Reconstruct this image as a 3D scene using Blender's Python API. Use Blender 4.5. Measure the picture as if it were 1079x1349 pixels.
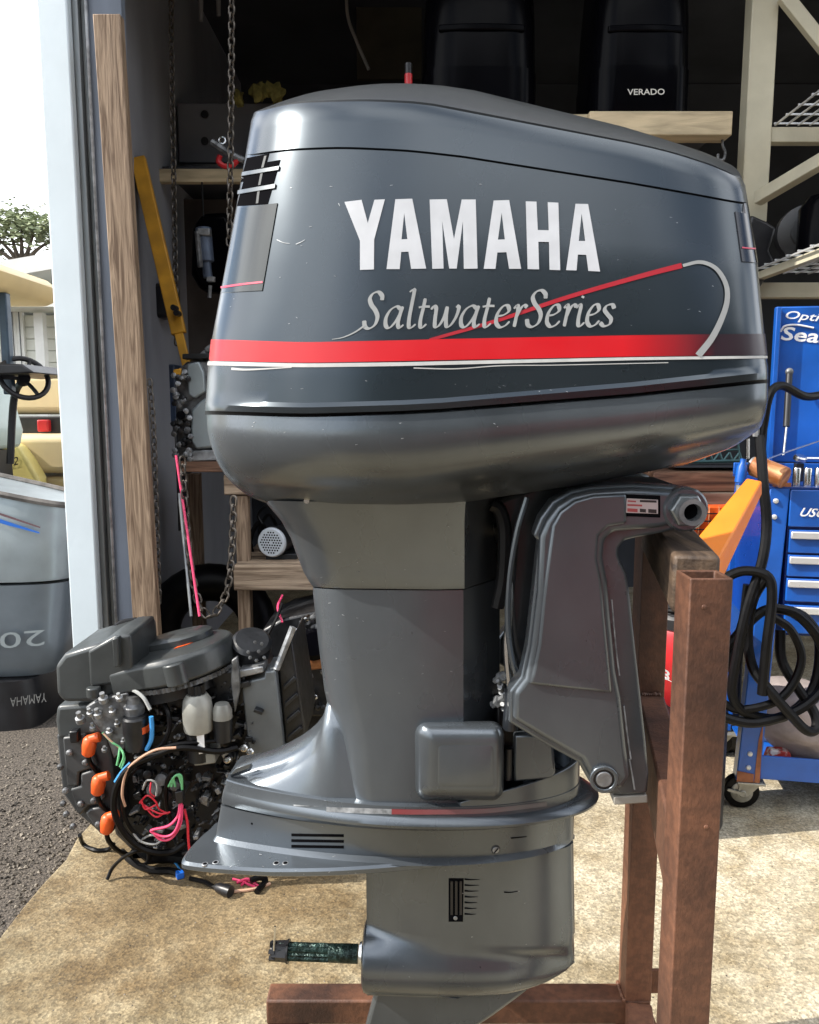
import bpy, bmesh, math, random
from mathutils import Vector, Matrix
from mathutils.bvhtree import BVHTree
R = math.radians
random.seed(7)
scene = bpy.context.scene
for o in list(bpy.data.objects):
    bpy.data.objects.remove(o)
COL = scene.collection

# ------------------------------------------------------------------ camera
CAM_H, PITCH, FPX, PW, PH = 1.28, R(7.5), 1050.0, 1079.0, 1349.0
cam_data = bpy.data.cameras.new('camera')
cam = bpy.data.objects.new('camera', cam_data)
COL.objects.link(cam)
cam.location = (0, 0, CAM_H)
cam.rotation_euler = (R(90) - PITCH, 0, 0)
cam_data.sensor_fit = 'VERTICAL'
cam_data.sensor_height = 36.0
cam_data.lens = 36.0 * FPX / PH
cam_data.clip_start = 0.02
cam_data.clip_end = 2000
scene.camera = cam

# ------------------------------------------------------------------ sky and sun
SUN = Vector((-0.74, -0.12, 0.66)).normalized()
world = bpy.data.worlds.new('World')
scene.world = world
world.use_nodes = True
wn, wl = world.node_tree.nodes, world.node_tree.links
wn.clear()
w_out = wn.new('ShaderNodeOutputWorld')
w_bg = wn.new('ShaderNodeBackground')
w_bg.inputs['Strength'].default_value = 0.12
w_sky = wn.new('ShaderNodeTexSky')
w_sky.sky_type = 'NISHITA'
w_sky.sun_disc = False
w_sky.sun_elevation = math.asin(SUN.z)
w_sky.sun_rotation = math.atan2(SUN.x, SUN.y)
w_tc = wn.new('ShaderNodeTexCoord')
w_no = wn.new('ShaderNodeTexNoise')
w_no.inputs['Scale'].default_value = 2.6
w_no.inputs['Detail'].default_value = 7
w_no.inputs['Roughness'].default_value = 0.55
w_rp = wn.new('ShaderNodeValToRGB')
w_rp.color_ramp.elements[0].position = 0.41
w_rp.color_ramp.elements[1].position = 0.57
w_mx = wn.new('ShaderNodeMix')
w_mx.data_type = 'RGBA'
w_mx.inputs[7].default_value = (15.0, 15.3, 15.8, 1)
wl.new(w_tc.outputs['Generated'], w_no.inputs['Vector'])
wl.new(w_no.outputs[0], w_rp.inputs['Fac'])
wl.new(w_rp.outputs['Color'], w_mx.inputs[0])
wl.new(w_sky.outputs['Color'], w_mx.inputs[6])
wl.new(w_mx.outputs[2], w_bg.inputs['Color'])
wl.new(w_bg.outputs['Background'], w_out.inputs['Surface'])

sun_data = bpy.data.lights.new('sun', 'SUN')
sun_data.energy = 4.7
sun_data.angle = R(0.5)
sun_data.color = (1.0, 0.94, 0.85)
sun = bpy.data.objects.new('sun', sun_data)
COL.objects.link(sun)
sun.location = (-6, -1, 8)
sun.rotation_euler = SUN.to_track_quat('Z', 'Y').to_euler()

scene.view_settings.view_transform = 'Standard'
scene.view_settings.look = 'None'
scene.view_settings.gamma = 1.0
scene.view_settings.use_curve_mapping = False
scene.view_settings.exposure = 0.68
scene.render.engine = 'CYCLES'

# ------------------------------------------------------------------ picture measurements -> places in the world
CP, SP = math.cos(PITCH), math.sin(PITCH)
CAM = Vector((0, 0, CAM_H))
def ray(px, py):
    u, v = (px - 539.5) / FPX, -(py - 674.5) / FPX
    return Vector((u, CP + v * SP, -SP + v * CP))
def at(px, py, Y):                      # the point at depth Y
    d = ray(px, py)
    return CAM + d * (Y / d.y)
def ground(px, py, z=0.0):              # the point on the ground
    d = ray(px, py)
    return CAM + d * ((z - CAM_H) / d.z)
def dist_z(py, z):                      # depth at which height z shows on picture row py
    d = ray(540, py)
    return (z - CAM_H) / d.z * d.y

# ------------------------------------------------------------------ materials
def srgb(r, g, b):
    f = lambda c: c / 12.92 if c <= 0.04045 else ((c + 0.055) / 1.055) ** 2.4
    return (f(r / 255), f(g / 255), f(b / 255))
def M(name, col, rough=0.5, metal=0.0, var=0.15, vs=8.0, bump=0.0, bs=80.0, coat=0.0, col2=None, stretch=(1, 1, 1), edge=(0.35, 0.65),
      rvar=0.1, detail=6.0, spec=0.5, dist=0.0):
    m = bpy.data.materials.new(name)
    m.use_nodes = True
    n, l = m.node_tree.nodes, m.node_tree.links
    b = n['Principled BSDF']
    b.inputs['Roughness'].default_value = rough
    b.inputs['Metallic'].default_value = metal
    b.inputs['Coat Weight'].default_value = coat
    b.inputs['Coat Roughness'].default_value = 0.08
    b.inputs['Specular IOR Level'].default_value = spec
    tc = n.new('ShaderNodeTexCoord')
    mp = n.new('ShaderNodeMapping')
    mp.inputs['Scale'].default_value = stretch
    l.new(tc.outputs['Object'], mp.inputs['Vector'])
    no = n.new('ShaderNodeTexNoise')
    no.inputs['Scale'].default_value = vs
    no.inputs['Detail'].default_value = detail
    no.inputs['Distortion'].default_value = dist
    l.new(mp.outputs['Vector'], no.inputs['Vector'])
    rp = n.new('ShaderNodeValToRGB')
    rp.name = 'ramp'
    e = rp.color_ramp.elements
    e[0].position, e[1].position = edge
    a = tuple(c * (1 - var) for c in col)
    z = col2 if col2 else tuple(min(1, c * (1 + var)) for c in col)
    e[0].color = (*a, 1)
    e[1].color = (*z, 1)
    l.new(no.outputs[0], rp.inputs['Fac'])
    l.new(rp.outputs['Color'], b.inputs['Base Color'])
    if rvar:
        mr = n.new('ShaderNodeMapRange')
        mr.inputs[3].default_value = max(0.02, rough - rvar)
        mr.inputs[4].default_value = min(1, rough + rvar)
        n2 = n.new('ShaderNodeTexNoise')
        n2.inputs['Scale'].default_value = vs * 2.3
        n2.inputs['Detail'].default_value = 4
        l.new(mp.outputs['Vector'], n2.inputs['Vector'])
        l.new(n2.outputs[0], mr.inputs[0])
        l.new(mr.outputs[0], b.inputs['Roughness'])
    if bump:
        nb = n.new('ShaderNodeTexNoise')
        nb.inputs['Scale'].default_value = bs
        nb.inputs['Detail'].default_value = 4
        l.new(mp.outputs['Vector'], nb.inputs['Vector'])
        bp = n.new('ShaderNodeBump')
        bp.inputs['Strength'].default_value = bump
        bp.inputs['Distance'].default_value = 0.01
        l.new(nb.outputs[0], bp.inputs['Height'])
        l.new(bp.outputs['Normal'], b.inputs['Normal'])
    return m

# ------------------------------------------------------------------ mesh building
def catmull(pts, sub=6, closed=False):
    P = [Vector(p) for p in pts]
    if len(P) < 3 or sub < 2:
        return P
    out = []
    n = len(P)
    for i in range(n if closed else n - 1):
        if closed:
            p0, p1, p2, p3 = P[i - 1], P[i], P[(i + 1) % n], P[(i + 2) % n]
        else:
            p1, p2 = P[i], P[i + 1]
            p0 = P[i - 1] if i else p1 * 2 - p2
            p3 = P[i + 2] if i + 2 < n else p2 * 2 - p1
        for k in range(sub):
            t = k / sub
            out.append(0.5 * ((2 * p1) + (p2 - p0) * t + (2 * p0 - 5 * p1 + 4 * p2 - p3) * t * t + (3 * p1 - p0 - 3 * p2 + p3) * t ** 3))
    if not closed:
        out.append(P[-1])
    return out
XF = {}                                   # world matrix of every thing's Empty
class MB:
    def __init__(s):
        s.v, s.f = [], []
    def add(s, vs, fs):
        k = len(s.v)
        s.v += [Vector(p) for p in vs]
        s.f += [tuple(i + k for i in f) for f in fs]
        return s
    def hexa(s, lo, hi):                  # lo, hi: two quads
        return s.add(list(lo) + list(hi), [(0, 1, 2, 3), (4, 5, 6, 7), (0, 1, 5, 4), (1, 2, 6, 5), (2, 3, 7, 6), (3, 0, 4, 7)])
    def box(s, c, d, rot=None):
        c = Vector(c)
        h = [x / 2 for x in d]
        P = [Vector((sx * h[0], sy * h[1], sz * h[2])) for sz in (-1, 1) for sx, sy in ((-1, -1), (1, -1), (1, 1), (-1, 1))]
        if rot is not None:
            P = [rot @ p for p in P]
        P = [p + c for p in P]
        return s.hexa(P[:4], P[4:])
    def span(s, lo, hi):
        return s.box([(a + b) / 2 for a, b in zip(lo, hi)], [abs(b - a) for a, b in zip(lo, hi)])
    def beam(s, p0, p1, w, h, up=(0, 0, 1)):       # bar of section w (sideways) x h (along up) from p0 to p1
        p0, p1 = Vector(p0), Vector(p1)
        d = (p1 - p0).normalized()
        sd = d.cross(Vector(up))
        if sd.length < 1e-4:
            sd = d.cross(Vector((0, 1, 0)))
        sd.normalize()
        u = sd.cross(d).normalized()
        q = [sd * (-w / 2) + u * (-h / 2), sd * (w / 2) + u * (-h / 2), sd * (w / 2) + u * (h / 2), sd * (-w / 2) + u * (h / 2)]
        return s.hexa([p0 + x for x in q], [p1 + x for x in q])
    def loft(s, rings, cap0=True, cap1=True, closed=True):
        n = len(rings[0])
        vs = [p for r in rings for p in r]
        fs = []
        for i in range(len(rings) - 1):
            for j in range(n if closed else n - 1):
                a, b = i * n + j, i * n + (j + 1) % n
                fs.append((a, b, b + n, a + n))
        if cap0:
            fs.append(tuple(range(n)))
        if cap1:
            fs.append(tuple(range((len(rings) - 1) * n, len(rings) * n)))
        return s.add(vs, fs)
    def ring(s, c, ax, r, n, ph=0.0):
        ax = Vector(ax).normalized()
        t = ax.cross(Vector((0, 0, 1)))
        if t.length < 1e-3:
            t = Vector((1, 0, 0))
        t.normalize()
        u = ax.cross(t)
        return [Vector(c) + (t * math.cos(2 * math.pi * (k + ph) / n) + u * math.sin(2 * math.pi * (k + ph) / n)) * r for k in range(n)]
    def cyl(s, p0, p1, r0, r1=None, n=16):
        r1 = r0 if r1 is None else r1
        p0, p1 = Vector(p0), Vector(p1)
        return s.loft([s.ring(p0, p1 - p0, r0, n), s.ring(p1, p1 - p0, r1, n)])
    def lathe(s, p0, ax, prof, n=24, cap=True):    # prof: (distance along ax, radius)
        p0, ax = Vector(p0), Vector(ax).normalized()
        return s.loft([s.ring(p0 + ax * h, ax, max(r, 1e-4), n) for h, r in prof], cap, cap)
    def pipe(s, p0, ax, L, ro, ri, n=24):
        p0, ax = Vector(p0), Vector(ax).normalized()
        R4 = [s.ring(p0, ax, ri, n), s.ring(p0, ax, ro, n), s.ring(p0 + ax * L, ax, ro, n), s.ring(p0 + ax * L, ax, ri, n), s.ring(p0, ax, ri, n)]
        return s.loft(R4, False, False)
    def tube(s, path, r, n=8, sub=6, closed=False):
        P = catmull(path, sub, closed)
        m = len(P)
        rings = []
        t = None
        for i, p in enumerate(P):
            d = (P[(i + 1) % m] - P[i - 1]) if closed else (P[min(i + 1, m - 1)] - P[max(i - 1, 0)])
            if d.length < 1e-9:
                d = Vector((0, 0, 1))
            d.normalize()
            if t is None:
                t = d.orthogonal().normalized()
            t = (t - d * t.dot(d))
            t = t.normalized() if t.length > 1e-6 else d.orthogonal().normalized()
            u = d.cross(t)
            rr = r(i / max(1, m - 1)) if callable(r) else r
            rings.append([p + (t * math.cos(2 * math.pi * k / n) + u * math.sin(2 * math.pi * k / n)) * rr for k in range(n)])
        if closed:
            rings.append(rings[0])
            return s.loft(rings, False, False)
        return s.loft(rings)
    def prism(s, pts, ext):
        P = [Vector(p) for p in pts]
        e = Vector(ext)
        return s.loft([P, [p + e for p in P]])
    def ball(s, c, r, nu=16, nv=10, rot=None):
        r = (r, r, r) if not hasattr(r, '__len__') else r
        rings = []
        for i in range(nv + 1):
            th = math.pi * min(max(i / nv, 0.004), 0.996)
            ring = [Vector((r[0] * math.sin(th) * math.cos(2 * math.pi * k / nu), r[1] * math.sin(th) * math.sin(2 * math.pi * k / nu), -r[2] * math.cos(th))) for k in range(nu)]
            if rot is not None:
                ring = [rot @ p for p in ring]
            rings.append([p + Vector(c) for p in ring])
        return s.loft(rings)
    def build(s, name, mat, parent=None, smooth=32, bevel=0.0, seg=2, local=False, label=None, cat=None, group=None, kind=None):
        V = list(s.v)
        top = parent
        while top is not None and top.parent is not None:
            top = top.parent
        off = None
        if top is not None and not local and top.name in XF:
            inv = XF[top.name].inverted()
            V = [inv @ p for p in V]
        elif top is None:
            xs, ys, zs = [p.x for p in V], [p.y for p in V], [p.z for p in V]
            off = Vector(((min(xs) + max(xs)) / 2, (min(ys) + max(ys)) / 2, min(zs)))
            V = [p - off for p in V]
        me = bpy.data.meshes.new(name)
        me.from_pydata([tuple(p) for p in V], [], s.f)
        bm = bmesh.new()
        bm.from_mesh(me)
        bmesh.ops.remove_doubles(bm, verts=bm.verts, dist=1e-6)
        bmesh.ops.recalc_face_normals(bm, faces=bm.faces)
        bm.to_mesh(me)
        bm.free()
        if smooth:
            for p in me.polygons:
                p.use_smooth = True
            me.set_sharp_from_angle(angle=R(smooth))
        me.materials.append(mat)
        o = bpy.data.objects.new(name, me)
        COL.objects.link(o)
        if parent is not None:
            o.parent = parent
        elif off is not None:
            o.location = off
        if bevel:
            md = o.modifiers.new('bevel', 'BEVEL')
            md.width = bevel
            md.segments = seg
            md.limit_method = 'ANGLE'
            md.angle_limit = R(35)
        return tag(o, label, cat, group, kind)
def tag(o, label=None, cat=None, group=None, kind=None):
    if label: o['label'] = label
    if cat: o['category'] = cat
    if group: o['group'] = group
    if kind: o['kind'] = kind
    return o
def thing(name, label, cat, loc=(0, 0, 0), rz=0.0, group=None):
    o = bpy.data.objects.new(name, None)
    COL.objects.link(o)
    o.empty_display_size = 0.05
    o.location = loc
    o.rotation_euler = (0, 0, rz)
    XF[o.name] = Matrix.Translation(Vector(loc)) @ Matrix.Rotation(rz, 4, 'Z')
    return tag(o, label, cat, group)
def share(src, name, parent, mtx):         # another piece with the same mesh data
    o = bpy.data.objects.new(name, src.data)
    COL.objects.link(o)
    o.parent = parent
    o.matrix_local = mtx
    for md in src.modifiers:
        if md.type == 'BEVEL':
            m2 = o.modifiers.new('bevel', 'BEVEL')
            m2.width, m2.segments, m2.limit_method, m2.angle_limit = md.width, md.segments, md.limit_method, md.angle_limit
    return o
def text_polys(body, shear=0.0, bold=0.0):  # outline mesh of a word, in its own x, y
    cu = bpy.data.curves.new('lettering', 'FONT')
    cu.body = body
    cu.shear = shear
    cu.offset = bold
    cu.resolution_u = 3
    ob = bpy.data.objects.new('lettering', cu)
    COL.objects.link(ob)
    dg = bpy.context.evaluated_depsgraph_get()
    me = bpy.data.meshes.new_from_object(ob.evaluated_get(dg))
    V = [Vector(v.co) for v in me.vertices]
    F = [tuple(p.vertices) for p in me.polygons]
    bpy.data.objects.remove(ob)
    bpy.data.curves.remove(cu)
    bpy.data.meshes.remove(me)
    return V, F
def text_on(body, name, mat, parent, p00, p10, p01, shear=0.0, bold=0.0, lift=0.001, depth=0.0008, local=False):
    """a word filling the parallelogram p00 (bottom left) p10 (bottom right) p01 (top left), as thin raised letters"""
    V, F = text_polys(body, shear, bold)
    x0, x1 = min(v.x for v in V), max(v.x for v in V)
    y0, y1 = min(v.y for v in V), max(v.y for v in V)
    p00, p10, p01 = Vector(p00), Vector(p10), Vector(p01)
    n = (p10 - p00).cross(p01 - p00).normalized()
    P = [p00 + (p10 - p00) * ((v.x - x0) / (x1 - x0)) + (p01 - p00) * ((v.y - y0) / (y1 - y0)) + n * lift for v in V]
    return MB().add(P, F).build(name, mat, parent, smooth=0, local=local)

# ================================================================== materials
m_white = M('white_paint', (0.68, 0.77, 0.82), 0.5, var=0.05, vs=3, bump=0.05, bs=30)
m_track = M('galvanised_track', (0.22, 0.23, 0.23), 0.4, 0.7, var=0.3, vs=20, stretch=(1, 1, 0.1))
m_jamb = M('jamb_board', (0.17, 0.20, 0.25), 0.6, var=0.25, vs=6, stretch=(1, 1, 0.2), bump=0.1)
m_wood = M('old_lumber', (0.17, 0.105, 0.062), 0.75, var=0.3, vs=5, stretch=(7, 7, 0.45), bump=0.2, bs=40, col2=(0.34, 0.245, 0.165), dist=3.0)
m_woodx = M('bench_lumber', (0.28, 0.19, 0.12), 0.75, var=0.45, vs=9, stretch=(0.4, 5, 5), bump=0.3, bs=40, col2=(0.44, 0.33, 0.23), dist=1.0)
m_woodr = M('reddish_lumber', (0.13, 0.06, 0.035), 0.7, var=0.5, vs=7, stretch=(0.5, 5, 5), bump=0.3, bs=40, col2=(0.26, 0.14, 0.085), dist=1.0)
m_transom = M('oiled_board', (0.045, 0.028, 0.019), 0.6, var=0.4, vs=9, stretch=(6, 0.5, 6), bump=0.15, bs=40, col2=(0.11, 0.072, 0.045), dist=0.5)
m_ply = M('dark_panel', (0.052, 0.055, 0.066), 0.8, var=0.3, vs=2.5)
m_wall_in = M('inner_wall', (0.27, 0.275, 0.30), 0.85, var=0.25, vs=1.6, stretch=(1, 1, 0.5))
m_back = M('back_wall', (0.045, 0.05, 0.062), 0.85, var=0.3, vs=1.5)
m_black = M('black_plastic', (0.012, 0.012, 0.014), 0.38, var=0.3, vs=10)
m_rubber = M('black_rubber', (0.003, 0.003, 0.0035), 0.42, spec=0.2, var=0.3, vs=20, bump=0.05)
m_gloss = M('gloss_black', (0.002, 0.002, 0.003), 0.2, var=0.2, vs=6, coat=0.0, rvar=0.05, spec=0.05)
m_chain = M('chain_steel', (0.13, 0.115, 0.10), 0.5, 0.8, var=0.45, vs=40)
m_silver = M('silver_paint', (0.33, 0.38, 0.40), 0.35, 0.35, var=0.2, vs=4, coat=0.2)
m_alu = M('cast_aluminium', (0.30, 0.31, 0.32), 0.45, 0.6, var=0.4, vs=25, bump=0.2, bs=60)
m_dirtyalu = M('dirty_aluminium', (0.15, 0.155, 0.16), 0.5, 0.5, var=0.5, vs=30, bump=0.3, bs=60)
m_chrome = M('bright_steel', (0.65, 0.65, 0.64), 0.22, 1.0, var=0.1, vs=20)
m_cream = M('cream_plastic', (0.60, 0.48, 0.26), 0.4, var=0.06, vs=3)
m_creamroof = M('cream_canopy', (0.72, 0.55, 0.26), 0.45, var=0.08, vs=3)
m_seat = M('cream_vinyl', (0.66, 0.54, 0.32), 0.45, var=0.06, vs=6)
m_siding = M('house_siding', (0.72, 0.73, 0.66), 0.6, var=0.05, vs=2)
m_trim = M('house_trim', (0.78, 0.78, 0.74), 0.5, var=0.04)
m_roofing = M('roof_shingle', (0.35, 0.34, 0.31), 0.8, var=0.2, vs=10)
m_glass = M('window_glass', (0.05, 0.06, 0.07), 0.08, var=0.2, vs=2, rvar=0.02)
m_palegreen = M('pale_green_body', (0.55, 0.68, 0.62), 0.35, var=0.05, vs=4, coat=0.3)
m_navy = M('navy_post', (0.03, 0.06, 0.09), 0.4, var=0.2)
m_leaf = M('leaf', (0.05, 0.085, 0.025), 0.6, var=0.5, vs=1.5)
m_bark = M('bark', (0.10, 0.08, 0.06), 0.9, var=0.4, vs=6, bump=0.4)
m_red = M('red_paint', (0.45, 0.015, 0.02), 0.35, var=0.2, vs=6)
m_rackpaint = M('cream_rack_paint', (0.50, 0.465, 0.35), 0.5, var=0.12, vs=5, bump=0.05)
m_timber = M('fresh_timber', (0.48, 0.39, 0.25), 0.7, var=0.25, vs=7, stretch=(0.5, 4, 4), bump=0.15, dist=0.8)
m_yellow = M('yellow_paint', (0.55, 0.27, 0.02), 0.45, var=0.2, vs=10)

def concrete_mat():
    m = M('exposed_concrete', (0.20, 0.160, 0.090), 0.8, var=0.0, vs=3.0, col2=(0.36, 0.305, 0.20), edge=(0.3, 0.7), rvar=0.05)
    n, l = m.node_tree.nodes, m.node_tree.links
    b = n['Principled BSDF']
    tc = n.new('ShaderNodeTexCoord')
    rp = n['ramp']
    vo = n.new('ShaderNodeTexVoronoi')
    vo.inputs['Scale'].default_value = 150
    fn = n.new('ShaderNodeTexNoise')
    fn.inputs['Scale'].default_value = 150
    fn.inputs['Detail'].default_value = 10
    fn.inputs['Roughness'].default_value = 0.8
    sn = n.new('ShaderNodeTexNoise')
    sn.inputs['Scale'].default_value = 7.5
    sn.inputs['Detail'].default_value = 10
    sn.inputs['Roughness'].default_value = 0.68
    for q in (vo, fn, sn):
        l.new(tc.outputs['Object'], q.inputs['Vector'])
    r1 = n.new('ShaderNodeValToRGB')
    r1.color_ramp.elements[0].position, r1.color_ramp.elements[1].position = 0.33, 0.68
    r1.color_ramp.elements[0].color, r1.color_ramp.elements[1].color = (0.42, 0.40, 0.36, 1), (1.42, 1.42, 1.42, 1)
    l.new(fn.outputs[0], r1.inputs['Fac'])
    r2 = n.new('ShaderNodeValToRGB')
    r2.color_ramp.elements[0].position, r2.color_ramp.elements[1].position = 0.36, 0.6
    r2.color_ramp.elements[0].color, r2.color_ramp.elements[1].color = (0.66, 0.60, 0.50, 1), (1.06, 1.06, 1.06, 1)
    l.new(sn.outputs[0], r2.inputs['Fac'])
    hs = n.new('ShaderNodeSeparateColor')
    l.new(vo.outputs['Color'], hs.inputs['Color'])
    mr = n.new('ShaderNodeMapRange')
    mr.inputs[3].default_value, mr.inputs[4].default_value = 0.68, 1.36
    l.new(hs.outputs[0], mr.inputs[0])
    cur = rp.outputs['Color']
    for src in (r1.outputs['Color'], r2.outputs['Color'], mr.outputs[0]):
        mx = n.new('ShaderNodeMix')
        mx.data_type = 'RGBA'
        mx.blend_type = 'MULTIPLY'
        mx.inputs[0].default_value = 1.0
        l.new(cur, mx.inputs[6])
        l.new(src, mx.inputs[7])
        cur = mx.outputs[2]
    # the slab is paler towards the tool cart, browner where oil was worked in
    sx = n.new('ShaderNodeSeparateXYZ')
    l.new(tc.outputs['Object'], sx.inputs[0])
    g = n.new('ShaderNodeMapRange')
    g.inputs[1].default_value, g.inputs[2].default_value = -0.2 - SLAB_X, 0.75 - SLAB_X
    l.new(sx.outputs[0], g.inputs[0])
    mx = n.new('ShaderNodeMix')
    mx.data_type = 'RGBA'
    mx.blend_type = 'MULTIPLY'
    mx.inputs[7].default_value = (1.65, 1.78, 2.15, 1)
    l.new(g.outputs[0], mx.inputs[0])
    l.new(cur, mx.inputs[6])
    # brown oil stain worked into the slab round the bare engine
    vd = n.new('ShaderNodeVectorMath')
    vd.operation = 'DISTANCE'
    l.new(tc.outputs['Object'], vd.inputs[0])
    vd.inputs[1].default_value = STAIN
    am = n.new('ShaderNodeMath')
    am.operation = 'MULTIPLY_ADD'
    l.new(sn.outputs[0], am.inputs[0])
    am.inputs[1].default_value = 0.9
    l.new(vd.outputs['Value'], am.inputs[2])
    mk = n.new('ShaderNodeMapRange')
    mk.inputs[1].default_value, mk.inputs[2].default_value = 0.72, 1.02
    mk.inputs[3].default_value, mk.inputs[4].default_value = 0.75, 0.0
    l.new(am.outputs[0], mk.inputs[0])
    m2 = n.new('ShaderNodeMix')
    m2.data_type = 'RGBA'
    m2.blend_type = 'MULTIPLY'
    m2.inputs[7].default_value = (0.62, 0.52, 0.40, 1)
    l.new(mk.outputs[0], m2.inputs[0])
    l.new(mx.outputs[2], m2.inputs[6])
    l.new(m2.outputs[2], b.inputs['Base Color'])
    ad = n.new('ShaderNodeMath')
    ad.operation = 'ADD'
    l.new(fn.outputs[0], ad.inputs[0])
    l.new(vo.outputs['Distance'], ad.inputs[1])
    bp = n.new('ShaderNodeBump')
    bp.inputs['Strength'].default_value = 0.3
    bp.inputs['Distance'].default_value = 0.005
    l.new(ad.outputs[0], bp.inputs['Height'])
    l.new(bp.outputs['Normal'], b.inputs['Normal'])
    return m
STAIN = (0, 0, 0)
m_conc = None
m_gravel = M('gravel_yard', (0.040, 0.033, 0.027), 0.9, var=0.45, vs=120, bump=0.9, bs=170, col2=(0.15, 0.125, 0.10), detail=8)
m_stone = M('pebbles', (0.075, 0.062, 0.048), 0.85, var=0.6, vs=25, col2=(0.26, 0.225, 0.18))

# ================================================================== ground
MB().add([(-300, -300, -0.05), (300, -300, -0.05), (300, 300, -0.05), (-300, 300, -0.05)], [(0, 1, 2, 3)]).build('ground', m_gravel, smooth=0, kind='structure')
e0, e1 = ground(100, 1110), ground(-60, 1318)
ed = (e0 - e1)
# slab outline, its left edge a little ragged
left_edge = []
for k in range(41):
    p = e1 - ed * 4 + (ed * 7.2) * (k / 40)
    left_edge.append(Vector((p.x + random.uniform(-0.012, 0.012), p.y, 0)))
left_edge = [p for p in left_edge if p.y < 2.75]
left_edge = [p for p in left_edge if p.y > -0.5]
outline = [Vector((6, left_edge[0].y, 0))] + [Vector((6, 9, 0)), Vector((-1.12, 9, 0)), Vector((-1.12, 2.75, 0))] + left_edge[::-1]
_c = Vector(((min(p.x for p in outline) + max(p.x for p in outline)) / 2, (min(p.y for p in outline) + max(p.y for p in outline)) / 2, -0.12))
STAIN = tuple(Vector((-0.55, 1.98, 0)) - _c)
SLAB_X = _c.x
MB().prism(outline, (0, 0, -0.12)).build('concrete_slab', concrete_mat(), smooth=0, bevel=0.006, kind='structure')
# loose stones along the gravel edge
gv = MB()
for k in range(4200):
    t = random.random()
    p = e1 - ed * 1.2 + ed * 3.4 * t
    q = Vector((p.x - abs(random.gauss(0, 0.45)) - 0.01, p.y + random.uniform(-0.1, 0.1), -0.05))
    r = random.uniform(0.003, 0.0085)
    rot = Matrix.Rotation(random.random() * 6.28, 3, 'Z') @ Matrix.Rotation(random.random() * 6.28, 3, 'X')
    P = [rot @ Vector(v) * r for v in ((1, 0, 0), (-1, 0.1, 0), (0, 0.8, 0.1), (0.1, -0.9, 0), (0, 0.1, 0.6), (0, 0, -0.6))]
    gv.add([q + x + Vector((0, 0, r * 0.3)) for x in P], [(0, 2, 4), (2, 1, 4), (1, 3, 4), (3, 0, 4), (2, 0, 5), (1, 2, 5), (3, 1, 5), (0, 3, 5)])
gv.build('gravel', m_stone, smooth=0, kind='stuff')

# ================================================================== the workshop building
WY = 2.80                                   # depth of the door opening
wx0, wx1 = at(47, 0, WY).x, at(88, 0, WY).x
shop = thing('workshop', 'dim open workshop with a white painted corner beside its big door', 'building', (wx0 + 0.1, WY, 0))
MB().span((wx0, WY, 0), (wx1, WY + 0.16, 3.6)).build('corner_post', m_white, shop, bevel=0.006)
tx = at(91, 0, WY + 0.03).x
tr = MB()
tr.span((wx1 + 0.002, WY + 0.03, 0), (wx1 + 0.022, WY + 0.15, 3.3))
tr.span((wx1 + 0.0225, WY + 0.055, 0), (wx1 + 0.034, WY + 0.075, 3.3))
tr.build('door_track', m_track, shop, bevel=0.002)
tl = MB()
tl.tube([(wx1 + 0.046, WY + 0.04, 0), (wx1 + 0.046, WY + 0.04, 3.3)], 0.006, 8, 1)
tl.build('track_lip', M('worn_track_edge', (0.42, 0.42, 0.42), 0.35, 0.8, var=0.3, vs=30), shop)
MB().span((wx1 + 0.035, WY + 0.05, 0), (wx1 + 0.16, WY + 0.09, 3.4)).build('jamb_board', m_jamb, shop, bevel=0.003)
LX = -1.115                                  # inner face of the left wall
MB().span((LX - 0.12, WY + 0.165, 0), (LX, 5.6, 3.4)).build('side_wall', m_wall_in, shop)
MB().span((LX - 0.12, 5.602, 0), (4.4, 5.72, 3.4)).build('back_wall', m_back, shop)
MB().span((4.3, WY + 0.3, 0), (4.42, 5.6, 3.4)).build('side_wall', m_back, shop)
MB().span((-1.4, WY - 0.3, 3.62), (4.6, 5.9, 3.76)).build('roof', m_roofing, shop)
MB().span((wx1 + 0.165, WY + 0.05, 3.1), (4.3, WY + 0.16, 3.6)).build('door_header', m_white, shop, bevel=0.004)
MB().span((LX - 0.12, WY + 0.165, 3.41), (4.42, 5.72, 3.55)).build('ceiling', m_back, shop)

# leaning stud inside the jamb
sa, sb = at(143, 22, 2.72), at(194, 860, 2.72)
stud = MB()
s0 = at(143, 22, 2.74)
sx_top = s0.x
dirv = (sb - s0)
s1 = s0 + dirv * (s0.z / (s0.z - sb.z))
s1.y = 2.74
s1.z = 0.0
hw = (at(161, 22, 2.74).x - at(125, 22, 2.74).x) / 2
stud.hexa([s1 + Vector(d) for d in ((-hw, -0.02, 0), (hw, -0.02, 0), (hw, 0.02, 0), (-hw, 0.02, 0))],
          [s0 + Vector(d) for d in ((-hw, -0.02, 0), (hw, -0.02, 0), (hw, 0.02, 0), (-hw, 0.02, 0))])
stud.build('wood_stud', m_wood, bevel=0.003, label='rough brown wooden stud standing upright inside the workshop door jamb', cat='lumber')

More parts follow.
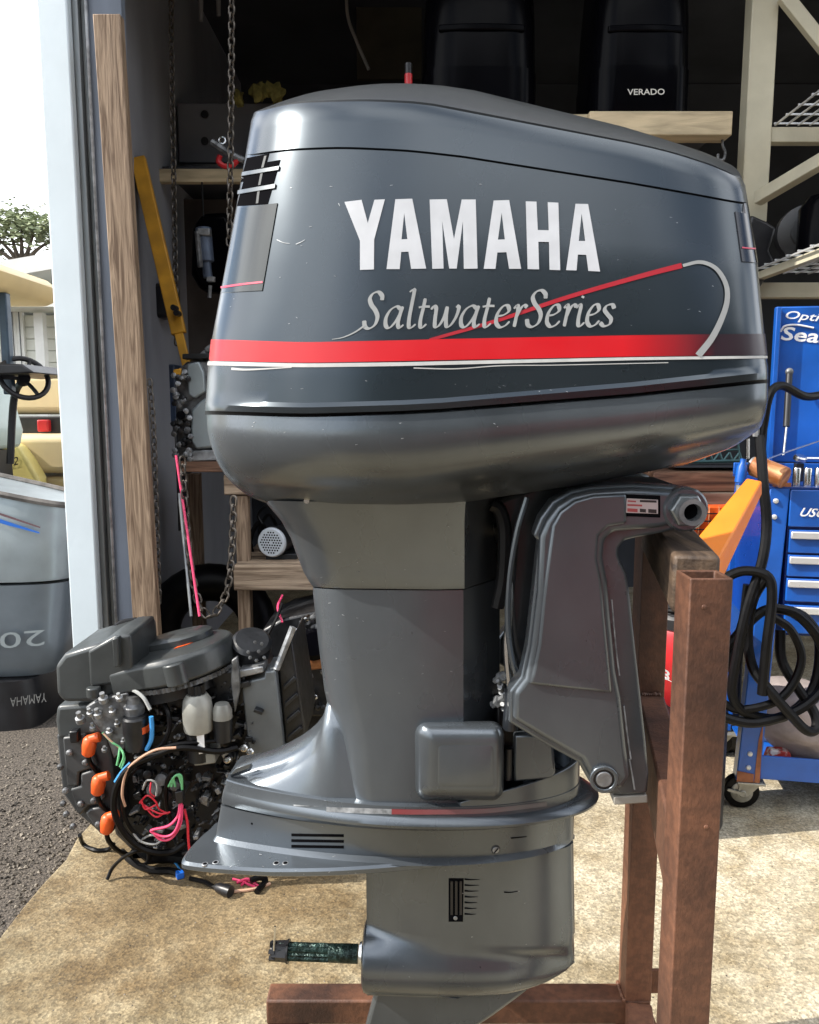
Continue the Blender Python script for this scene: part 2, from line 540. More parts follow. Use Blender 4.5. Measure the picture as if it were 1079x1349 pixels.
# ================================================================== yard on the left
YH = 11.0                                    # house far behind
house = thing('house', 'pale house with wide eaves far behind the golf cart', 'house', (at(60, 500, YH).x, YH + 2, -0.05))
hx0, hx1 = at(-160, 450, YH).x, at(150, 450, YH).x
wz1 = at(60, 415, YH).z
MB().span((hx0, YH, -0.05), (hx1, YH + 6, wz1)).build('wall', m_siding, house)
nb = 16
b0 = MB().span((hx0 - 0.01, YH - 0.03, 0.0), (hx1 + 0.01, YH - 0.001, (wz1 + 0.02) / nb - 0.012)).build('siding_board', m_siding, house, bevel=0.004)
for k in range(1, nb):
    share(b0, 'siding_board', house, Matrix.Translation((0, 0, wz1 / nb * k)))
ez0, ez1 = at(60, 425, YH).z, at(60, 388, YH).z
rf = MB()
rf.prism([(hx0 - 0.5, YH - 0.7, ez0 + 0.05), (hx1 + 0.5, YH - 0.7, ez0 + 0.75), (hx1 + 0.5, YH - 0.7, ez0 + 0.95), (hx0 - 0.5, YH - 0.7, ez0 + 0.25)], (0, 7, 0))
rf.build('roof', m_trim, house)
MB().span((hx0 - 0.4, YH - 0.65, wz1 + 0.03), (hx1 + 0.4, YH - 0.0, wz1 + 0.10)).build('soffit', m_siding, house)
for (xa, xb) in ((18, 24), (27, 33)):
    pa, pb = at(xa, 410, YH - 0.05), at(xb, 520, YH - 0.05)
    wf = MB().span((pa.x - 0.05, YH - 0.09, pb.z - 0.05), (pb.x + 0.05, YH - 0.035, pa.z + 0.05)).build('window', m_trim, house, bevel=0.004)
    MB().span((pa.x, YH - 0.10, pb.z), (pb.x, YH - 0.092, pa.z)).build('pane', m_glass, wf)
pa = at(52, 380, YH - 0.2)
MB().span((pa.x - 0.06, YH - 0.3, -0.05), (pa.x + 0.06, YH - 0.18, wz1)).build('porch_post', m_trim, house, bevel=0.006)

# tree
TY = 24.0
tb = ground(28, 560, -0.05)
tp = at(28, 330, TY)
tree = thing('broadleaf_tree', 'spreading green tree showing above the golf cart roof', 'tree', (tp.x, TY, -0.05))
tk = MB()
z0, ztop = -0.05, at(28, 285, TY).z
zf = at(28, 345, TY).z
tk.tube([(tp.x, TY, z0), (tp.x + 0.1, TY, zf * 0.6), (tp.x, TY, zf)], lambda t: 0.22 - 0.1 * t, 8)
limb_ends = []
for (dx, yy) in ((-0.9, 304), (-0.45, 300), (0.05, 296), (0.55, 303), (1.0, 311), (-1.3, 318)):
    e = Vector((tp.x + dx, TY + random.uniform(-0.6, 0.6), at(28, yy, TY).z))
    tk.tube([(tp.x, TY, zf - 0.2), (tp.x + dx * 0.4, TY, zf + (e.z - zf) * 0.4), e], lambda t: 0.10 - 0.085 * t, 6)
    limb_ends.append(e)
tk.build('trunk', m_bark, tree)
cr = MB()
for e in limb_ends:
    for k in range(520):
        c = e + Vector((random.gauss(0, 0.42), random.gauss(0, 0.5), random.gauss(0.05, 0.22)))
        rot = Matrix.Rotation(random.random() * 6.28, 3, 'Z') @ Matrix.Rotation(random.uniform(0, 3.1), 3, 'X')
        s = random.uniform(0.05, 0.11)
        cr.add([c + rot @ Vector(v) * s for v in ((-1, 0, 0), (0, -0.5, 0.1), (1, 0, 0), (0, 0.5, 0.1))], [(0, 1, 2, 3)])
cr.build('crown', M('pale_leaf', (0.22, 0.26, 0.14), 0.6, var=0.5, vs=1.5), tree, smooth=0)

# golf cart whose front faces right
GY = 4.9
gc = thing('golf_cart', 'pale golf cart with cream canopy and black steering wheel left of the workshop', 'golf cart', (at(-60, 500, GY).x, GY, -0.05))
ra, rb = at(69, 342, GY), at(69, 372, GY)
rx1 = at(84, 350, GY + 0.6).x
rx0 = at(-330, 350, GY).x
canopy = MB()
ring_lo, ring_hi = [], []
zr0, zr1, zr2 = at(30, 372, GY - 0.5).z, at(30, 346, GY - 0.5).z, at(30, 322, GY - 0.5).z
def rrect(x0, x1, y0, y1, z, r, n=5, bulge=0.0):
    out = []
    for (cx, cy, a0) in ((x1 - r, y1 - r, 0), (x0 + r, y1 - r, 90), (x0 + r, y0 + r, 180), (x1 - r, y0 + r, 270)):
        for k in range(n + 1):
            a = R(a0 + 90 * k / n)
            out.append(Vector((cx + r * math.cos(a), cy + r * math.sin(a), z)))
    return out
canopy.loft([rrect(rx0 + 0.06, rx1 - 0.06, GY - 0.44, GY + 0.54, zr0, 0.1), rrect(rx0 + 0.02, rx1 - 0.02, GY - 0.49, GY + 0.59, zr0 + 0.03, 0.12), rrect(rx0, rx1, GY - 0.5, GY + 0.6, zr1, 0.12),
             rrect(rx0 + 0.05, rx1 - 0.05, GY - 0.45, GY + 0.55, zr1 + 0.05, 0.12), rrect(rx0 + 0.3, rx1 - 0.3, GY - 0.2, GY + 0.3, zr2 - 0.02, 0.12)])
canopy.build('canopy', m_creamroof, gc, smooth=50)
for yy in (GY - 0.1,):
    MB().beam((at(2, 340, yy).x, yy, zr0), (at(13, 520, yy).x, yy, at(14, 520, GY).z), 0.05, 0.06, (0, 1, 0)).build('roof_post', m_navy, gc, bevel=0.008)
cz0, cz1 = at(0, 596, GY).z, at(0, 474, GY).z
bx1 = at(20, 520, GY + 0.6).x
bodyp = [(rx0, cz0), (bx1 + 0.02, cz0), (bx1 + 0.05, cz0 + 0.12), (bx1, cz1 - 0.22), (bx1 - 0.12, cz1), (rx0, cz1)]
MB().prism([(x, GY - 0.5, z) for x, z in bodyp], (0, 1.1, 0)).build('front_cowl', m_palegreen, gc, bevel=0.03, seg=3)
for k, yy in enumerate((500, 516)):
    zz = at(0, yy, GY - 0.5).z
    MB().span((rx0, GY - 0.512, zz - 0.008), (bx1 - 0.08, GY - 0.503, zz + 0.004)).build('body_seam', m_track, gc)
sw = at(32, 498, GY - 0.1)
ax = Vector((0.55, -0.6, 0.45)).normalized()
wheel = MB()
mt = MB().ring(sw, ax, 0.135, 28)
wheel.tube(mt, 0.016, 8, 1, closed=True)
for k in (0, 9, 19):
    wheel.tube([sw - ax * 0.02, sw * 0.5 + mt[k] * 0.5, mt[k]], 0.012, 6)
wheel.cyl(sw - ax * 0.04, sw + ax * 0.005, 0.035, n=12)
wheel.build('steering_wheel', m_black, gc)
MB().tube([sw, sw - ax * 0.25, sw - ax * 0.25 + Vector((-0.05, 0, -0.4))], 0.022, 8).build('steering_column', m_black, gc)
d0 = at(20, 500, GY + 0.2)
MB().prism([(at(14, 482, GY).x, GY - 0.3, at(14, 482, GY).z), (at(60, 488, GY).x, GY - 0.3, at(60, 483, GY).z), (at(76, 494, GY).x, GY - 0.3, at(76, 494, GY).z), (at(14, 500, GY).x, GY - 0.3, at(14, 497, GY).z)], (0, 0.7, 0)).build('dashboard', m_black, gc, bevel=0.01)
for sxx in (rx0 + 0.4, bx1 - 0.25):
    for yy in (GY - 0.45, GY + 0.35):
        w = MB().cyl((sxx, yy - 0.06, 0.16), (sxx, yy + 0.08, 0.16), 0.21, n=24).build('wheel', m_rubber, gc, bevel=0.02)
MB().span((rx0, GY - 0.4, 0.15), (bx1, GY + 0.5, cz0 - 0.005)).build('chassis', m_black, gc)

# second cart with cream seat behind
SY = 6.2
sc = thing('golf_cart', 'second golf cart with a cream bench seat and yellowish rear body', 'golf cart', (at(40, 560, SY).x, SY, -0.05))
def slab_px(x0, x1, y0, y1, Y, d, bev, name, mat, par):
    p, q = at(x0, y1, Y), at(x1, y0, Y)
    return MB().span((p.x, Y, p.z), (q.x, Y + d, q.z)).build(name, mat, par, bevel=bev, seg=4, smooth=50)
slab_px(-60, 120, 492, 546, SY + 0.25, 0.16, 0.06, 'backrest', m_seat, sc)
slab_px(-60, 130, 574, 624, SY - 0.35, 0.6, 0.05, 'seat', m_seat, sc)
slab_px(-80, 135, 628, 720, SY - 0.3, 0.9, 0.04, 'body', m_cream, sc)
slab_px(-60, 125, 549, 572, SY + 0.18, 0.3, 0.01, 'cargo_tray', m_black, sc)
slab_px(49, 63, 553, 569, SY + 0.10, 0.06, 0.012, 'red_strap', m_red, sc)
fp = [at(-80, 596, SY - 0.5), at(6, 583, SY - 0.5), at(22, 587, SY - 0.5), at(36, 606, SY - 0.5), at(50, 630, SY - 0.5), at(52, 700, SY - 0.5), at(-80, 700, SY - 0.5)]
MB().prism(fp, (0, 0.16, 0)).build('fender', M('yellow_body', (0.78, 0.66, 0.24), 0.35, var=0.05), sc, bevel=0.03, seg=3)
tape = text_on('22', 'number_mark', m_black, sc, at(10, 615, SY - 0.503), at(24, 612, SY - 0.503), at(11, 604, SY - 0.503))
for xx in (-60, 110):
    p = at(xx, 700, SY)
    MB().cyl((p.x, SY - 0.3, 0.17), (p.x, SY - 0.12, 0.17), 0.22, n=24).build('wheel', m_rubber, sc, bevel=0.02)

# upturned silver cowl leaning by the corner
KY = 3.35
sil = thing('engine_cowl', 'silver outboard cowl with blue stripes standing upside down beyond the white corner', 'engine cowl', (at(0, 800, KY).x, KY, -0.05))
rows = [(632, -230, 112, 0.19), (650, -232, 112, 0.2), (700, -232, 111, 0.205), (750, -232, 110, 0.205), (768, -230, 108, 0.2), (772, -229, 107, 0.192), (800, -226, 104, 0.19), (850, -215, 98, 0.18), (880, -205, 92, 0.165), (892, -190, 80, 0.13)]
def superring(a0, a1, b, w, z, n0=3.0, n1=3.0, N=48, tilt=0.0):
    c, r = (a0 + a1) / 2, (a1 - a0) / 2
    out = []
    for k in range(N):
        t = 2 * math.pi * k / N
        ct, st = math.cos(t), math.sin(t)
        nn = n1 if ct > 0 else n0
        x = c + r * math.copysign(abs(ct) ** (2 / nn), ct)
        y = b + w * math.copysign(abs(st) ** (2 / nn), st)
        out.append(Vector((x, y, z + tilt * (x - c))))
    return out
rings = []
for y, xa, xb, w in rows:
    pz = at(40, y, KY - w)
    rings.append(superring(at(xa, y, KY).x, at(xb, y, KY).x, KY, w, pz.z, 4, 4, tilt=(-0.22 if y < 700 else -0.08 if y < 760 else 0)))
MB().loft(rings[:5]).build('shell', m_silver, sil, smooth=40)
MB().loft(rings[5:]).build('lower_shell', M('slate_grey_paint', (0.19, 0.225, 0.255), 0.35, 0.35, var=0.15, vs=5, coat=0.2), sil, smooth=40)
zb = at(40, 893, KY - 0.13).z
zbk = at(40, 905, KY - 0.2).z
MB().loft([superring(at(-215, 900, KY).x, at(72, 900, KY).x, KY, 0.21, -0.05, 5, 5), superring(at(-205, 900, KY).x, at(66, 900, KY).x, KY, 0.19, zb - 0.002, 5, 5)]).build('base_tray', m_black, sil, smooth=40)
rim = [p.copy() for p in rings[0]]
MB().tube([p + Vector((0, 0, 0.004)) for p in rim], 0.014, 6, 1, closed=True).build('rim_seal', M('seal_grey', (0.12, 0.11, 0.10), 0.7, var=0.4, vs=20), sil)
def on_face(pxs, Y, r, mat, name, par):
    MB().tube([at(x, y, Y) for x, y in pxs], r, 6).build(name, mat, par)
fy = KY - 0.2075
def ribbon(name, mat, par, top, bot, Y):
    n = len(top)
    P = [at(x, y, Y) for x, y in top] + [at(x, y, Y) for x, y in bot]
    MB().add(P, [(i, i + 1, n + i + 1, n + i) for i in range(n - 1)]).build(name, mat, par)
ribbon('blue_stripe', M('blue_print', (0.02, 0.13, 0.5), 0.35, var=0.05), sil, [(-60, 672), (-20, 677), (10, 687), (52, 701)], [(-60, 677), (-20, 683), (10, 692), (52, 703)], fy)
ribbon('brown_stripe', M('brown_print', (0.13, 0.07, 0.08), 0.35, var=0.05), sil, [(-60, 664), (-20, 669), (10, 679), (53, 694)], [(-60, 666), (-20, 672), (10, 682), (53, 696)], fy)
text_on('200', 'embossed_number', m_silver, sil, at(60, 829, KY - 0.1885), at(-32, 836, KY - 0.1885), at(60, 850, KY - 0.1885), lift=0.004)
text_on('YAMAHA', 'base_lettering', M('grey_print', (0.14, 0.14, 0.135), 0.5), sil, at(62, 912, KY - 0.212), at(14, 919, KY - 0.212), at(62, 924, KY - 0.212), lift=0.004)

# leaf mass added unseen behind the camera to darken the reflections in the paint
wd = MB()
for k in range(15000):
    x = random.uniform(-5, 38)
    h = 11.0 + 1.8 * math.sin(x * 0.5) + 1.2 * math.sin(x * 1.3 + 1)
    c = Vector((x, -16 + random.uniform(-1.6, 1.6), h * random.random() ** 0.8))
    rot = Matrix.Rotation(random.random() * 6.28, 3, 'Z') @ Matrix.Rotation(random.uniform(-1.2, 1.2), 3, 'X')
    s = random.uniform(0.25, 0.6)
    wd.add([c + rot @ Vector(v) * s for v in ((-1, 0, 0), (0, -0.6, 0.1), (1, 0, 0), (0, 0.6, 0.1))], [(0, 1, 2, 3)])
wd.build('added_woodland', m_leaf, smooth=0, kind='stuff')

# ================================================================== the outboard motor (own frame: a = bow, b = away from the camera, z = up)
PSI = R(3.0)
MO = Vector((0.10, 1.24, 0.0))
motor = thing('outboard_motor', 'large dark grey outboard motor with red striped cowl clamped upright on the rusty stand', 'outboard motor', MO, -PSI)
MINV = XF[motor.name].inverted()
MC = MINV @ CAM
def mray(px, py):
    return (MINV.to_3x3() @ ray(px, py))
def loc(px, py, b):
    d = mray(px, py)
    t = (b - MC.y) / d.y
    p = MC + d * t
    return p.x, p.z
def L3(px, py, b):
    a, z = loc(px, py, b)
    return Vector((a, b, z))

m_paint = M('grey_metallic_paint', (0.027, 0.038, 0.048), 0.28, 0.75, var=0.08, vs=5, coat=0.8, rvar=0.05)
m_paint2 = M('grey_leg_paint', (0.122, 0.139, 0.156), 0.28, 0.68, var=0.26, vs=3.5, coat=0.3, rvar=0.12, stretch=(1, 1, 0.6), bump=0.018, bs=260)
m_top = M('satin_top_paint', (0.016, 0.018, 0.020), 0.34, 0.35, var=0.15, vs=6)
m_groove = M('seam_black', (0.006, 0.006, 0.007), 0.9, var=0.1, spec=0.0)
m_letter = M('silver_lettering', (0.46, 0.475, 0.50), 0.45, 0.0, var=0.06, vs=30)
m_script = M('grey_script', (0.27, 0.28, 0.28), 0.45, 0.0, var=0.08, vs=40)
m_whiteline = M('white_line', (0.44, 0.44, 0.43), 0.45, var=0.08, vs=60)
m_scrape = M('scraped_paint', (0.20, 0.215, 0.23), 0.5, 0.3, var=0.4, vs=60, col2=(0.42, 0.44, 0.46))
m_pink = M('pink_line', (0.55, 0.05, 0.10), 0.4, var=0.05)

m_paint.node_tree.nodes['Principled BSDF'].inputs['Coat Roughness'].default_value = 0.2
m_paint2.node_tree.nodes['Principled BSDF'].inputs['Coat Roughness'].default_value = 0.16
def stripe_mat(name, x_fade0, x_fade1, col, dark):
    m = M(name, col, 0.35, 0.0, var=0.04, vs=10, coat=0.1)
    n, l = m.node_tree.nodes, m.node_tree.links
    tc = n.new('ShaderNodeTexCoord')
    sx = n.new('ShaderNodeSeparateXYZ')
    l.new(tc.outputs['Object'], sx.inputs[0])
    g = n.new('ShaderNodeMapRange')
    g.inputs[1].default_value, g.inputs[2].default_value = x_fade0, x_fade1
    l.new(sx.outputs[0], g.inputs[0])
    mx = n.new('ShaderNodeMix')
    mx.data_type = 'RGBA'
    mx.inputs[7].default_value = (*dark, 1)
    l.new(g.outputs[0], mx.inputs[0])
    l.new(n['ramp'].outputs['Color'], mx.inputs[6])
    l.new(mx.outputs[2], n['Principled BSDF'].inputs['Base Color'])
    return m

# ---- lofted shells from picture rows: each row = edge line on the near side, half width, corner squareness
NR = 120
def to_px(p):
    q = XF[motor.name] @ p - CAM
    fwd = q.y * CP - q.z * SP
    return 539.5 + FPX * q.x / fwd, 674.5 - FPX * (q.y * SP + q.z * CP) / fwd
def row(poly, w, n0=3.0, n1=10.0, wend=0.5, cmid=0.46, grow=0.0, be=None):
    pts = sorted(loc(x, y, -w) for x, y in poly)
    be = -wend * w if be is None else be
    a0 = loc(*poly[0], be)[0]
    a1 = loc(*poly[-1], be)[0]
    ww = w + grow
    fit = abs(be) > 1e-9
    def pyraw(x):
        if x <= poly[0][0]: return poly[0][1]
        for (x0, y0), (x1, y1) in zip(poly, poly[1:]):
            if x <= x1:
                return y0 + (y1 - y0) * (x - x0) / (x1 - x0)
        return poly[-1][1]
    def pyat(x):
        return (pyraw(x - 26) + 2 * pyraw(x - 13) + 2 * pyraw(x) + 2 * pyraw(x + 13) + pyraw(x + 26)) / 8
    def zf(a):
        if a <= pts[0][0]: return pts[0][1]
        for (x0, z0), (x1, z1) in zip(pts, pts[1:]):
            if a <= x1:
                return z0 + (z1 - z0) * (a - x0) / max(1e-9, x1 - x0)
        return pts[-1][1]
    def zs(a):
        h = 0.02
        return (zf(a - h) + 2 * zf(a) + zf(a + h)) / 4
    for it in range(4 if fit else 1):          # the shell's outline must meet the measured ends
        g = grow if it == (3 if fit else 0) else 0.0
        e0, e1 = a0 - g, a1 + g
        ac = e0 + (e1 - e0) * cmid
        out = []
        for k in range(NR):
            t = 2 * math.pi * k / NR
            ct, st = math.cos(t), math.sin(t)
            nn = n1 if ct > 0 else n0
            r = (e1 - ac) if ct > 0 else (ac - e0)
            a = ac + r * math.copysign(abs(ct) ** (2 / nn), ct)
            b = ww * math.copysign(abs(st) ** (2 / nn), st)
            out.append(Vector((a, b, zs(a))))
        if fit:
            for p in out:
                if p.y <= 1e-6:
                    for q in range(3):
                        X, Y_ = to_px(p)
                        p.z += (Y_ - pyat(X)) / FPX * 1.05
            for k in range(NR // 2 + 1, NR):
                pass
            lower = {round(p.x, 5): p.z for p in out if p.y <= 1e-6}
            for k in range(1, NR // 2):
                out[k].z = out[NR - k].z
        if fit and it < 3:
            X = [to_px(p)[0] for p in out]
            a0 += (poly[0][0] - min(X)) / FPX * 1.1
            a1 += (poly[-1][0] - max(X)) / FPX * 1.1
    return out
def lerp_rows(r0, r1, n):
    return [[p.lerp(q, k / n) for p, q in zip(r0, r1)] for k in range(1, n)]
W0, WT = 0.262, 0.205
lip0 = [(270, 541), (400, 545), (540, 541), (640, 535), (800, 522), (1012, 499)]
lip1 = [(270, 533), (400, 537), (540, 533), (640, 527), (800, 513), (1012, 490)]
lip2 = [(271, 527), (400, 531), (540, 527), (640, 521), (800, 507), (1012, 484)]
wl0 = [(274, 481), (400, 484), (540, 482), (640, 479), (800, 475), (1010, 472)]
wl1 = [(275, 476), (400, 479), (540, 477), (640, 474.5), (800, 471), (1010, 468.5)]
rd0 = [(276, 475), (400, 478), (540, 475.5), (640, 473), (800, 470), (1010, 467.5)]
rd1 = [(279, 447), (400, 451), (540, 448), (640, 445), (800, 442), (1007, 439.5)]
sm0 = [(323, 208), (374, 199), (450, 196), (540, 200), (660, 214), (780, 234), (900, 255), (986, 271)]
sm1 = [(323.5, 205), (374, 196), (450, 193), (540, 197), (660, 211), (780, 231), (900, 252), (985.5, 268)]
te0 = [(331, 160), (380, 146), (480, 144), (560, 148), (640, 163), (760, 183), (880, 210), (960, 234), (982, 249)]
te1 = [(335, 150), (380, 136), (480, 133), (560, 137), (640, 153), (760, 174), (880, 200), (955, 224), (978, 240)]
crown = [(356, 143), (375, 137), (440, 120), (500, 112), (540, 110.5), (600, 114), (680, 128), (760, 150), (850, 180), (930, 206), (958, 222)]
wof = lambda y: W0 - (W0 - WT) * max(0.0, min(1.0, (531 - y) / 390.0)) ** 1.25
rl2, rw0, rr1 = row(lip2, W0 - 0.002), row(wl0, wof(481)), row(rd1, wof(447))
rs0, rs1 = row(sm0, wof(208)), row(sm1, wof(205))
mid = [(301, 330), (400, 324), (540, 326), (640, 330), (800, 338), (998, 348)]
rm = row(mid, wof(330))
rows = [row(lip0, W0 - 0.012), row(lip0, W0 + 0.001), row(lip1, W0 + 0.002), row(lip2, W0 - 0.002)]
rows += lerp_rows(rl2, rw0, 3) + [rw0] + lerp_rows(rw0, rr1, 3) + [rr1] + lerp_rows(rr1, rm, 5) + [rm] + lerp_rows(rm, rs0, 5) + [rs0]
cowl = MB().loft(rows, True, True)
cowl_o = cowl.build('upper_cowl', m_paint, motor, smooth=28, local=True)
# cap section above the seam
cap = [row(sm0, wof(206) - 0.006), row(sm1, wof(206) - 0.006, grow=0.0), row(sm1, wof(205) + 0.001)]
rt0, rt1 = row(te0, WT + 0.001), row(te1, WT - 0.006)
cap += lerp_rows(cap[-1], rt0, 3) + [rt0, rt1]
cap_o = MB().loft(cap, True, True).build('top_cover', m_paint, motor, smooth=28, local=True)
# crown: from the edge up to the middle ridge
rc = row(crown, 0.004, be=0.0)
for p in rc:
    p.z = CAM_H + (p.z - CAM_H) * 0.970      # the outline is formed nearer than the middle plane
def crown_ring(s):
    out = []
    for p, q in zip(rt1, rc):
        k = p.lerp(q, s)
        k.z = p.z + (q.z - p.z) * math.sin(s * math.pi / 2) ** 0.9
        out.append(k)
    return out
cr_rows = [[p - Vector((0, 0, 0.006)) for p in crown_ring(0.025)]] + [crown_ring(s) for s in (0.025, 0.06, 0.12, 0.2, 0.3, 0.42, 0.55, 0.7, 0.85, 1.0)]
crown_o = MB().loft(cr_rows, True, True).build('crown', m_top, cap_o, smooth=40, local=True)
# seal under the cowl
seal0 = [(x, y + 5) for x, y in lip0]
MB().loft([row(seal0, W0 - 0.010), row(lip0, W0 - 0.008)], True, True).build('cowl_seal', m_rubber, motor, smooth=30, local=True)

# ---- lower pan
P0 = [(272, 546), (400, 550), (540, 546), (640, 540), (800, 527), (1012, 504)]
P1 = [(275, 575), (400, 582), (540, 578), (640, 571), (800, 555), (1011, 530)]
P2 = [(286, 608), (400, 616), (540, 613), (640, 603), (800, 584), (1006, 552)]
P3 = [(302, 632), (400, 641), (540, 639), (640, 626), (800, 604), (1000, 564)]
P4 = [(320, 648), (430, 655), (540, 653), (640, 640), (800, 615), (985, 575)]
P5 = [(332, 655), (430, 663), (540, 662), (640, 652), (800, 624), (960, 590)]
P6 = [(350, 662), (430, 668), (540, 668), (640, 662), (760, 640), (900, 612)]
pr = [row(P0, W0 - 0.003), row(P1, W0 - 0.001), row(P2, W0 - 0.012), row(P3, W0 - 0.040), row(P4, 0.185), row(P5, 0.160), row(P6, 0.135)]
fine = []
for k in range(len(pr) - 1):
    A, B_ = pr[k], pr[k + 1]
    Z0 = pr[k - 1] if k else None
    Z1 = pr[k + 2] if k + 2 < len(pr) else None
    for i in range(4):
        t = i / 4
        rg = []
        for j in range(NR):
            p1, p2 = A[j], B_[j]
            p0 = Z0[j] if Z0 else p1 * 2 - p2
            p3 = Z1[j] if Z1 else p2 * 2 - p1
            rg.append(0.5 * ((2 * p1) + (p2 - p0) * t + (2 * p0 - 5 * p1 + 4 * p2 - p3) * t * t + (3 * p1 - p0 - 3 * p2 + p3) * t ** 3))
        fine.append(rg)
fine.append(pr[-1])
pan_o = MB().loft(fine, True, True).build('lower_pan', m_paint2, motor, smooth=45, local=True)

def taper(s_, w, wst):
    return wst + (w - wst) * math.sin(max(0.0, min(1.0, s_)) * math.pi / 2) ** 0.85
# ---- leg sections: plan outline with a rounded stern, straight sides and a bevelled bow
def plan(aL, aC, aR, w, wf, z, nst=10, rl=None, zc=None):
    rl = min(0.5 * w, 0.44 * (aC - aL)) if rl is None else rl
    P = []
    near = []
    z0 = z if zc is None else zc
    for k in range(nst + 1):
        t = math.pi / 2 * k / nst
        near.append((aL + rl * 1.3 * (1 - math.sin(t)), -w * math.cos(t)))     # side -> stern tip
    aM = aC - 0.35 * (aC - aL)
    seq = [(aR, -wf), (aC, -0.93 * w), ((aM + aC) / 2, -0.985 * w), (aM, -w)] + near + [(a, -b) for a, b in near[::-1][1:]] + [(aM, w), ((aM + aC) / 2, 0.985 * w), (aC, 0.93 * w), (aR, wf)]
    return [Vector((a, b, z0 + (z - z0) * min(1, abs(b) / w) ** 0.8)) if a < aC - 1e-6 else Vector((a, b, z)) for a, b in seq]
def legrow(y, xl, xc, xr, w, wf):
    rl = None
    a0, z0 = loc(xl, y, -0.15 * w)
    a1, z = loc(xc, y, -w)
    rl = None
    a2 = loc(xr, y, -wf)[0]
    return plan(a0, a1, a2, w, wf, z, zc=z0, rl=rl)
ap = [(662, 350, 614, 668, 0.150, 0.008), (668, 353, 613, 666, 0.148, 0.008), (690, 371, 612, 662, 0.138, 0.008), (712, 383, 612, 660, 0.128, 0.008), (735, 391, 612, 660, 0.118, 0.008), (758, 400, 612, 660, 0.110, 0.008), (772, 408, 612, 660, 0.106, 0.008), (777, 412, 612, 660, 0.102, 0.008)]
apron_o = MB().loft([legrow(*r) for r in ap]).build('apron', m_paint2, motor, smooth=38, local=True)
lg = [(778.5, 412, 610.5, 658, 0.0985, 0.008), (785, 412, 610.5, 658, 0.0985, 0.008), (850, 419, 610.5, 658, 0.097, 0.008), (915, 427, 610.5, 658, 0.096, 0.008), (938, 432, 610.5, 658, 0.096, 0.008), (975, 440, 611, 658, 0.098, 0.008), (1068, 446, 615, 658, 0.106, 0.008)]
leg_o = MB().loft([legrow(*r) for r in lg]).build('exhaust_leg', m_paint2, motor, smooth=34, local=True)
# stern sweep: upright sections whose top follows the measured ridge
zb_fl = loc(540, 1066, -0.110)[1]
fl = [(297.5, 1031, 0.10), (298.5, 1027, 0.10), (303, 1023, 0.10), (318, 1018, 0.10), (335, 1012.5, 0.10), (352, 1007, 0.10), (370, 999.5, 0.10), (386, 991, 0.095), (399, 982, 0.097), (409, 973, 0.098), (417, 962, 0.0985), (422.5, 950, 0.0985), (426.5, 936, 0.098), (430, 924, 0.0975), (437, 918, 0.097), (450, 922, 0.0968), (475, 937, 0.0966), (505, 957, 0.0964), (540, 985, 0.0955)]
_a0, _a1 = loc(299, 1060, -0.046)[0], loc(760, 1040, 0.0)[0]
t_ref = (_a0, _a0 + (_a1 - _a0) * 0.52)
frings = []
for i, (x, y, w) in enumerate(fl):
    az_, zt_f = loc(x, y, -0.045 if x > 330 else -0.03 - 0.015 * (x - 297) / 33)
    if x < 432:
        aS0, aC0 = t_ref
        w = min(w, 0.985 * taper((az_ - aS0 - 0.006) / (aC0 - aS0 - 0.006), 0.110, 0.046)) * (0.93 if i == 0 else 1.0)
    H = zt_f - zb_fl
    wt = 0.55 * w
    side = []
    for k in range(11):
        q = k / 10
        side.append((wt + (w - wt) * (1 - q) ** 0.42, (H - 0.014) * q))
    for k in range(1, 5):
        ph_ = math.pi / 2 * k / 5
        side.append((wt * math.cos(ph_), H - 0.014 + 0.014 * math.sin(ph_)))
    side.append((0.0, H))
    rg = [Vector((az_, -bb, zb_fl + hh)) for bb, hh in side] + [Vector((az_, bb, zb_fl + hh)) for bb, hh in side[::-1][1:]]
    frings.append(rg)
sweep_o = MB().loft(frings).build('stern_sweep', m_paint2, leg_o, smooth=42, local=True)
hp = MB()
pl_px = [(303, 1022), (329, 1013), (332, 1006), (311, 1013)]
hp.loft([[L3(x, y, -0.040) + Vector((0, -dz, dz)) for x, y in pl_px] for dz in (-0.006, 0.002)])
hp.build('stern_plug', m_paint2, leg_o, local=True, bevel=0.0006)

# ---- round lower mount tier, splash lip, gearcase block
def oval(y, xl, xr, w, n0=2.6, n1=2.2, cm=0.52, be=0.0, dz=0.0, wst=None):
    z = loc(540, y, -w)[1] + dz
    wst = 0.42 * w if wst is None else wst
    a0, a1 = loc(xl, y, -wst)[0], loc(xr, 1040, be)[0]
    ac = a0 + (a1 - a0) * cm
    near = []
    for k in range(37):                       # bow: half an ellipse
        t = math.pi / 2 * k / 36
        near.append((ac + (a1 - ac) * abs(math.cos(t)) ** (2 / n1), -w * abs(math.sin(t)) ** (2 / n1)))
    for k in range(1, 25):                    # stern: a wedge with a blunt end
        s_ = 1 - k / 24
        near.append((a0 + 0.006 + (ac - a0 - 0.006) * s_, -taper(s_, w, wst)))
    near += [(a0 + 0.0025, -wst + 0.0015), (a0, -wst + 0.005)]
    return [Vector((a, b, z)) for a, b in near] + [Vector((a, -b, z)) for a, b in near[::-1][:-1]]
t_rows = [oval(1060, 299, 760, 0.110, wst=0.046), oval(1063, 298, 763, 0.1145, wst=0.048), oval(1076, 295, 763, 0.116, wst=0.048), oval(1078, 294.5, 764, 0.117, wst=0.048)]
tier_o = MB().loft(t_rows).build('lower_mount_flange', m_paint2, motor, smooth=35, local=True)
def wrap_band(mat, name, par, y0, y1, w, off):
    MB().loft([oval(y0, 293, 763, w + off, be=0.0), oval(y1, 293, 763, w + off, be=0.0)], False, False).build(name, mat, par, smooth=40, local=True)
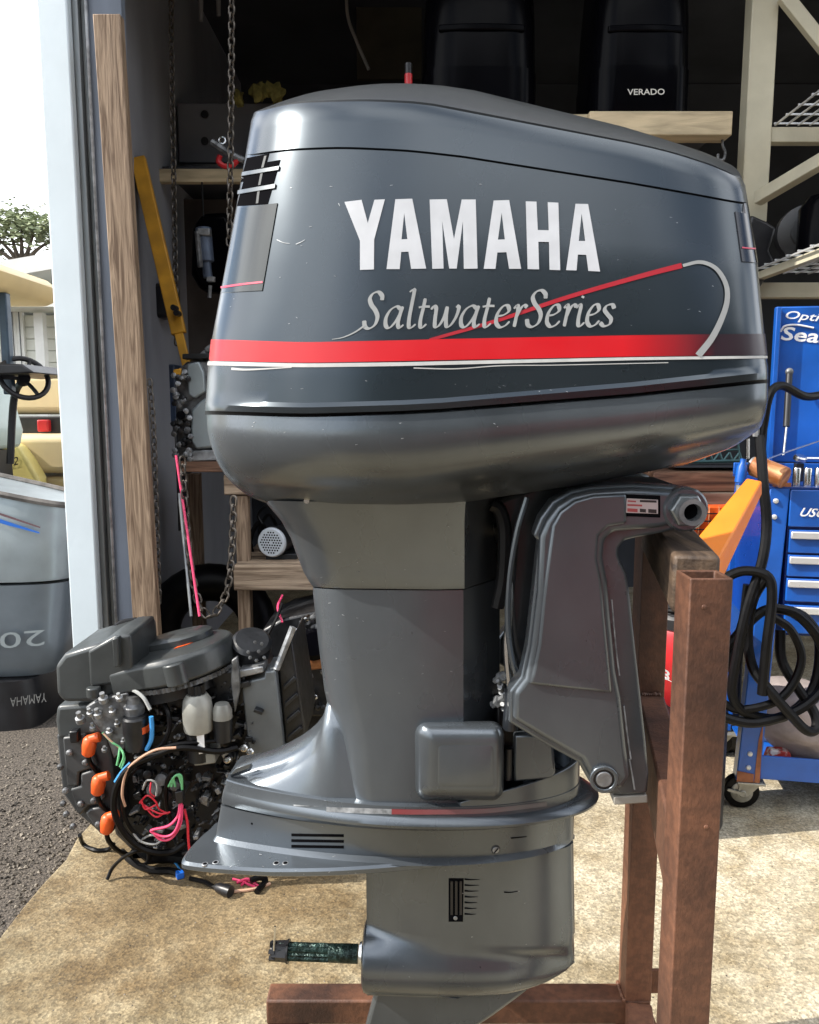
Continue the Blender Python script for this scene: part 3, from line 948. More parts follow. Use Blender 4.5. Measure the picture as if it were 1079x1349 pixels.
m_band = stripe_mat('worn_red_band', -0.12, 0.07, (0.20, 0.035, 0.04), (0.105, 0.095, 0.098))
# raised collar round the bow end of the flange
col_o, col_i = oval(1060, 299, 762, 0.1135, wst=0.046), oval(1060, 305, 752, 0.1055, wst=0.04)
nn_ = len(col_o)
amax = max(p.x for p in col_o)
ast = loc(600, 1060, -0.11)[0]
idx = [k for k in range(nn_) if col_o[k].x > ast]
idx = [k for k in idx if k > nn_ // 2] + [k for k in idx if k <= nn_ // 2]
secs = []
for k in idx:
    h_ = 0.040 * max(0.0, (col_o[k].x - ast) / (amax - ast)) ** 0.8 + 0.001
    po, pi = col_o[k], col_i[k]
    secs.append([Vector((po.x, po.y, po.z - 0.004)), Vector((po.x, po.y, po.z + h_)), Vector((pi.x, pi.y, pi.z + h_)), Vector((pi.x, pi.y, pi.z - 0.004))])
MB().loft(secs).build('mount_collar', m_paint2, tier_o, smooth=40, local=True, bevel=0.0015)
s_rows = [oval(1077, 295, 766, 0.117, wst=0.047), oval(1082, 294, 780, 0.1215, n1=2.15, wst=0.0475), oval(1089, 293, 788, 0.1245, n1=2.15, wst=0.048), oval(1092, 292.5, 787, 0.1235, n1=2.15, wst=0.048), oval(1094, 292, 768, 0.112, wst=0.0475)]
MB().loft(s_rows).build('splash_lip', m_paint2, motor, smooth=30, local=True)
g_rows = [oval(1093, 291, 757, 0.103, 2.2, 2.0, wst=0.047), oval(1110, 285, 757, 0.097, 2.2, 2.0), oval(1135, 283, 757, 0.092, 2.2, 2.0)]
for r in g_rows[:1]:
    pass
zpl = loc(480, 1157, -0.125)[1]
blk_lo = oval(1118, 284, 757, 0.096, 2.2, 2.0, wst=0.052)
for p in blk_lo: p.z = zpl + 0.018
blk_lo2 = oval(1120, 279, 757, 0.107, 2.2, 2.0, wst=0.060)
for p in blk_lo2: p.z = zpl + 0.011
block_o = MB().loft(g_rows[:1] + [blk_lo, blk_lo2]).build('gearcase_block', m_paint2, motor, smooth=35, local=True)
# anti-ventilation plate
def plate_ring(z, g=0.0):
    tip = loc(245, 1150, -0.090)[0] - g
    a1 = loc(757, 1105, 0)[0] + g
    prof = [(0.03, 0.0), (0.024, 0.022), (0.012, 0.046), (0.003, 0.072), (0.0, 0.095), (0.002, 0.109), (0.010, 0.118), (0.045, 0.123), (0.10, 0.127), (0.19, 0.130), (0.26, 0.130), (0.38, 0.124), (0.5, 0.112), (0.62, 0.096), (0.75, 0.074), (0.87, 0.049), (0.95, 0.028), (1.0, 0.0)]
    near = [(tip + (a1 - tip) * t, -(w + g if 0 < w else 0)) for t, w in prof]
    near = [(p.x, p.y) for p in catmull([Vector((a, b, 0)) for a, b in near], 4)]
    far = [(a + 0.03 * max(0.0, 1 - (a - tip) / 0.11) * min(1.0, -b / 0.03), -b) for a, b in near[::-1][1:-1]]
    return [Vector((a, b, z)) for a, b in near + far]
plate_o = MB().loft([plate_ring(zpl, -0.003), plate_ring(zpl + 0.0025), plate_ring(zpl + 0.009), plate_ring(zpl + 0.0125, -0.004)]).build('cavitation_plate', m_paint2, motor, smooth=30, local=True)

# ---- gearcase strut, torpedo, skeg
def foil(aL, aR, w, z, n=36, nose=0.6):
    near = []
    for k in range(n + 1):
        t = k / n
        x = aL + (aR - aL) * t
        y = w * (t ** 0.55) * ((1 - t) ** 0.42) * 1.95
        near.append((x, -min(y, w)))
    far = [(a, -b) for a, b in near[::-1][1:-1]]
    return [Vector((a, b, z)) for a, b in near + far]
zax = loc(540, 1259, 0)[1]
st = []
for y, xl, xr, w in ((1150, 481, 757, 0.050), (1157, 482, 757, 0.047), (1180, 484, 757, 0.044), (1205, 486, 757, 0.043), (1220, 486, 757, 0.045), (1234, 484, 757, 0.050), (1248, 482, 756, 0.0575)):
    st.append(foil(loc(xl, y, 0)[0], loc(xr, y, 0)[0], w, loc(540, y, -w)[1]))
aT = loc(477, 1259, -0.03)[0]
aN = loc(757, 1259, 0)[0]
Lt = aN - aT
prof = [(0.0, 0.050), (0.003, 0.0565), (0.02, 0.058)] + [(Lt * t, r) for t, r in [(0.12, 0.058), (0.4, 0.0575), (0.55, 0.055), (0.675, 0.050), (0.786, 0.0405), (0.85, 0.0325), (0.896, 0.0245), (0.94, 0.0155), (0.975, 0.0075), (1.0, 0.002)]]
def torp_r(t):
    pr_ = [(0.0, 0.058), (0.12, 0.058), (0.4, 0.0575), (0.55, 0.055), (0.675, 0.050), (0.786, 0.0405), (0.85, 0.0325), (0.896, 0.0245), (0.94, 0.0155), (0.975, 0.0075), (1.0, 0.002)]
    for (t0, r0), (t1, r1) in zip(pr_, pr_[1:]):
        if t <= t1:
            return r0 + (r1 - r0) * (t - t0) / (t1 - t0)
    return 0.004
aS = loc(484, 1190, 0)[0]
body = []
nz_ = 34
zbot = zax - 0.066
for i in range(nz_ + 1):
    z = zpl + 0.002 + (zbot - zpl - 0.002) * i / nz_
    dz = z - zax
    near = []
    tend = 1.0
    if dz < 0.012:
        lim = abs(dz) if dz < 0 else 0.0
        tend = max([q / 200 for q in range(201) if torp_r(q / 200) >= lim] or [0.5])
    aE = aT + Lt * tend
    if dz > 0.0:
        a_top = loc(756, 1040, 0.0)[0]
        aE = aN + (a_top - aN) * min(1.0, dz / (zpl - zax))
    for k in range(49):
        t = k / 48
        a = aS + (aE - aS) * t
        tt = (a - aT) / Lt
        fade = max(0.0, min(1.0, (dz - 0.004) / 0.045))
        wsx = max(0.006, min(0.046, 0.046 * 1.95 * (t ** 0.5) * ((1 - t) ** 0.38))) * fade + 0.011 * min(1.0, (1 - t) * 9) * (1 - fade) if 0 < t < 1 else 0.0
        if t == 0: wsx = 0.012
        wt = math.sqrt(max(0.0, torp_r(tt) ** 2 - dz * dz)) * 1.012
        kk = 0.028
        h = max(0.0, kk - abs(wsx - wt)) / kk
        w_ = max(wsx, wt) + h * h * kk * 0.25
        if t == 1: w_ = 0.001 if abs(dz) < 0.058 else 0.010
        near.append((a, -w_))
    body.append([Vector((a, b, z)) for a, b in near] + [Vector((a, -b, z)) for a, b in near[::-1]])
strut_o = MB().loft(body).build('gearcase_body', m_paint2, motor, smooth=60, local=True)
torp_o = MB().lathe((aT, 0, zax), (1, 0, 0), prof, 40).build('gearcase_torpedo', m_paint2, motor, smooth=35, local=True)
sk = [(496, 1296), (690, 1290), (697, 1298), (679, 1312), (649, 1334), (626, 1349), (590, 1385), (560, 1450), (470, 1450), (474, 1380), (484, 1340)]
skeg_o = MB().prism([L3(x, y, 0) + Vector((0, -0.011, 0)) for x, y in sk], (0, 0.022, 0)).build('skeg', m_paint2, motor, bevel=0.007, seg=3, local=True)

# ---- propeller shaft
za = zax
sh = MB()
a_s = loc(368, 1258, 0)[0]
ring0 = []
for k in range(28):
    rr = 0.0150 if k % 2 else 0.0128
    ring0.append((rr, 2 * math.pi * k / 28))
sh.loft([[Vector((a, rr * math.cos(t), za + rr * math.sin(t))) for rr, t in ring0] for a in (a_s, a_s + 0.086)])
sh.lathe((a_s + 0.086, 0, za), (1, 0, 0), [(0, 0.0148), (0.03, 0.0155), (0.05, 0.0155)], 24)
sh.build('propeller_shaft', M('greased_spline', (0.02, 0.04, 0.035), 0.3, 0.6, var=0.6, vs=60, bump=0.5, bs=120), motor, smooth=25, local=True)
MB().lathe((aT - 0.008, 0, za), (1, 0, 0), [(0, 0.018), (0.012, 0.024)], 24).build('shaft_seal', m_chrome, motor, local=True)
nut = MB()
a_n = loc(357, 1258, 0)[0]
nut.lathe((a_n, 0, za), (1, 0, 0), [(0, 0.008), (0.004, 0.0095), (0.010, 0.0095)], 16)
nut.lathe((a_n + 0.004, 0, za), (1, 0, 0), [(0, 0.016), (0.024, 0.0175)], 6)
for k in range(6):
    t = 2 * math.pi * (k + 0.5) / 6
    nut.box((a_n + 0.004, 0.0125 * math.cos(t), za + 0.0125 * math.sin(t)), (0.010, 0.007, 0.007), Matrix.Rotation(t, 3, 'X'))
nut.lathe((a_n + 0.0285, 0, za), (1, 0, 0), [(0, 0.0195), (0.003, 0.0195)], 24)
nut.build('castle_nut', m_black, motor, smooth=25, local=True)
MB().tube([L3(361, 1252, -0.012), L3(361.5, 1240, -0.012), L3(362.5, 1220, -0.014)], 0.0018, 6).build('cotter_pin', m_chrome, motor, local=True)

# ---- surfaces to lay small parts and print on
def bvh_of(o):
    me = o.data
    return BVHTree.FromPolygons([v.co.copy() for v in me.vertices], [tuple(p.vertices) for p in me.polygons])
BV = {}
for o in (cowl_o, cap_o, pan_o, apron_o, leg_o, sweep_o, tier_o, block_o, strut_o, plate_o):
    BV[o.name] = bvh_of(o)
def cast(px, py, off, names):
    d = mray(px, py).normalized()
    best = None
    for nm in names:
        h = BV[nm].ray_cast(MC, d)
        if h[0] is not None and (best is None or h[3] < best[3]):
            best = h
    if best is None:
        return None
    n = best[1]
    if n.dot(d) > 0:
        n = -n
    return best[0] + n * off
def decal(name, mat, par, V, F, off, names, step=9.0):
    """flat print: vertices V in picture px, laid on the surface below, cut finely so that it follows the curve"""
    bm = bmesh.new()
    vs = [bm.verts.new((x, y, 0)) for x, y in V]
    for f in F:
        try:
            bm.faces.new([vs[i] for i in f])
        except ValueError:
            pass
    xs, ys = [v[0] for v in V], [v[1] for v in V]
    for ax, lo, hi in ((0, min(xs), max(xs)), (1, min(ys), max(ys))):
        k = math.floor(lo / step) * step + step
        while k < hi:
            co, no = ((k, 0, 0), (1, 0, 0)) if ax == 0 else ((0, k, 0), (0, 1, 0))
            bmesh.ops.bisect_plane(bm, geom=bm.verts[:] + bm.edges[:] + bm.faces[:], plane_co=co, plane_no=no, dist=1e-4)
            k += step
    bm.verts.index_update()
    P, keep = [], {}
    for v in bm.verts:
        p = cast(v.co.x, v.co.y, off, names)
        if p is not None:
            keep[v.index] = len(P)
            P.append(p)
    FF = [tuple(keep[v.index] for v in f.verts) for f in bm.faces if all(v.index in keep for v in f.verts)]
    bm.free()
    return MB().add(P, FF).build(name, mat, par, smooth=60, local=True)
def fill(contours):
    """triangulate polygons with holes (picture px)"""
    cu = bpy.data.curves.new('outline', 'CURVE')
    cu.dimensions = '2D'
    cu.fill_mode = 'BOTH'
    for c in contours:
        sp = cu.splines.new('POLY')
        sp.points.add(len(c) - 1)
        for p, (x, y) in zip(sp.points, c):
            p.co = (x / 100, -y / 100, 0, 1)
        sp.use_cyclic_u = True
    ob = bpy.data.objects.new('outline', cu)
    COL.objects.link(ob)
    dg = bpy.context.evaluated_depsgraph_get()
    me = bpy.data.meshes.new_from_object(ob.evaluated_get(dg))
    V = [(v.co.x * 100, -v.co.y * 100) for v in me.vertices]
    F = [tuple(p.vertices) for p in me.polygons]
    bpy.data.objects.remove(ob)
    bpy.data.curves.remove(cu)
    bpy.data.meshes.remove(me)
    return V, F
def strip2(line, w0, w1=None):
    """a ribbon along a picture line, width in px"""
    P = [Vector((x, y, 0)) for x, y in line]
    P = catmull(P, 8)
    n = len(P)
    V = []
    for i, p in enumerate(P):
        d = (P[min(i + 1, n - 1)] - P[max(i - 1, 0)])
        d.normalize()
        w = w0 if w1 is None else w0 + (w1 - w0) * i / (n - 1)
        q = Vector((-d.y, d.x, 0)) * (w / 2)
        V += [(p.x + q.x, p.y + q.y), (p.x - q.x, p.y - q.y)]
    return V, [(2 * i, 2 * i + 1, 2 * i + 3, 2 * i + 2) for i in range(n - 1)]
CW = [cowl_o.name]

# stripes run round the whole cowl
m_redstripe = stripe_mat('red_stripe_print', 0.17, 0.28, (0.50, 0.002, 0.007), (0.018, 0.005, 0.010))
def band(name, mat, poly0, poly1, y0, y1, g):
    r0, r1 = row(poly0, wof(y0), grow=g), row(poly1, wof(y1), grow=g)
    MB().loft([r0] + lerp_rows(r0, r1, 3) + [r1], False, False).build(name, mat, cowl_o, smooth=40, local=True)
band('red_stripe', m_redstripe, rd0, rd1, 475, 447, 0.0011)
band('white_stripe', m_whiteline, wl0, wl1, 481, 476, 0.0012)
V, F = strip2([(306, 486), (330, 487), (385, 484)], 3.2, 1.5)
decal('white_scrape', m_whiteline, cowl_o, V, F, 0.0016, CW)
V, F = strip2([(545, 485), (600, 486), (660, 482), (740, 481), (880, 478)], 1.5, 1.0)
decal('white_scrape', m_whiteline, cowl_o, V, F, 0.0016, CW)

zx = lambda pts: [(440 + x / 2.84, 250 + y / 2.84) for x, y in pts]
LET = {
 0: [[(40, 47), (104, 39), (127, 126), (152, 39), (191, 37), (151, 188), (150, 299), (98, 301), (98, 192)]],
 1: [[(230, 37), (293, 35), (345, 296), (289, 297), (279, 233), (252, 234), (246, 298), (197, 298)], [(263, 88), (275, 186), (253, 187)]],
 2: [[(358, 38), (422, 37), (449, 186), (478, 38), (530, 38), (537, 296), (486, 297), (482, 120), (459, 296), (431, 296), (405, 118), (410, 296), (368, 297)]],
 3: [[(597, 42), (655, 40), (700, 297), (655, 297), (645, 235), (611, 236), (604, 297), (560, 297)], [(627, 88), (639, 187), (613, 188)]],
 4: [[(717, 45), (757, 46), (762, 152), (803, 153), (799, 48), (839, 50), (846, 302), (806, 301), (804, 197), (764, 196), (767, 299), (724, 298)]],
 5: [[(903, 54), (950, 55), (995, 307), (951, 305), (943, 245), (912, 244), (907, 303), (868, 302)], [(926, 90), (939, 193), (915, 193)]],
}
for k in range(6):
    V, F = fill([zx(c) for c in LET[k]])
    decal('letter', m_letter, cowl_o, V, F, 0.0012, CW)
# red slash and its grey loop
V, F = strip2([(566, 448), (650, 424), (750, 391), (846, 363.5), (898, 350)], 4.0, 7.0)
decal('red_slash', M('red_slash_print', (0.32, 0.008, 0.018), 0.35, var=0.05), cowl_o, V, F, 0.0009, CW)
V, F = strip2([(899, 350.5), (922, 346), (942, 354), (955, 374), (957, 396), (950, 420), (937, 446), (919, 469)], 4.0, 9.0)
decal('grey_loop', m_script, cowl_o, V, F, 0.0018, CW)
V, F = strip2([(481, 429), (468, 438), (452, 445), (438, 447.5)], 2.4, 0.8)
decal('script_tail', m_script, cowl_o, V, F, 0.0018, CW)
# hand-drawn script letters: strokes in x-height units
GL = {
 'S': (0.95, [[(.84, 1.30), (.80, 1.52), (.58, 1.68), (.32, 1.6), (.2, 1.36), (.32, 1.08), (.56, .82), (.70, .52), (.62, .18), (.36, .0), (.12, .08), (.03, .36)]]),
 'a': (0.80, [[(.66, .86), (.46, 1.0), (.22, .84), (.07, .48), (.10, .12), (.26, .02), (.46, .26), (.62, .62), (.68, .92)], [(.72, 1.0), (.64, .6), (.60, .2), (.68, .02), (.84, .16)]]),
 'l': (0.42, [[(.06, 1.66), (.22, 1.76), (.20, 1.2), (.16, .5), (.18, .08), (.28, .02), (.42, .18)]]),
 't': (0.50, [[(.26, 1.36), (.22, .9), (.16, .4), (.18, .08), (.28, .02), (.44, .18)], [(.02, .94), (.22, .98), (.50, .98)]]),
 'w': (1.20, [[(.0, .84), (.12, 1.0), (.22, .86), (.22, .4), (.26, .06), (.42, .10), (.60, .5), (.68, .98)], [(.68, .98), (.68, .5), (.74, .08), (.90, .10), (1.1, .48), (1.18, .9), (1.08, 1.02)]]),
 'e': (0.62, [[(.10, .50), (.34, .56), (.52, .74), (.46, .98), (.28, .96), (.10, .62), (.08, .22), (.24, .0), (.44, .06), (.60, .26)]]),
 'r': (0.55, [[(.0, .84), (.13, 1.0), (.18, .8), (.14, .4), (.10, .0)], [(.14, .42), (.28, .82), (.42, 1.0), (.56, .90)]]),
 'i': (0.40, [[(.0, .84), (.13, 1.0), (.18, .84), (.14, .4), (.16, .08), (.26, .02), (.40, .18)], [(.20, 1.30), (.23, 1.40)]]),
 's': (0.52, [[(.50, .80), (.40, .99), (.20, .94), (.14, .74), (.28, .52), (.42, .32), (.38, .08), (.18, .0), (.02, .16)]]),
}
SPANS = [('S', 478, 502), ('a', 505, 530), ('l', 532, 547), ('t', 548, 563), ('w', 565, 602), ('a', 604, 630), ('t', 632, 648), ('e', 650, 671), ('r', 674, 691), ('S', 692, 717), ('e', 717, 737), ('r', 740, 756), ('i', 756, 769), ('e', 770, 789), ('s', 789, 807)]
XHT, SLANT = 28.5, 0.20
for gi, (ch, xa, xb) in enumerate(SPANS):
    w, strokes = GL[ch]
    base = 433.0 - (xa - 480) * 0.010
    AV, AF = [], []
    for si, stpts in enumerate(strokes):
        P = catmull([Vector((xa + (xb - xa) * x / w + y * XHT * SLANT * 0.6, base - y * XHT, 0)) for x, y in stpts], 7)
        n = len(P)
        k0 = len(AV)
        for i, p in enumerate(P):
            d = (P[min(i + 1, n - 1)] - P[max(i - 1, 0)]).normalized()
            ang = math.atan2(-d.y, d.x)
            wd_ = 1.9 + 4.0 * abs(math.sin(ang - R(28))) ** 1.6
            if ch == 'S': wd_ *= 1.05
            if i in (0, n - 1) and len(strokes[si]) > 3: wd_ *= 0.7
            q = Vector((-d.y, d.x, 0)) * (wd_ / 2)
            AV += [(p.x + q.x, p.y + q.y), (p.x - q.x, p.y - q.y)]
        AF = [(k0 + 2 * i, k0 + 2 * i + 1, k0 + 2 * i + 3, k0 + 2 * i + 2) for i in range(n - 1)]
        decal('script_letter', m_script, cowl_o, AV[k0:], [tuple(j - k0 for j in f) for f in AF], 0.0015 + 0.0002 * si, CW, step=14)

# stern vent: dark opening, two slats, dividers and the glossy panel below; bow panel
def quad_px(c, nx=8, ny=6):
    (x0, y0), (x1, y1), (x2, y2), (x3, y3) = c     # tl tr br bl
    V, F = [], []
    for j in range(ny + 1):
        for i in range(nx + 1):
            s, t = i / nx, j / ny
            V.append(((x0 * (1 - s) + x1 * s) * (1 - t) + (x3 * (1 - s) + x2 * s) * t, (y0 * (1 - s) + y1 * s) * (1 - t) + (y3 * (1 - s) + y2 * s) * t))
    return V, [(j * (nx + 1) + i, j * (nx + 1) + i + 1, (j + 1) * (nx + 1) + i + 1, (j + 1) * (nx + 1) + i) for j in range(ny) for i in range(nx)]
def panel(name, mat, par, c, off, thick, names=CW, bev=0.0, nx=8, ny=6):
    V, F = quad_px(c, nx, ny)
    P0 = [cast(x, y, off, names) for x, y in V]
    P1 = [cast(x, y, off - thick, names) for x, y in V]
    if any(p is None for p in P0 + P1):
        ok = [i for i in range(len(P0)) if P0[i] is not None and P1[i] is not None]
        mp = {j: k for k, j in enumerate(ok)}
        P0 = [P0[i] for i in ok]
        P1 = [P1[i] for i in ok]
        F = [tuple(mp[i] for i in f) for f in F if all(i in mp for i in f)]
    n = len(P0)
    edges = {}
    for f in F:
        for a, b in zip(f, f[1:] + f[:1]):
            edges[(a, b)] = 1
    rim = [(a, b, b + n, a + n) for (a, b) in edges if (b, a) not in edges]
    return MB().add(P0 + P1, F + [tuple(i + n for i in f[::-1]) for f in F] + rim).build(name, mat, par, smooth=35, local=True, bevel=bev)
vent = panel('vent_opening', m_groove, cowl_o, [(322, 209), (373, 199), (353, 269), (306, 272)], 0.0006, 0.002, CW, nx=14)
m_slat = M('grey_slat', (0.13, 0.145, 0.155), 0.35, 0.4, var=0.05, coat=0.1)
m_div = M('dark_divider', (0.03, 0.034, 0.034), 0.5, var=0.1)
for c in ([(349, 206), (352, 205.5), (348, 221), (345, 221.5)], [(344, 229), (347, 228.5), (344, 244), (341, 244.5)], [(340, 252), (343, 251.5), (341, 268), (338, 268.5)]):
    panel('vent_divider', m_div, vent, c, 0.0012, 0.0008, nx=2)
panel('vent_slat', m_slat, vent, [(317, 228), (369, 219.5), (368, 224.5), (316.5, 233)], 0.0022, 0.0018, nx=14)
panel('vent_slat', m_slat, vent, [(311.5, 252), (364, 243), (363, 248.5), (311, 257)], 0.0022, 0.0018, nx=14)
for (y0, y1) in ((211, 199.5),):
    pass
m_vpanel = M('smoked_panel', (0.02, 0.024, 0.022), 0.14, 0.0, var=0.15, vs=4, coat=0.5, rvar=0.04)
vp = panel('corner_panel', m_vpanel, cowl_o, [(311, 275), (366, 268), (346, 383), (289.5, 386)], 0.0012, 0.003, CW, nx=16)
V, F = strip2([(292.5, 379), (320, 375), (347, 372)], 2.6)
decal('pink_line', m_pink, cowl_o, V, F, 0.0018, CW)
bp_ = panel('bow_panel', M('bow_panel_black', (0.006, 0.006, 0.009), 0.15, 0.0, var=0.1, coat=0.5, rvar=0.03), cowl_o, [(966, 266), (987, 271), (1000, 347), (977, 345)], 0.0014, 0.003, CW)
V, F = strip2([(976, 327), (986, 328), (998, 328.5)], 1.8)
decal('pink_line', m_pink, cowl_o, V, F, 0.0022, CW)
# scuffs on the cowl
for k in range(40):
    x, y = random.choice([(random.uniform(300, 980), random.uniform(500, 520)), (random.uniform(380, 960), random.uniform(215, 255)), (random.uniform(300, 460), random.uniform(230, 440)), (random.uniform(800, 980), random.uniform(270, 430))])
    an, ln = random.uniform(-0.5, 0.5), random.uniform(0.8, 4.0)
    V, F = strip2([(x, y), (x + ln * 0.5, y + ln * 0.5 * an), (x + ln, y + ln * an)], random.uniform(0.4, 0.9), 0.3)
    decal('paint_scuff', m_scrape, cowl_o, V, F, 0.0007, CW)
for pts in ([(365, 316), (374, 320), (382, 321)], [(390, 322), (397, 319), (402, 316)], [(446, 268), (448, 272)]):
    V, F = strip2(pts, 1.2, 0.6)
    decal('paint_scuff', m_scrape, cowl_o, V, F, 0.0007, CW)

# leg details
AL = [pan_o.name, apron_o.name, leg_o.name, tier_o.name, block_o.name, strut_o.name, plate_o.name]
sc0 = cast(404, 659, 0.0, [pan_o.name])
scr = MB()
if sc0 is not None:
    scr.cyl(sc0 + Vector((0, 0.006, 0)), sc0 + Vector((0, -0.001, -0.001)), 0.004, n=12)
    scr.build('pan_screw', m_chrome, pan_o, local=True, smooth=25)
V, F = strip2([(303, 1049), (330, 1056), (365, 1061), (430, 1066), (500, 1068.5), (516, 1069)], 7, 7)
decal('scraped_band', m_scrape, tier_o, V, F, 0.0008, [tier_o.name, leg_o.name])
V, F = strip2([(516, 1069), (560, 1069.5), (640, 1068), (720, 1059)], 7, 6)
decal('red_band', m_band, tier_o, V, F, 0.0008, [tier_o.name, leg_o.name])
for k in range(3):
    y = 1098 + 7.5 * k
    s = panel('vent_slot', m_groove, block_o, [(384, y), (453, y + 1), (453, y + 4.5), (384, y + 3.5)], 0.0006, 0.002, [block_o.name], nx=6, ny=1)
def dot(name, px, py, r, mat, par, names, h=0.003, n=16):
    p = cast(px, py, 0.0, names)
    if p is None:
        return None
    q = cast(px, py, 1.0, names)
    nn = (q - p).normalized()
    return MB().cyl(p - nn * 0.003, p + nn * h, r, n=n).build(name, mat, par, local=True, smooth=30, bevel=0.0006)
dot('screw', 653, 1119, 0.0072, m_black, block_o, [block_o.name], 0.0012)
dot('screw_slot', 653, 1119, 0.0055, m_alu, block_o, [block_o.name], 0.0024)
V, F = strip2([(650.5, 1122), (655.5, 1116)], 1.6)
decal('slot', m_groove, block_o, V, F, 0.0031, [block_o.name])
dot('drain_hole', 332, 1085, 0.002, m_groove, block_o, [block_o.name], 0.0006)
for (x, y, r) in ((270, 1138, 0.0032), (284, 1136, 0.0034), (364, 1137, 0.0036), (376, 1137, 0.0034)):
    dot('bolt_hole', x, y, r + 0.0018, m_alu, plate_o, [plate_o.name], 0.0004)
    dot('bolt_hole', x, y, r, m_groove, plate_o, [plate_o.name], 0.0009)
ST = [strut_o.name]
panel('intake_recess', m_groove, strut_o, [(591, 1157), (611, 1157), (610, 1214), (591, 1214)], 0.0006, 0.002, ST)
for k in range(3):
    x = 593.5 + 6.0 * k
    panel('intake_bar', m_black, strut_o, [(x, 1160), (x + 3.2, 1160), (x + 3.2, 1204), (x, 1204)], 0.0026, 0.003, ST, nx=2)
dot('intake_screw', 600, 1209, 0.0034, m_alu, strut_o, ST, 0.002)
for k in range(7):
    y = 1158 + 7.6 * k
    V, F = strip2([(612, y), (620, y + 0.7), (632 - k * 0.8, y + 0.4)], 2.4, 0.4)
    decal('intake_groove', m_groove, strut_o, V, F, 0.0006, ST)
V, F = strip2([(664, 1175), (672, 1175.5), (682, 1174)], 1.8, 0.8)
decal('casting_mark', m_groove, strut_o, V, F, 0.0006, ST)
V, F = strip2([(673, 1104), (684, 1103), (694, 1102)], 1.6, 0.8)
decal('casting_mark', m_groove, block_o, V, F, 0.0006, [block_o.name])
for k in range(95):
    x, y = random.choice([(random.uniform(300, 990), random.uniform(555, 600)), (random.uniform(400, 600), random.uniform(690, 770)), (random.uniform(430, 600), random.uniform(790, 930)), (random.uniform(310, 700), random.uniform(1078, 1092)), (random.uniform(500, 740), random.uniform(1120, 1300)), (random.uniform(300, 480), random.uniform(1125, 1152))])
    an = random.uniform(-0.6, 0.6)
    ln = random.uniform(0.8, 3.6)
    V, F = strip2([(x, y), (x + ln * math.cos(an) * 0.5, y + ln * math.sin(an) * 0.5), (x + ln * math.cos(an), y + ln * math.sin(an))], random.uniform(0.5, 1.3), 0.4)
    decal('paint_nick', m_scrape, leg_o, V, F, 0.0007, AL)

# exhaust cover box on the leg
def rpoly(x0, y0, x1, y1, r, b, n=5):
    pts = []
    for cx, cy, a0 in ((x1 - r, y0 + r, -90), (x1 - r, y1 - r, 0), (x0 + r, y1 - r, 90), (x0 + r, y0 + r, 180)):
        for k in range(n + 1):
            a = R(a0 + 90 * k / n)
            pts.append(L3(cx + r * math.cos(a), cy + r * math.sin(a), b))
    return pts
bxr = []
for g, b in ((0, -0.085), (3, -0.108), (9, -0.117), (17, -0.1225), (24, -0.1248), (30, -0.125)):
    bxr.append(rpoly(545 + g, 950 + g, 664 - g * 0.4, 1056 - g * 0.6, max(3, 17 - g * 0.5), b))
box_o = MB().loft(bxr).build('mount_cover', m_paint2, motor, smooth=40, local=True)
b2 = [rpoly(577, 982, 650, 1036, 6, -0.1252), rpoly(579, 984, 648, 1034, 5, -0.1258)]
MB().loft(b2).build('cover_face', m_paint2, box_o, smooth=40, local=True)

# ---- swivel bracket, tilt ram and cables between leg and clamp
m_dark = M('dark_casting', (0.018, 0.021, 0.026), 0.35, 0.3, var=0.3, vs=14, coat=0.2)
swp = [(650, 660), (705, 640), (900, 640), (905, 690), (810, 700), (760, 720), (735, 800), (725, 900), (705, 935), (690, 900), (676, 850), (670, 790), (676, 720), (655, 690)]
MB().prism([L3(x, y, -0.07) for x, y in swp], (0, 0.16, 0)).build('swivel_bracket', m_dark, motor, bevel=0.008, seg=3, local=True)
MB().tube([L3(x, y, -0.105) for x, y in ((694, 655), (681, 700), (671, 760), (669, 820), (675, 870), (686, 900))], 0.0045, 8).build('bracket_edge', m_paint2, motor, local=True)
MB().tube([L3(x, y, -0.10) for x, y in ((648, 665), (658, 672), (665, 700), (663, 760), (655, 800))], 0.010, 8).build('cable', m_rubber, motor, local=True)
MB().tube([L3(x, y, -0.09) for x, y in ((668, 735), (672, 790), (668, 850), (672, 905))], 0.006, 8).build('cable', m_chrome, motor, local=True)
rm_ = MB()
rm_.cyl(L3(700, 860, -0.03), L3(688, 960, -0.03), 0.022, n=18)
rm_.cyl(L3(676, 905, -0.09), L3(672, 960, -0.09), 0.012, n=14)
rm_.build('tilt_ram', m_dark, motor, local=True)
for (x, y, r) in ((658, 893, 0.010), (664, 914, 0.008), (655, 925, 0.012), (667, 935, 0.008), (661, 905, 0.006)):
    MB().lathe(L3(x, y, -0.075), (0.5 if r > 0.009 else -0.3, -0.6, 0.6), [(-0.012, r * 0.5), (0, r * 0.5), (0.001, r * 0.8), (0.009, r * 0.8), (0.010, r * 0.45), (0.022, r * 0.45)], 6 if r > 0.009 else 10).build('hose_fitting', m_dirtyalu, motor, local=True)
lm = MB().prism([L3(x, y, -0.085) for x, y in ((677, 968), (728, 968), (732, 1020), (726, 1026), (677, 1031))], (0, 0.14, 0))
lm.build('lower_mount', m_paint2, motor, bevel=0.004, local=True)
MB().prism([L3(x, y, -0.07) for x, y in ((655, 930), (690, 940), (690, 1040), (655, 1045))], (0, 0.12, 0)).build('mount_rubber', m_rubber, motor, bevel=0.003, local=True)
MB().lathe(L3(670, 985, -0.075), (0, 0, -1), [(0, 0.008), (0.05, 0.008)], 12).build('mount_bolt', m_dark, motor, local=True)

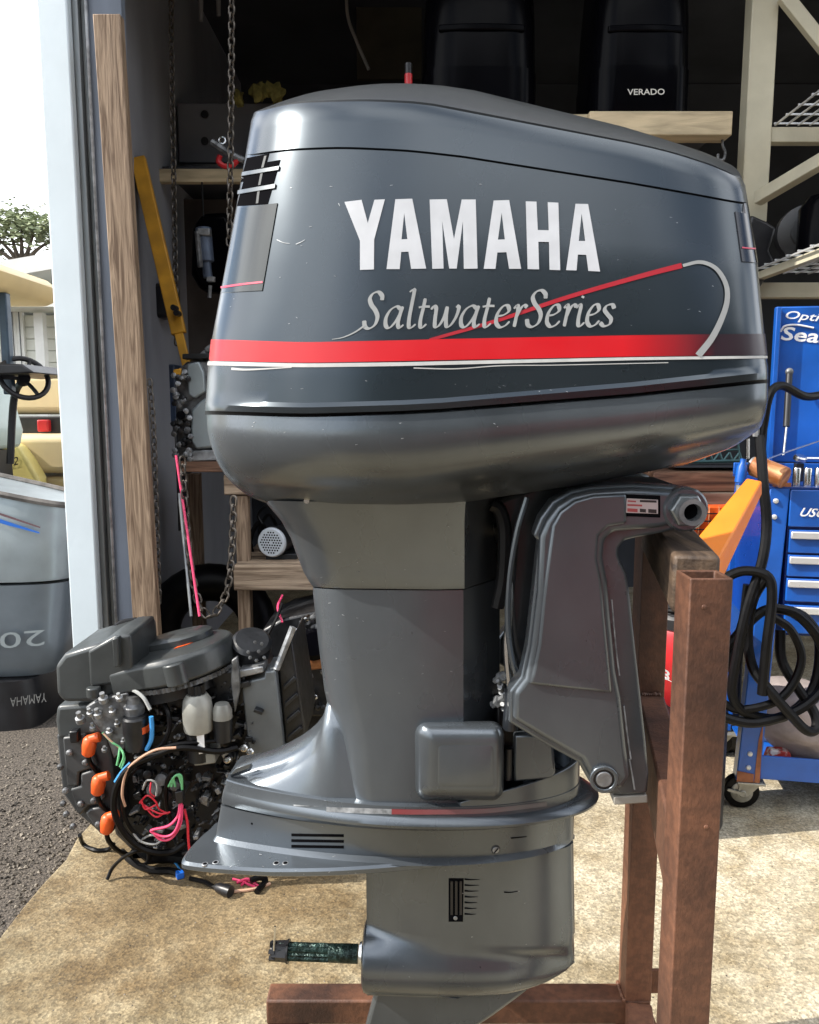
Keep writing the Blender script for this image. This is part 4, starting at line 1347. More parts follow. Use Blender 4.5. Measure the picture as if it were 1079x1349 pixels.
# ---- clamp bracket, one plate each side
out_px = [(702, 707), (711, 682), (727, 660), (752, 646), (780, 640), (833, 637), (898, 641), (918, 648), (928, 664), (928, 675), (919, 689), (912, 703), (906, 697), (897, 696), (869, 703), (840, 708), (823, 712), (815, 722), (815, 732), (819, 742), (826, 756), (830, 785), (833, 813), (841, 885), (851, 974), (855, 1020), (853, 1046), (819, 1048), (787, 1045), (776, 1030), (762, 1005), (723, 984), (670, 952), (671, 911), (686, 892), (695, 849), (703, 778), (710, 712)]
main_px = [(711, 707), (719, 686), (733, 666), (754, 652), (780, 646), (833, 643), (890, 646), (908, 655), (910, 680), (895, 690), (868, 696), (830, 699), (808, 701), (797, 712), (795, 735), (801, 767), (805, 813), (812, 885), (819, 920), (826, 984), (831, 1025), (820, 1041), (792, 1040), (780, 1027), (766, 1001), (725, 978), (676, 949), (677, 913), (692, 894), (700, 849), (708, 778)]
upper_px = [(727, 692), (737, 674), (757, 659), (782, 652), (826, 650), (826, 690), (802, 694), (789, 706), (787, 735), (793, 767), (797, 813), (804, 885), (807, 914), (750, 908), (697, 902), (701, 889), (709, 849), (716, 778)]
def prism_px(name, px, b0, b1, mat, par, bev, seg=3):
    return MB().prism([L3(x, y, b0) for x, y in px], (0, b1 - b0, 0)).build(name, mat, par, bevel=bev, seg=seg, local=True)
clamp = prism_px('clamp_bracket', out_px, -0.150, -0.112, m_paint2, motor, 0.007, 4)
cm = prism_px('bracket_face', main_px, -0.166, -0.148, m_paint2, clamp, 0.011, 4)
cu_ = prism_px('bracket_panel', upper_px, -0.1705, -0.155, m_paint2, clamp, 0.0045, 3)
# far plate: the same outline further off
far = MB().prism([L3(x, y, -0.150) + Vector((0, 0.262, 0)) for x, y in out_px], (0, 0.04, 0)).build('clamp_bracket', m_paint2, motor, bevel=0.005, local=True)
boss = MB()
c0 = L3(903, 671, -0.166)
boss.lathe(c0 + Vector((0, 0.02, 0)), (0, -1, 0), [(0, 0.030), (0.020, 0.030), (0.024, 0.027)], 36)
boss.build('tube_boss', m_paint2, clamp, local=True)
nutm = M('zinc_nut', (0.22, 0.24, 0.25), 0.35, 0.8, var=0.3, vs=40)
MB().lathe(c0 + Vector((0, -0.004, 0)), (0, -1, 0), [(0, 0.0235), (0.010, 0.0235), (0.012, 0.021)], 6).build('tilt_nut', nutm, clamp, local=True, bevel=0.0008)
MB().pipe(c0 + Vector((0, -0.012, 0)), (0, -1, 0), 0.022, 0.0175, 0.0115, 28).build('tilt_tube', m_alu, clamp, local=True)
MB().lathe(c0 + Vector((0, -0.0165, 0)), (0, 1, 0), [(0, 0.0112), (0.002, 0.0112)], 20).build('tube_bore', m_groove, clamp, local=True)
MB().cyl(c0 + Vector((0, 0.03, 0)), c0 + Vector((0, 0.30, 0)), 0.017, n=20).build('tilt_tube', m_alu, motor, local=True)
pc = L3(795, 1025, -0.166)
MB().pipe(pc, (0, -1, 0), 0.006, 0.020, 0.0145, 28).build('pivot_ring', m_paint2, clamp, local=True, bevel=0.0012)
MB().pipe(pc + Vector((0, 0.0005, 0)), (0, -1, 0), 0.004, 0.0142, 0.0118, 24).build('snap_ring', m_black, clamp, local=True)
MB().lathe(pc, (0, -1, 0), [(0, 0.0115), (0.0045, 0.0115), (0.0055, 0.0105)], 24).build('pivot_pin', m_alu, clamp, local=True)
MB().prism([L3(x, y, -0.148) for x, y in ((808, 1049.5), (853, 1047.5), (854, 1058), (809, 1061))], (0, 0.05, 0)).build('anode', M('anode_zinc', (0.30, 0.29, 0.26), 0.6, 0.2, var=0.15), motor, bevel=0.002, local=True)
# rating plate
rp0 = prism_px('rating_recess', [(819, 651), (870, 653), (870, 682), (819, 680)], -0.1672, -0.165, m_groove, clamp, 0.0005)
prism_px('recess_edge', [(819.5, 652), (822, 652), (821.5, 679), (819, 679)], -0.1685, -0.166, m_alu, clamp, 0.0004)
rp1 = prism_px('rating_plate', [(825.5, 656.5), (867, 658.5), (867, 677), (825, 675.5)], -0.1684, -0.1674, M('plate_silver', (0.50, 0.42, 0.42), 0.4, 0.2, var=0.1), clamp, 0.0003)
m_ink = M('plate_ink', (0.03, 0.02, 0.02), 0.5)
m_inkr = M('plate_red', (0.35, 0.06, 0.06), 0.5)
for (x0, y0, x1, y1, mm) in ((843, 658.5, 865, 661.5, m_ink), (826.5, 664, 846, 666.5, m_inkr), (843, 670, 851, 674.5, m_ink), (854, 670.5, 865, 675.5, m_ink), (826.5, 669.5, 840, 674, m_inkr), (827, 659, 838, 661, m_inkr)):
    prism_px('print_mark', [(x0, y0), (x1, y0 + 0.8), (x1, y1 + 0.8), (x0, y1)], -0.16855, -0.16835, mm, rp1, 0)
# scraped white streaks down the bracket edge
for pts in ([(822, 930), (826, 965), (831, 1000)], [(829, 1000), (833, 1022), (836, 1040)], [(806, 790), (811, 850), (816, 890)]):
    MB().tube([L3(x, y, -0.1512 if x > 820 else -0.1505) for x, y in pts], 0.0012, 5).build('scrape_streak', m_scrape, clamp, local=True)

# ================================================================== rusty stand
def rust_mat():
    m = M('rusty_steel', (0.060, 0.028, 0.019), 0.6, 0.1, var=0.3, vs=4.5, col2=(0.17, 0.075, 0.042), bump=0.12, bs=220, stretch=(1, 1, 0.6), detail=8)
    n, l = m.node_tree.nodes, m.node_tree.links
    tc = n.new('ShaderNodeTexCoord')
    no = n.new('ShaderNodeTexNoise')
    no.inputs['Scale'].default_value = 75
    no.inputs['Detail'].default_value = 6
    l.new(tc.outputs['Object'], no.inputs['Vector'])
    rp = n.new('ShaderNodeValToRGB')
    rp.color_ramp.elements[0].position, rp.color_ramp.elements[1].position = 0.38, 0.62
    rp.color_ramp.elements[0].color, rp.color_ramp.elements[1].color = (0.78, 0.78, 0.78, 1), (1.12, 1.1, 1.06, 1)
    l.new(no.outputs[0], rp.inputs['Fac'])
    mx = n.new('ShaderNodeMix')
    mx.data_type = 'RGBA'
    mx.blend_type = 'MULTIPLY'
    mx.inputs[0].default_value = 1
    l.new(n['ramp'].outputs['Color'], mx.inputs[6])
    l.new(rp.outputs['Color'], mx.inputs[7])
    l.new(mx.outputs[2], n['Principled BSDF'].inputs['Base Color'])
    return m
m_rust = rust_mat()
NY, FY, TW = 0.92, 1.41, 0.051
nx = at(903, 900, NY).x
nz = at(930, 762, NY).z
fx = at(828, 1200, FY).x
stand = thing('motor_stand', 'rusty square tube stand with a thick wooden board that carries the dark outboard', 'stand', (nx + 0.03, (NY + FY) / 2, 0))
RZ = 0.085                                   # underside of the base rails
def square_tube(x, y, z0, z1):
    t = 0.004
    mb = MB()
    o = [(x, y), (x + TW, y), (x + TW, y + TW), (x, y + TW)]
    i = [(x + t, y + t), (x + TW - t, y + t), (x + TW - t, y + TW - t), (x + t, y + TW - t)]
    mb.loft([[Vector((*p, z0)) for p in o], [Vector((*p, z1)) for p in o], [Vector((*p, z1)) for p in i], [Vector((*p, z0)) for p in i]], False, False)
    return mb
square_tube(nx, NY, RZ + 0.052, nz).build('post', m_rust, stand, bevel=0.0035, seg=3)
square_tube(fx, FY, RZ + 0.052, nz + 0.01).build('post', m_rust, stand, bevel=0.0035, seg=3)
# transom board between the posts
b0 = Vector((nx + 0.026, NY + TW + 0.002, nz - 0.025))
b1 = Vector((fx + 0.026, FY - 0.002, nz - 0.015))
tz = at(857, 713, 1.08).z
bz = at(870, 792, 1.04).z
mbd = MB()
mbd.beam(Vector((nx + 0.026, b0.y, (tz + bz) / 2)), Vector((fx + 0.026, b1.y, (tz + bz) / 2 + 0.004)), 0.056, tz - bz)
mbd.build('transom_board', m_transom, stand, bevel=0.005)
MB().beam(Vector((nx + 0.026, b0.y, 0.705)), Vector((fx + 0.026, b1.y, 0.705)), 0.046, 0.10).build('cross_bar', m_rust, stand, bevel=0.004)
for (x, y) in ((nx, NY), (fx, FY)):
    MB().span((at(350, 1312, FY).x if y > 1.2 else x - 0.60, y + 0.0005, RZ), (x + TW + (0.0 if y > 1.2 else 0.02), y + TW - 0.0005, RZ + 0.0515)).build('base_rail', m_rust, stand, bevel=0.004)
MB().beam((nx + 0.026, NY + TW + 0.002, RZ + 0.026), (fx + 0.026, FY - 0.002, RZ + 0.026), 0.05, 0.05).build('base_rail', m_rust, stand, bevel=0.004)
MB().prism([(fx + TW + 0.001, FY + 0.02, RZ + 0.0525), (fx + TW + 0.045, FY + 0.02, RZ + 0.0525), (fx + TW + 0.028, FY + 0.02, RZ + 0.10), (fx + TW + 0.001, FY + 0.02, RZ + 0.10)], (0, 0.008, 0)).build('gusset', m_rust, stand)
for (x, y) in ((nx - 0.57, NY), (at(372, 1340, FY).x, FY), (nx + 0.015, NY), (fx + 0.015, FY)):
    cs = MB().span((x - 0.03, y - 0.004, RZ - 0.006), (x + 0.05, y + TW + 0.004, RZ - 0.0005)).build('caster_plate', m_rust, stand, bevel=0.001)
    f = MB()
    f.span((x - 0.012, y + 0.006, 0.03), (x + 0.022, y + 0.010, RZ - 0.0065))
    f.span((x - 0.012, y + 0.041, 0.03), (x + 0.022, y + 0.045, RZ - 0.0065))
    f.build('caster_fork', m_track, stand, bevel=0.001)
    MB().cyl((x + 0.005, y + 0.012, 0.034), (x + 0.005, y + 0.039, 0.034), 0.034, n=24).build('caster_wheel', m_rubber, stand, bevel=0.004)
for k in range(9):
    p = Vector((fx - 0.002, FY + 0.006 * k, RZ + 0.054))
    MB().ball(p, random.uniform(0.003, 0.006), 8, 6).build('weld_bead', m_rust, stand)

# tapered orange bar behind the stand
ob0, ob1 = at(925, 750, 1.54), at(994, 640, 1.70)
m_or = M('orange_paint', (0.78, 0.21, 0.012), 0.42, var=0.08, vs=12, bump=0.05)
ax = (ob1 - ob0).normalized()
fr = Vector((0.0, -1.0, 0.0))
fr = (fr - ax * fr.dot(ax)).normalized()
sdv = ax.cross(fr).normalized()
def quad4(c, w, d, roll=R(38)):
    u = fr * math.cos(roll) + sdv * math.sin(roll)
    v = -fr * math.sin(roll) + sdv * math.cos(roll)
    return [c + u * d + v * w, c - u * d + v * w, c - u * d - v * w, c + u * d - v * w]
ob2 = ob0 - ax * 0.03
obar = thing('orange_bar', 'orange and yellow tapered bar held up behind the wooden board and the near rusty post', 'bar', tuple(ob0))
MB().hexa(quad4(ob2, 0.038, 0.0345), quad4(ob1, 0.0182, 0.0163)).build('bar', m_or, obar, bevel=0.004)
MB().beam((fx + TW + 0.001, FY + 0.03, ob2.z - 0.01), ob2 + ax * 0.02, 0.02, 0.02).build('bar_holder', m_rust, obar)

# ================================================================== blue tool cart (own frame)
m_blue = M('blue_enamel', (0.008, 0.095, 0.43), 0.34, var=0.25, vs=5, coat=0.3, rvar=0.15)
m_bluedk = M('blue_shadow_gap', (0.004, 0.03, 0.17), 0.4, var=0.1)
m_rustpeel = M('rusted_enamel', (0.30, 0.11, 0.05), 0.7, var=0.4, vs=20)
m_strip = M('drawer_pull', (0.70, 0.71, 0.72), 0.3, 0.5, var=0.05)
m_wh = M('white_print', (0.80, 0.80, 0.80), 0.5, var=0.02)
CYAW = R(10)
CO = ground(982, 1068)
CO.z = 0
cart = thing('tool_cart', 'blue rolling tool cart with drawers and an open lid by the workshop door', 'tool cart', CO, -CYAW)
CINV = XF[cart.name].inverted()
CC = CINV @ CAM
def C3(px, py, d):
    r = CINV.to_3x3() @ ray(px, py)
    return CC + r * ((d - CC.y) / r.y)
lx0, lx1 = C3(971, 1000, 0).x, C3(1003, 1000, 0).x
lz0, lz1 = C3(985, 1030, 0).z, C3(1020, 642, 0).z
UX = C3(1014, 650, 0).x - lx0          # the legs flare outwards below
CW_ = 0.78
CD = 0.46
for (x0, d0, d1) in ((lx0, 0.0, 0.05), (lx0 + CW_, 0.0, 0.05), (lx0, CD - 0.05, CD), (lx0 + CW_, CD - 0.05, CD)):
    MB().prism([(x0, d0, lz0), (x0 + (lx1 - lx0), d0, lz0), (x0 + UX + (lx1 - lx0) * 0.8, d0, lz1), (x0 + UX, d0, lz1)], (0, d1 - d0, 0)).build('leg', m_blue, cart, bevel=0.004, local=True)
pt = MB().prism([(lx1 - 0.018, -0.0025, lz0), (lx1 - 0.001, -0.0025, lz0), (lx1 - 0.001, -0.0025, lz0 + 0.20), (lx1 - 0.012, -0.0025, lz0 + 0.14)], (0, 0.002, 0))
pt.build('rust_patch', m_rustpeel, cart, local=True)
MB().prism([(lx0 + 0.002, -0.003, lz0), (lx1 - 0.02, -0.003, lz0), (lx1 - 0.02, -0.003, lz0 + 0.028), (lx0 + 0.002, -0.003, lz0 + 0.035)], (0, 0.002, 0)).build('rust_patch', m_rustpeel, cart, local=True)
for (px, py) in ((988, 993), (986, 1011), (1022, 660), (1020, 681)):
    p = C3(px, py, 0)
    MB().lathe((p.x, -0.001, p.z), (0, -1, 0), [(0, 0.0085), (0.004, 0.007), (0.006, 0.003)], 12).build('rivet', m_strip, cart, local=True)
# drawer chest
ux0 = lx0 + UX
bx0 = ux0 + (lx1 - lx0) * 0.8 + 0.002
bx1_ = lx0 + CW_ - 0.002
zt, zbm = C3(1040, 645, 0).z, C3(1040, 838, 0).z
MB().span((bx0, 0.012, zbm), (bx1_, CD - 0.06, zt - 0.004)).build('chest_body', m_bluedk, cart, local=True)
MB().span((bx0 - 0.001, -0.002, C3(1050, 694, 0).z), (bx1_, 0.011, zt)).build('top_drawer', m_blue, cart, bevel=0.003, local=True)
ys = [(698, 728), (731, 759), (762, 792), (797, 834)]
for a, b in ys:
    za_, zb_ = C3(1045, a, 0).z, C3(1045, b, 0).z
    dr = MB().span((bx0 + 0.004, -0.003, zb_), (bx1_ - 0.004, 0.011, za_)).build('drawer', m_blue, cart, bevel=0.002, local=True)
    MB().span((bx0 + 0.006, -0.013, za_ - 0.026), (bx1_ - 0.006, -0.0032, za_ - 0.004)).build('drawer_pull', m_strip, dr, bevel=0.003, local=True)
p0, p1, p2 = C3(1053, 680, -0.002), C3(1088, 682, -0.002), C3(1056, 668.5, -0.002)
text_on('USG', 'logo', m_wh, cart, p0, p1, p2, shear=0.3, bold=0.02, lift=0.003, local=True)
# side panel and tray on top
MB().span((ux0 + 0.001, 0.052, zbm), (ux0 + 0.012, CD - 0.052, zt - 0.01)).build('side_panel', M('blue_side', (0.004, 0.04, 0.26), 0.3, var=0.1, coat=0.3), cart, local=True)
tr = MB()
tr.span((ux0 - 0.01, 0.0, zt + 0.001), (lx0 + CW_, CD, zt + 0.008))
tr.build('top_tray', m_bluedk, cart, bevel=0.001, local=True)
trim = MB().span((ux0 - 0.01, CD - 0.012, zt + 0.0085), (lx0 + CW_, CD, zt + 0.05)).build('tray_rim', m_blue, cart, bevel=0.002, local=True)
MB().span((bx0 - 0.05, 0.001, zt + 0.0082), (bx0 + 0.0, 0.012, zt + 0.02)).build('tray_rim', m_rustpeel, cart, local=True)
# open lid
ld = CD + 0.002
q00, q10 = C3(1010, 612, ld), C3(1022, 404, ld)
MB().span((q00.x, ld, zt + 0.052), (lx0 + CW_, ld + 0.022, q10.z)).build('lid', m_blue, cart, bevel=0.005, local=True)
MB().span((q00.x - 0.004, ld - 0.03, zt + 0.052), (q00.x + 0.012, ld - 0.0005, q10.z - 0.005)).build('lid_flange', m_blue, cart, bevel=0.002, local=True)
text_on('Opti', 'lid_lettering', m_wh, cart, C3(1033.5, 423, ld), C3(1079, 427, ld), C3(1036, 409, ld), shear=0.25, bold=0.012, lift=0.003, local=True)
text_on('Seal', 'lid_lettering', m_wh, cart, C3(1028, 448, ld), C3(1087, 453, ld), C3(1030, 430, ld), shear=0.15, bold=0.02, lift=0.003, local=True)
MB().tube([C3(x, y, ld - 0.004) for x, y in ((1028, 437), (1034, 429.5), (1050, 428), (1072, 432))], 0.0035, 6).build('lettering_swoosh', m_wh, cart, local=True)
# gas strut
s0, s1, s2 = C3(1040, 490, ld - 0.05), C3(1036, 562, ld - 0.10), C3(1032, 600, ld - 0.13)
MB().cyl(s0, s1, 0.011, n=14).build('gas_strut', m_black, cart, local=True)
MB().cyl(s1, s2, 0.0045, n=10).build('strut_rod', m_chrome, cart, local=True)
MB().ball(s0, 0.014, 12, 8).build('strut_joint', m_dirtyalu, cart, local=True)
MB().tube([C3(1010, 605, ld - 0.2), C3(1032, 597, ld - 0.14), C3(1079, 581, ld - 0.03)], 0.003, 6).build('tray_wire', m_chrome, cart, local=True)
# lower shelf and casters
sz0, sz1 = C3(1040, 1030, 0).z, C3(1040, 999, 0).z
MB().span((lx1 + 0.001, 0.004, sz0), (lx0 + CW_ - 0.001, 0.012, sz1)).build('shelf_lip', m_blue, cart, bevel=0.002, local=True)
MB().span((lx1 + 0.001, 0.0125, sz0 + 0.004), (lx0 + CW_ - 0.001, CD - 0.052, sz0 + 0.012)).build('lower_shelf', m_blue, cart, local=True)
m_cast = M('caster_steel', (0.42, 0.41, 0.36), 0.4, 0.6, var=0.25, vs=20)
for (x, d) in ((lx0 + 0.035, 0.03), (lx0 + CW_ + 0.035, 0.03), (lx0 + 0.035, CD - 0.04), (lx0 + CW_ + 0.035, CD - 0.04)):
    wr = 0.055
    wz = wr
    wx = x - 0.012
    fk = MB()
    for s in (-1, 1):
        fk.hexa([Vector((x - 0.022, d + s * 0.022, lz0 - 0.002)), Vector((x + 0.05, d + s * 0.022, lz0 - 0.002)), Vector((x + 0.05, d + s * 0.026, lz0 - 0.002)), Vector((x - 0.022, d + s * 0.026, lz0 - 0.002))],
                [Vector((wx - 0.016, d + s * 0.022, wz - 0.012)), Vector((wx + 0.016, d + s * 0.022, wz - 0.012)), Vector((wx + 0.016, d + s * 0.026, wz - 0.012)), Vector((wx - 0.016, d + s * 0.026, wz - 0.012))])
    fk.span((x - 0.03, d - 0.035, lz0 - 0.010), (x + 0.055, d + 0.035, lz0 - 0.0025))
    fko = fk.build('caster_fork', m_cast, cart, bevel=0.0015, local=True)
    w = MB().lathe((wx, d - 0.018, wz), (0, 1, 0), [(0, wr - 0.012), (0.002, wr - 0.003), (0.006, wr), (0.030, wr), (0.034, wr - 0.003), (0.036, wr - 0.012)], 32).build('caster_wheel', m_rubber, cart, local=True)
    MB().lathe((wx, d - 0.021, wz), (0, 1, 0), [(0, 0.028), (0.003, 0.034)], 24).build('wheel_hub', m_cast, w, local=True)
    MB().lathe((wx, d - 0.031, wz), (0, 1, 0), [(0, 0.009), (0.004, 0.012), (0.008, 0.012)], 12).build('axle_nut', m_cast, w, local=True)
    MB().prism([(wx - 0.048, d - 0.032, wz + 0.008), (wx - 0.044, d - 0.032, wz + 0.014), (wx, d - 0.032, wz + 0.006), (wx, d - 0.032, wz - 0.006)], (0, 0.006, 0)).build('brake_lever', m_cast, w, local=True)

def CWp(px, py, d):                             # world point on a plane of the cart
    return XF[cart.name] @ C3(px, py, d)
# things on the cart
zt_w = zt + 0.0085
sock_x = [C3(x, 625, 0.05).x for x in (1049.5, 1064, 1078.5, 1093)]
for k, x in enumerate(sock_x):
    b = XF[cart.name] @ Vector((x, 0.05, zt_w))
    MB().lathe(b, (0, 0, 1), [(0, 0.0115), (0.052, 0.0115), (0.054, 0.0105), (0.054, 0.007), (0.03, 0.007)], 16).build('socket', m_chrome, label=('first', 'second', 'third', 'fourth')[k] + ' bright steel socket from the left standing on the blue tool cart tray', cat='socket', group='sockets standing on the tool cart tray')
rt = MB()
hz = zt_w + 0.062
c = C3(1053, 604, 0.2); c.z = max(c.z, hz)
rt_c = XF[cart.name] @ c
ratchet = thing('ratchet', 'chrome ratchet wrench lying across the blue tray rim', 'wrench', (rt_c.x, rt_c.y, rt_c.z - 0.01))
MB().lathe(rt_c + Vector((0, 0, -0.008)), (0.12, -0.35, 0.93), [(0, 0.018), (0.004, 0.021), (0.014, 0.021), (0.018, 0.016)], 20).build('head', m_chrome, ratchet)
MB().tube([rt_c + Vector((0.015, 0, 0)), rt_c + Vector((0.08, -0.01, 0.0)), rt_c + Vector((0.19, -0.03, 0.0))], 0.006, 8).build('handle', m_chrome, ratchet)
MB().span((rt_c.x - 0.012, rt_c.y - 0.01, (XF[cart.name] @ Vector((0, 0, zt_w))).z), (rt_c.x + 0.012, rt_c.y + 0.01, rt_c.z - 0.016)).build('ratchet_block', m_black, ratchet)
# orange printed can lying at the left end of the tray, blue bottle beside it
m_copper = M('copper_print', (0.50, 0.16, 0.045), 0.35, 0.3, var=0.5, vs=14, col2=(0.62, 0.30, 0.14), dist=1.5)
ca, cb = CWp(988, 611, 0.05), CWp(1035, 630, -0.015)
can = thing('spray_can', 'orange printed can lying on the left end of the blue cart tray', 'can', ((ca.x + cb.x) / 2, (ca.y + cb.y) / 2, min(ca.z, cb.z) - 0.03))
axc = (cb - ca).normalized()
MB().lathe(ca + axc * 0.012, axc, [(0, 0.030), (0.004, 0.033), ((cb - ca).length - 0.016, 0.033), ((cb - ca).length - 0.012, 0.030)], 24).build('can_body', m_copper, can)
MB().lathe(ca, axc, [(0, 0.016), (0.003, 0.024), (0.0115, 0.027)], 20).build('can_cap', m_alu, can)
bt = CWp(975, 628, 0.02)
bot = thing('bottle', 'small blue bottle standing beside the orange can at the blue cart', 'bottle', (bt.x, bt.y, bt.z - 0.03))
MB().lathe(bt + Vector((0, 0, -0.02)), (0.1, 0, 1), [(0, 0.012), (0.003, 0.016), (0.05, 0.016), (0.062, 0.009), (0.075, 0.009)], 16).build('bottle_body', m_blue, bot)
MB().lathe(bt + Vector((0.001, 0, -0.046)), (0, 0, 1), [(0, 0.010), (0.02, 0.012)], 12).build('bottle_base', m_cast, bot)
# lower shelf load
cl = MB().ball(CWp(1062, 950, 0.16), (0.19, 0.16, 0.12), 24, 14, Matrix.Rotation(0.5, 3, 'Y'))
cl.v = [p + Vector((0.012 * math.sin(p.x * 60 + p.z * 40), 0.012 * math.sin(p.z * 70), 0.010 * math.sin(p.y * 55 + p.x * 31))) for p in cl.v]
cl.build('cloth_bundle', M('pinkish_cloth', (0.33, 0.28, 0.27), 0.9, var=0.3, vs=9, bump=0.4, bs=30), label='pinkish grey cloth bundle on the lower shelf of the blue tool cart', cat='cloth', smooth=70)
bx = CWp(1025, 990, 0.06)
pk = thing('packet', 'crumpled red and white packet on the lower cart shelf', 'packet', (bx.x, bx.y, (XF[cart.name] @ Vector((0, 0, sz0 + 0.012))).z))
pz = (XF[cart.name] @ Vector((0, 0, sz0 + 0.0125))).z
MB().loft([[Vector((bx.x - 0.045, bx.y - 0.02, pz)), Vector((bx.x + 0.05, bx.y - 0.03, pz)), Vector((bx.x + 0.05, bx.y + 0.03, pz)), Vector((bx.x - 0.045, bx.y + 0.03, pz))],
           [Vector((bx.x - 0.03, bx.y - 0.015, bx.z + 0.012)), Vector((bx.x + 0.03, bx.y - 0.02, bx.z + 0.005)), Vector((bx.x + 0.035, bx.y + 0.02, bx.z + 0.008)), Vector((bx.x - 0.03, bx.y + 0.02, bx.z + 0.010))]]).build('packet_body', M('red_white_print', (0.55, 0.05, 0.04), 0.4, var=0.1, vs=30, col2=(0.75, 0.7, 0.68), edge=(0.5, 0.56)), pk, bevel=0.004)
for k, (py, rr) in enumerate(((952, 0.030), (968, 0.026))):
    a, b = CWp(1003, py, 0.30), CWp(1060, py + 8, 0.26)
    MB().lathe(a, (b - a), [(0, rr - 0.004), (0.004, rr), ((b - a).length + 0.2, rr)], 20).build('steel_canister', M('brushed_can', (0.22, 0.23, 0.23), 0.35, 0.8, var=0.3, vs=8, stretch=(0.3, 4, 4)) if not k else bpy.data.materials['brushed_can'], label=('upper', 'lower')[k] + ' grey steel canister lying on the shelf behind the cloth bundle', cat='canister')

# black hose coiled in front of the cart
hose_pts = []
hY = CO.y - 0.16
def hp_(x, y, d=0.0): return at(x, y, hY + d)
hose = thing('hose', 'thick black hose hanging in loose coils in front of the blue tool cart', 'hose', tuple(Vector((at(1010, 950, hY).x, hY, 0))))
loops = [
 [(1001, 575, .1), (1006, 640, .05), (1010, 690, .03), (1004, 740, 0), (985, 800, -.02), (972, 860, -.03), (965, 915, -.03), (985, 940, -.03), (1030, 945, -.02), (1070, 910, 0), (1080, 850, .02), (1062, 815, .03), (1030, 803, .03), (1000, 808, .02), (960, 850, .02), (930, 880, .03)],
 [(944, 775, 0), (962, 758, 0), (985, 752, -.01), (1012, 760, -.03), (1017, 790, -.04), (1010, 850, -.05), (1004, 915, -.05)],
 [(1010, 760, -.02), (992, 790, 0), (985, 840, .01), (992, 880, -.02), (1010, 905, -.05), (1040, 940, -.06), (1062, 962, -.06), (1075, 960, -.05), (1073, 940, -.03), (1050, 905, .0), (1030, 870, .03), (1028, 830, .05)],
 [(1015, 800, .02), (1050, 810, .01), (1080, 845, 0), (1092, 890, -.01), (1060, 930, -.03), (1000, 952, -.04), (955, 945, -.03), (940, 930, -.02)],
 [(1017, 812, .0), (1042, 830, -.01), (1056, 865, -.02), (1045, 900, -.03), (1020, 925, -.04), (975, 935, -.03), (950, 925, -.02)],
 [(1085, 520, .2), (1060, 522, .15), (1030, 508, .12), (1014, 520, .1), (1006, 560, .1), (1001, 590, .1)],
 [(985, 770, .03), (978, 820, .03), (960, 870, .02), (945, 905, .02), (950, 935, .01)],
]
for k, lp in enumerate(loops):
    MB().tube([hp_(x, y, d) for x, y, d in lp], 0.0145 if k in (0, 1, 2, 3) else 0.0125, 10).build('hose_loop', m_rubber, hose)
MB().tube([hp_(996, 575, 0.1), hp_(998, 540, 0.1), hp_(1001, 520, .1)], 0.010, 8).build('hose_end', m_alu, hose)

# red canister vacuum between clamp and post
rv = at(890, 865, 2.35)
vac = thing('canister_vacuum', 'red round canister with a white stripe standing on a black bin behind the rusty post', 'vacuum', (rv.x, rv.y, 0))
MB().lathe((rv.x + 0.03, rv.y, 0.0), (0, 0, 1), [(0, 0.12), (0.01, 0.13), (rv.z - 0.155, 0.13)], 28).build('bin', m_black, vac)
MB().lathe((rv.x + 0.03, rv.y, rv.z - 0.153), (0, 0, 1), [(0, 0.05), (0.04, 0.085), (0.10, 0.115), (0.17, 0.125), (0.24, 0.125), (0.26, 0.115)], 36).build('tank', m_red, vac)
MB().lathe((rv.x + 0.03, rv.y, rv.z + 0.108), (0, 0, 1), [(0, 0.122), (0.03, 0.122), (0.07, 0.09), (0.09, 0.04)], 32).build('motor_head', m_black, vac)
wpath = []
for k in range(15):
    a = math.pi * (1.02 + 0.62 * k / 14)
    h = 0.15 - 0.10 * (k / 14)
    rr = 0.120 - 0.03 * (k / 14)
    wpath.append((rv.x + 0.03 + (rr + 0.003) * math.cos(a), rv.y + (rr + 0.003) * math.sin(a), rv.z - 0.153 + h))
MB().tube(wpath, 0.006, 6).build('white_stripe', m_wh, vac)
n0 = at(876, 893, 2.2)
for z in (0.015, 0.03, 0.045):
    pass
for k in range(4):
    MB().tube([(rv.x + 0.03 + 0.10 * math.cos(a), rv.y + 0.10 * math.sin(a) - 0.01, rv.z + 0.12 + 0.016 * k + 0.006 * math.sin(3 * a)) for a in [math.pi * (0.9 + 0.12 * j) for j in range(9)]], 0.0075, 8).build('hose_rib', m_rubber, vac)
tq = lambda x, y: at(x, y, rv.y - 0.128)
text_on('3', 'number_print', m_wh, vac, tq(872, 893), tq(881, 897), tq(873, 880), bold=0.02, lift=0.004)

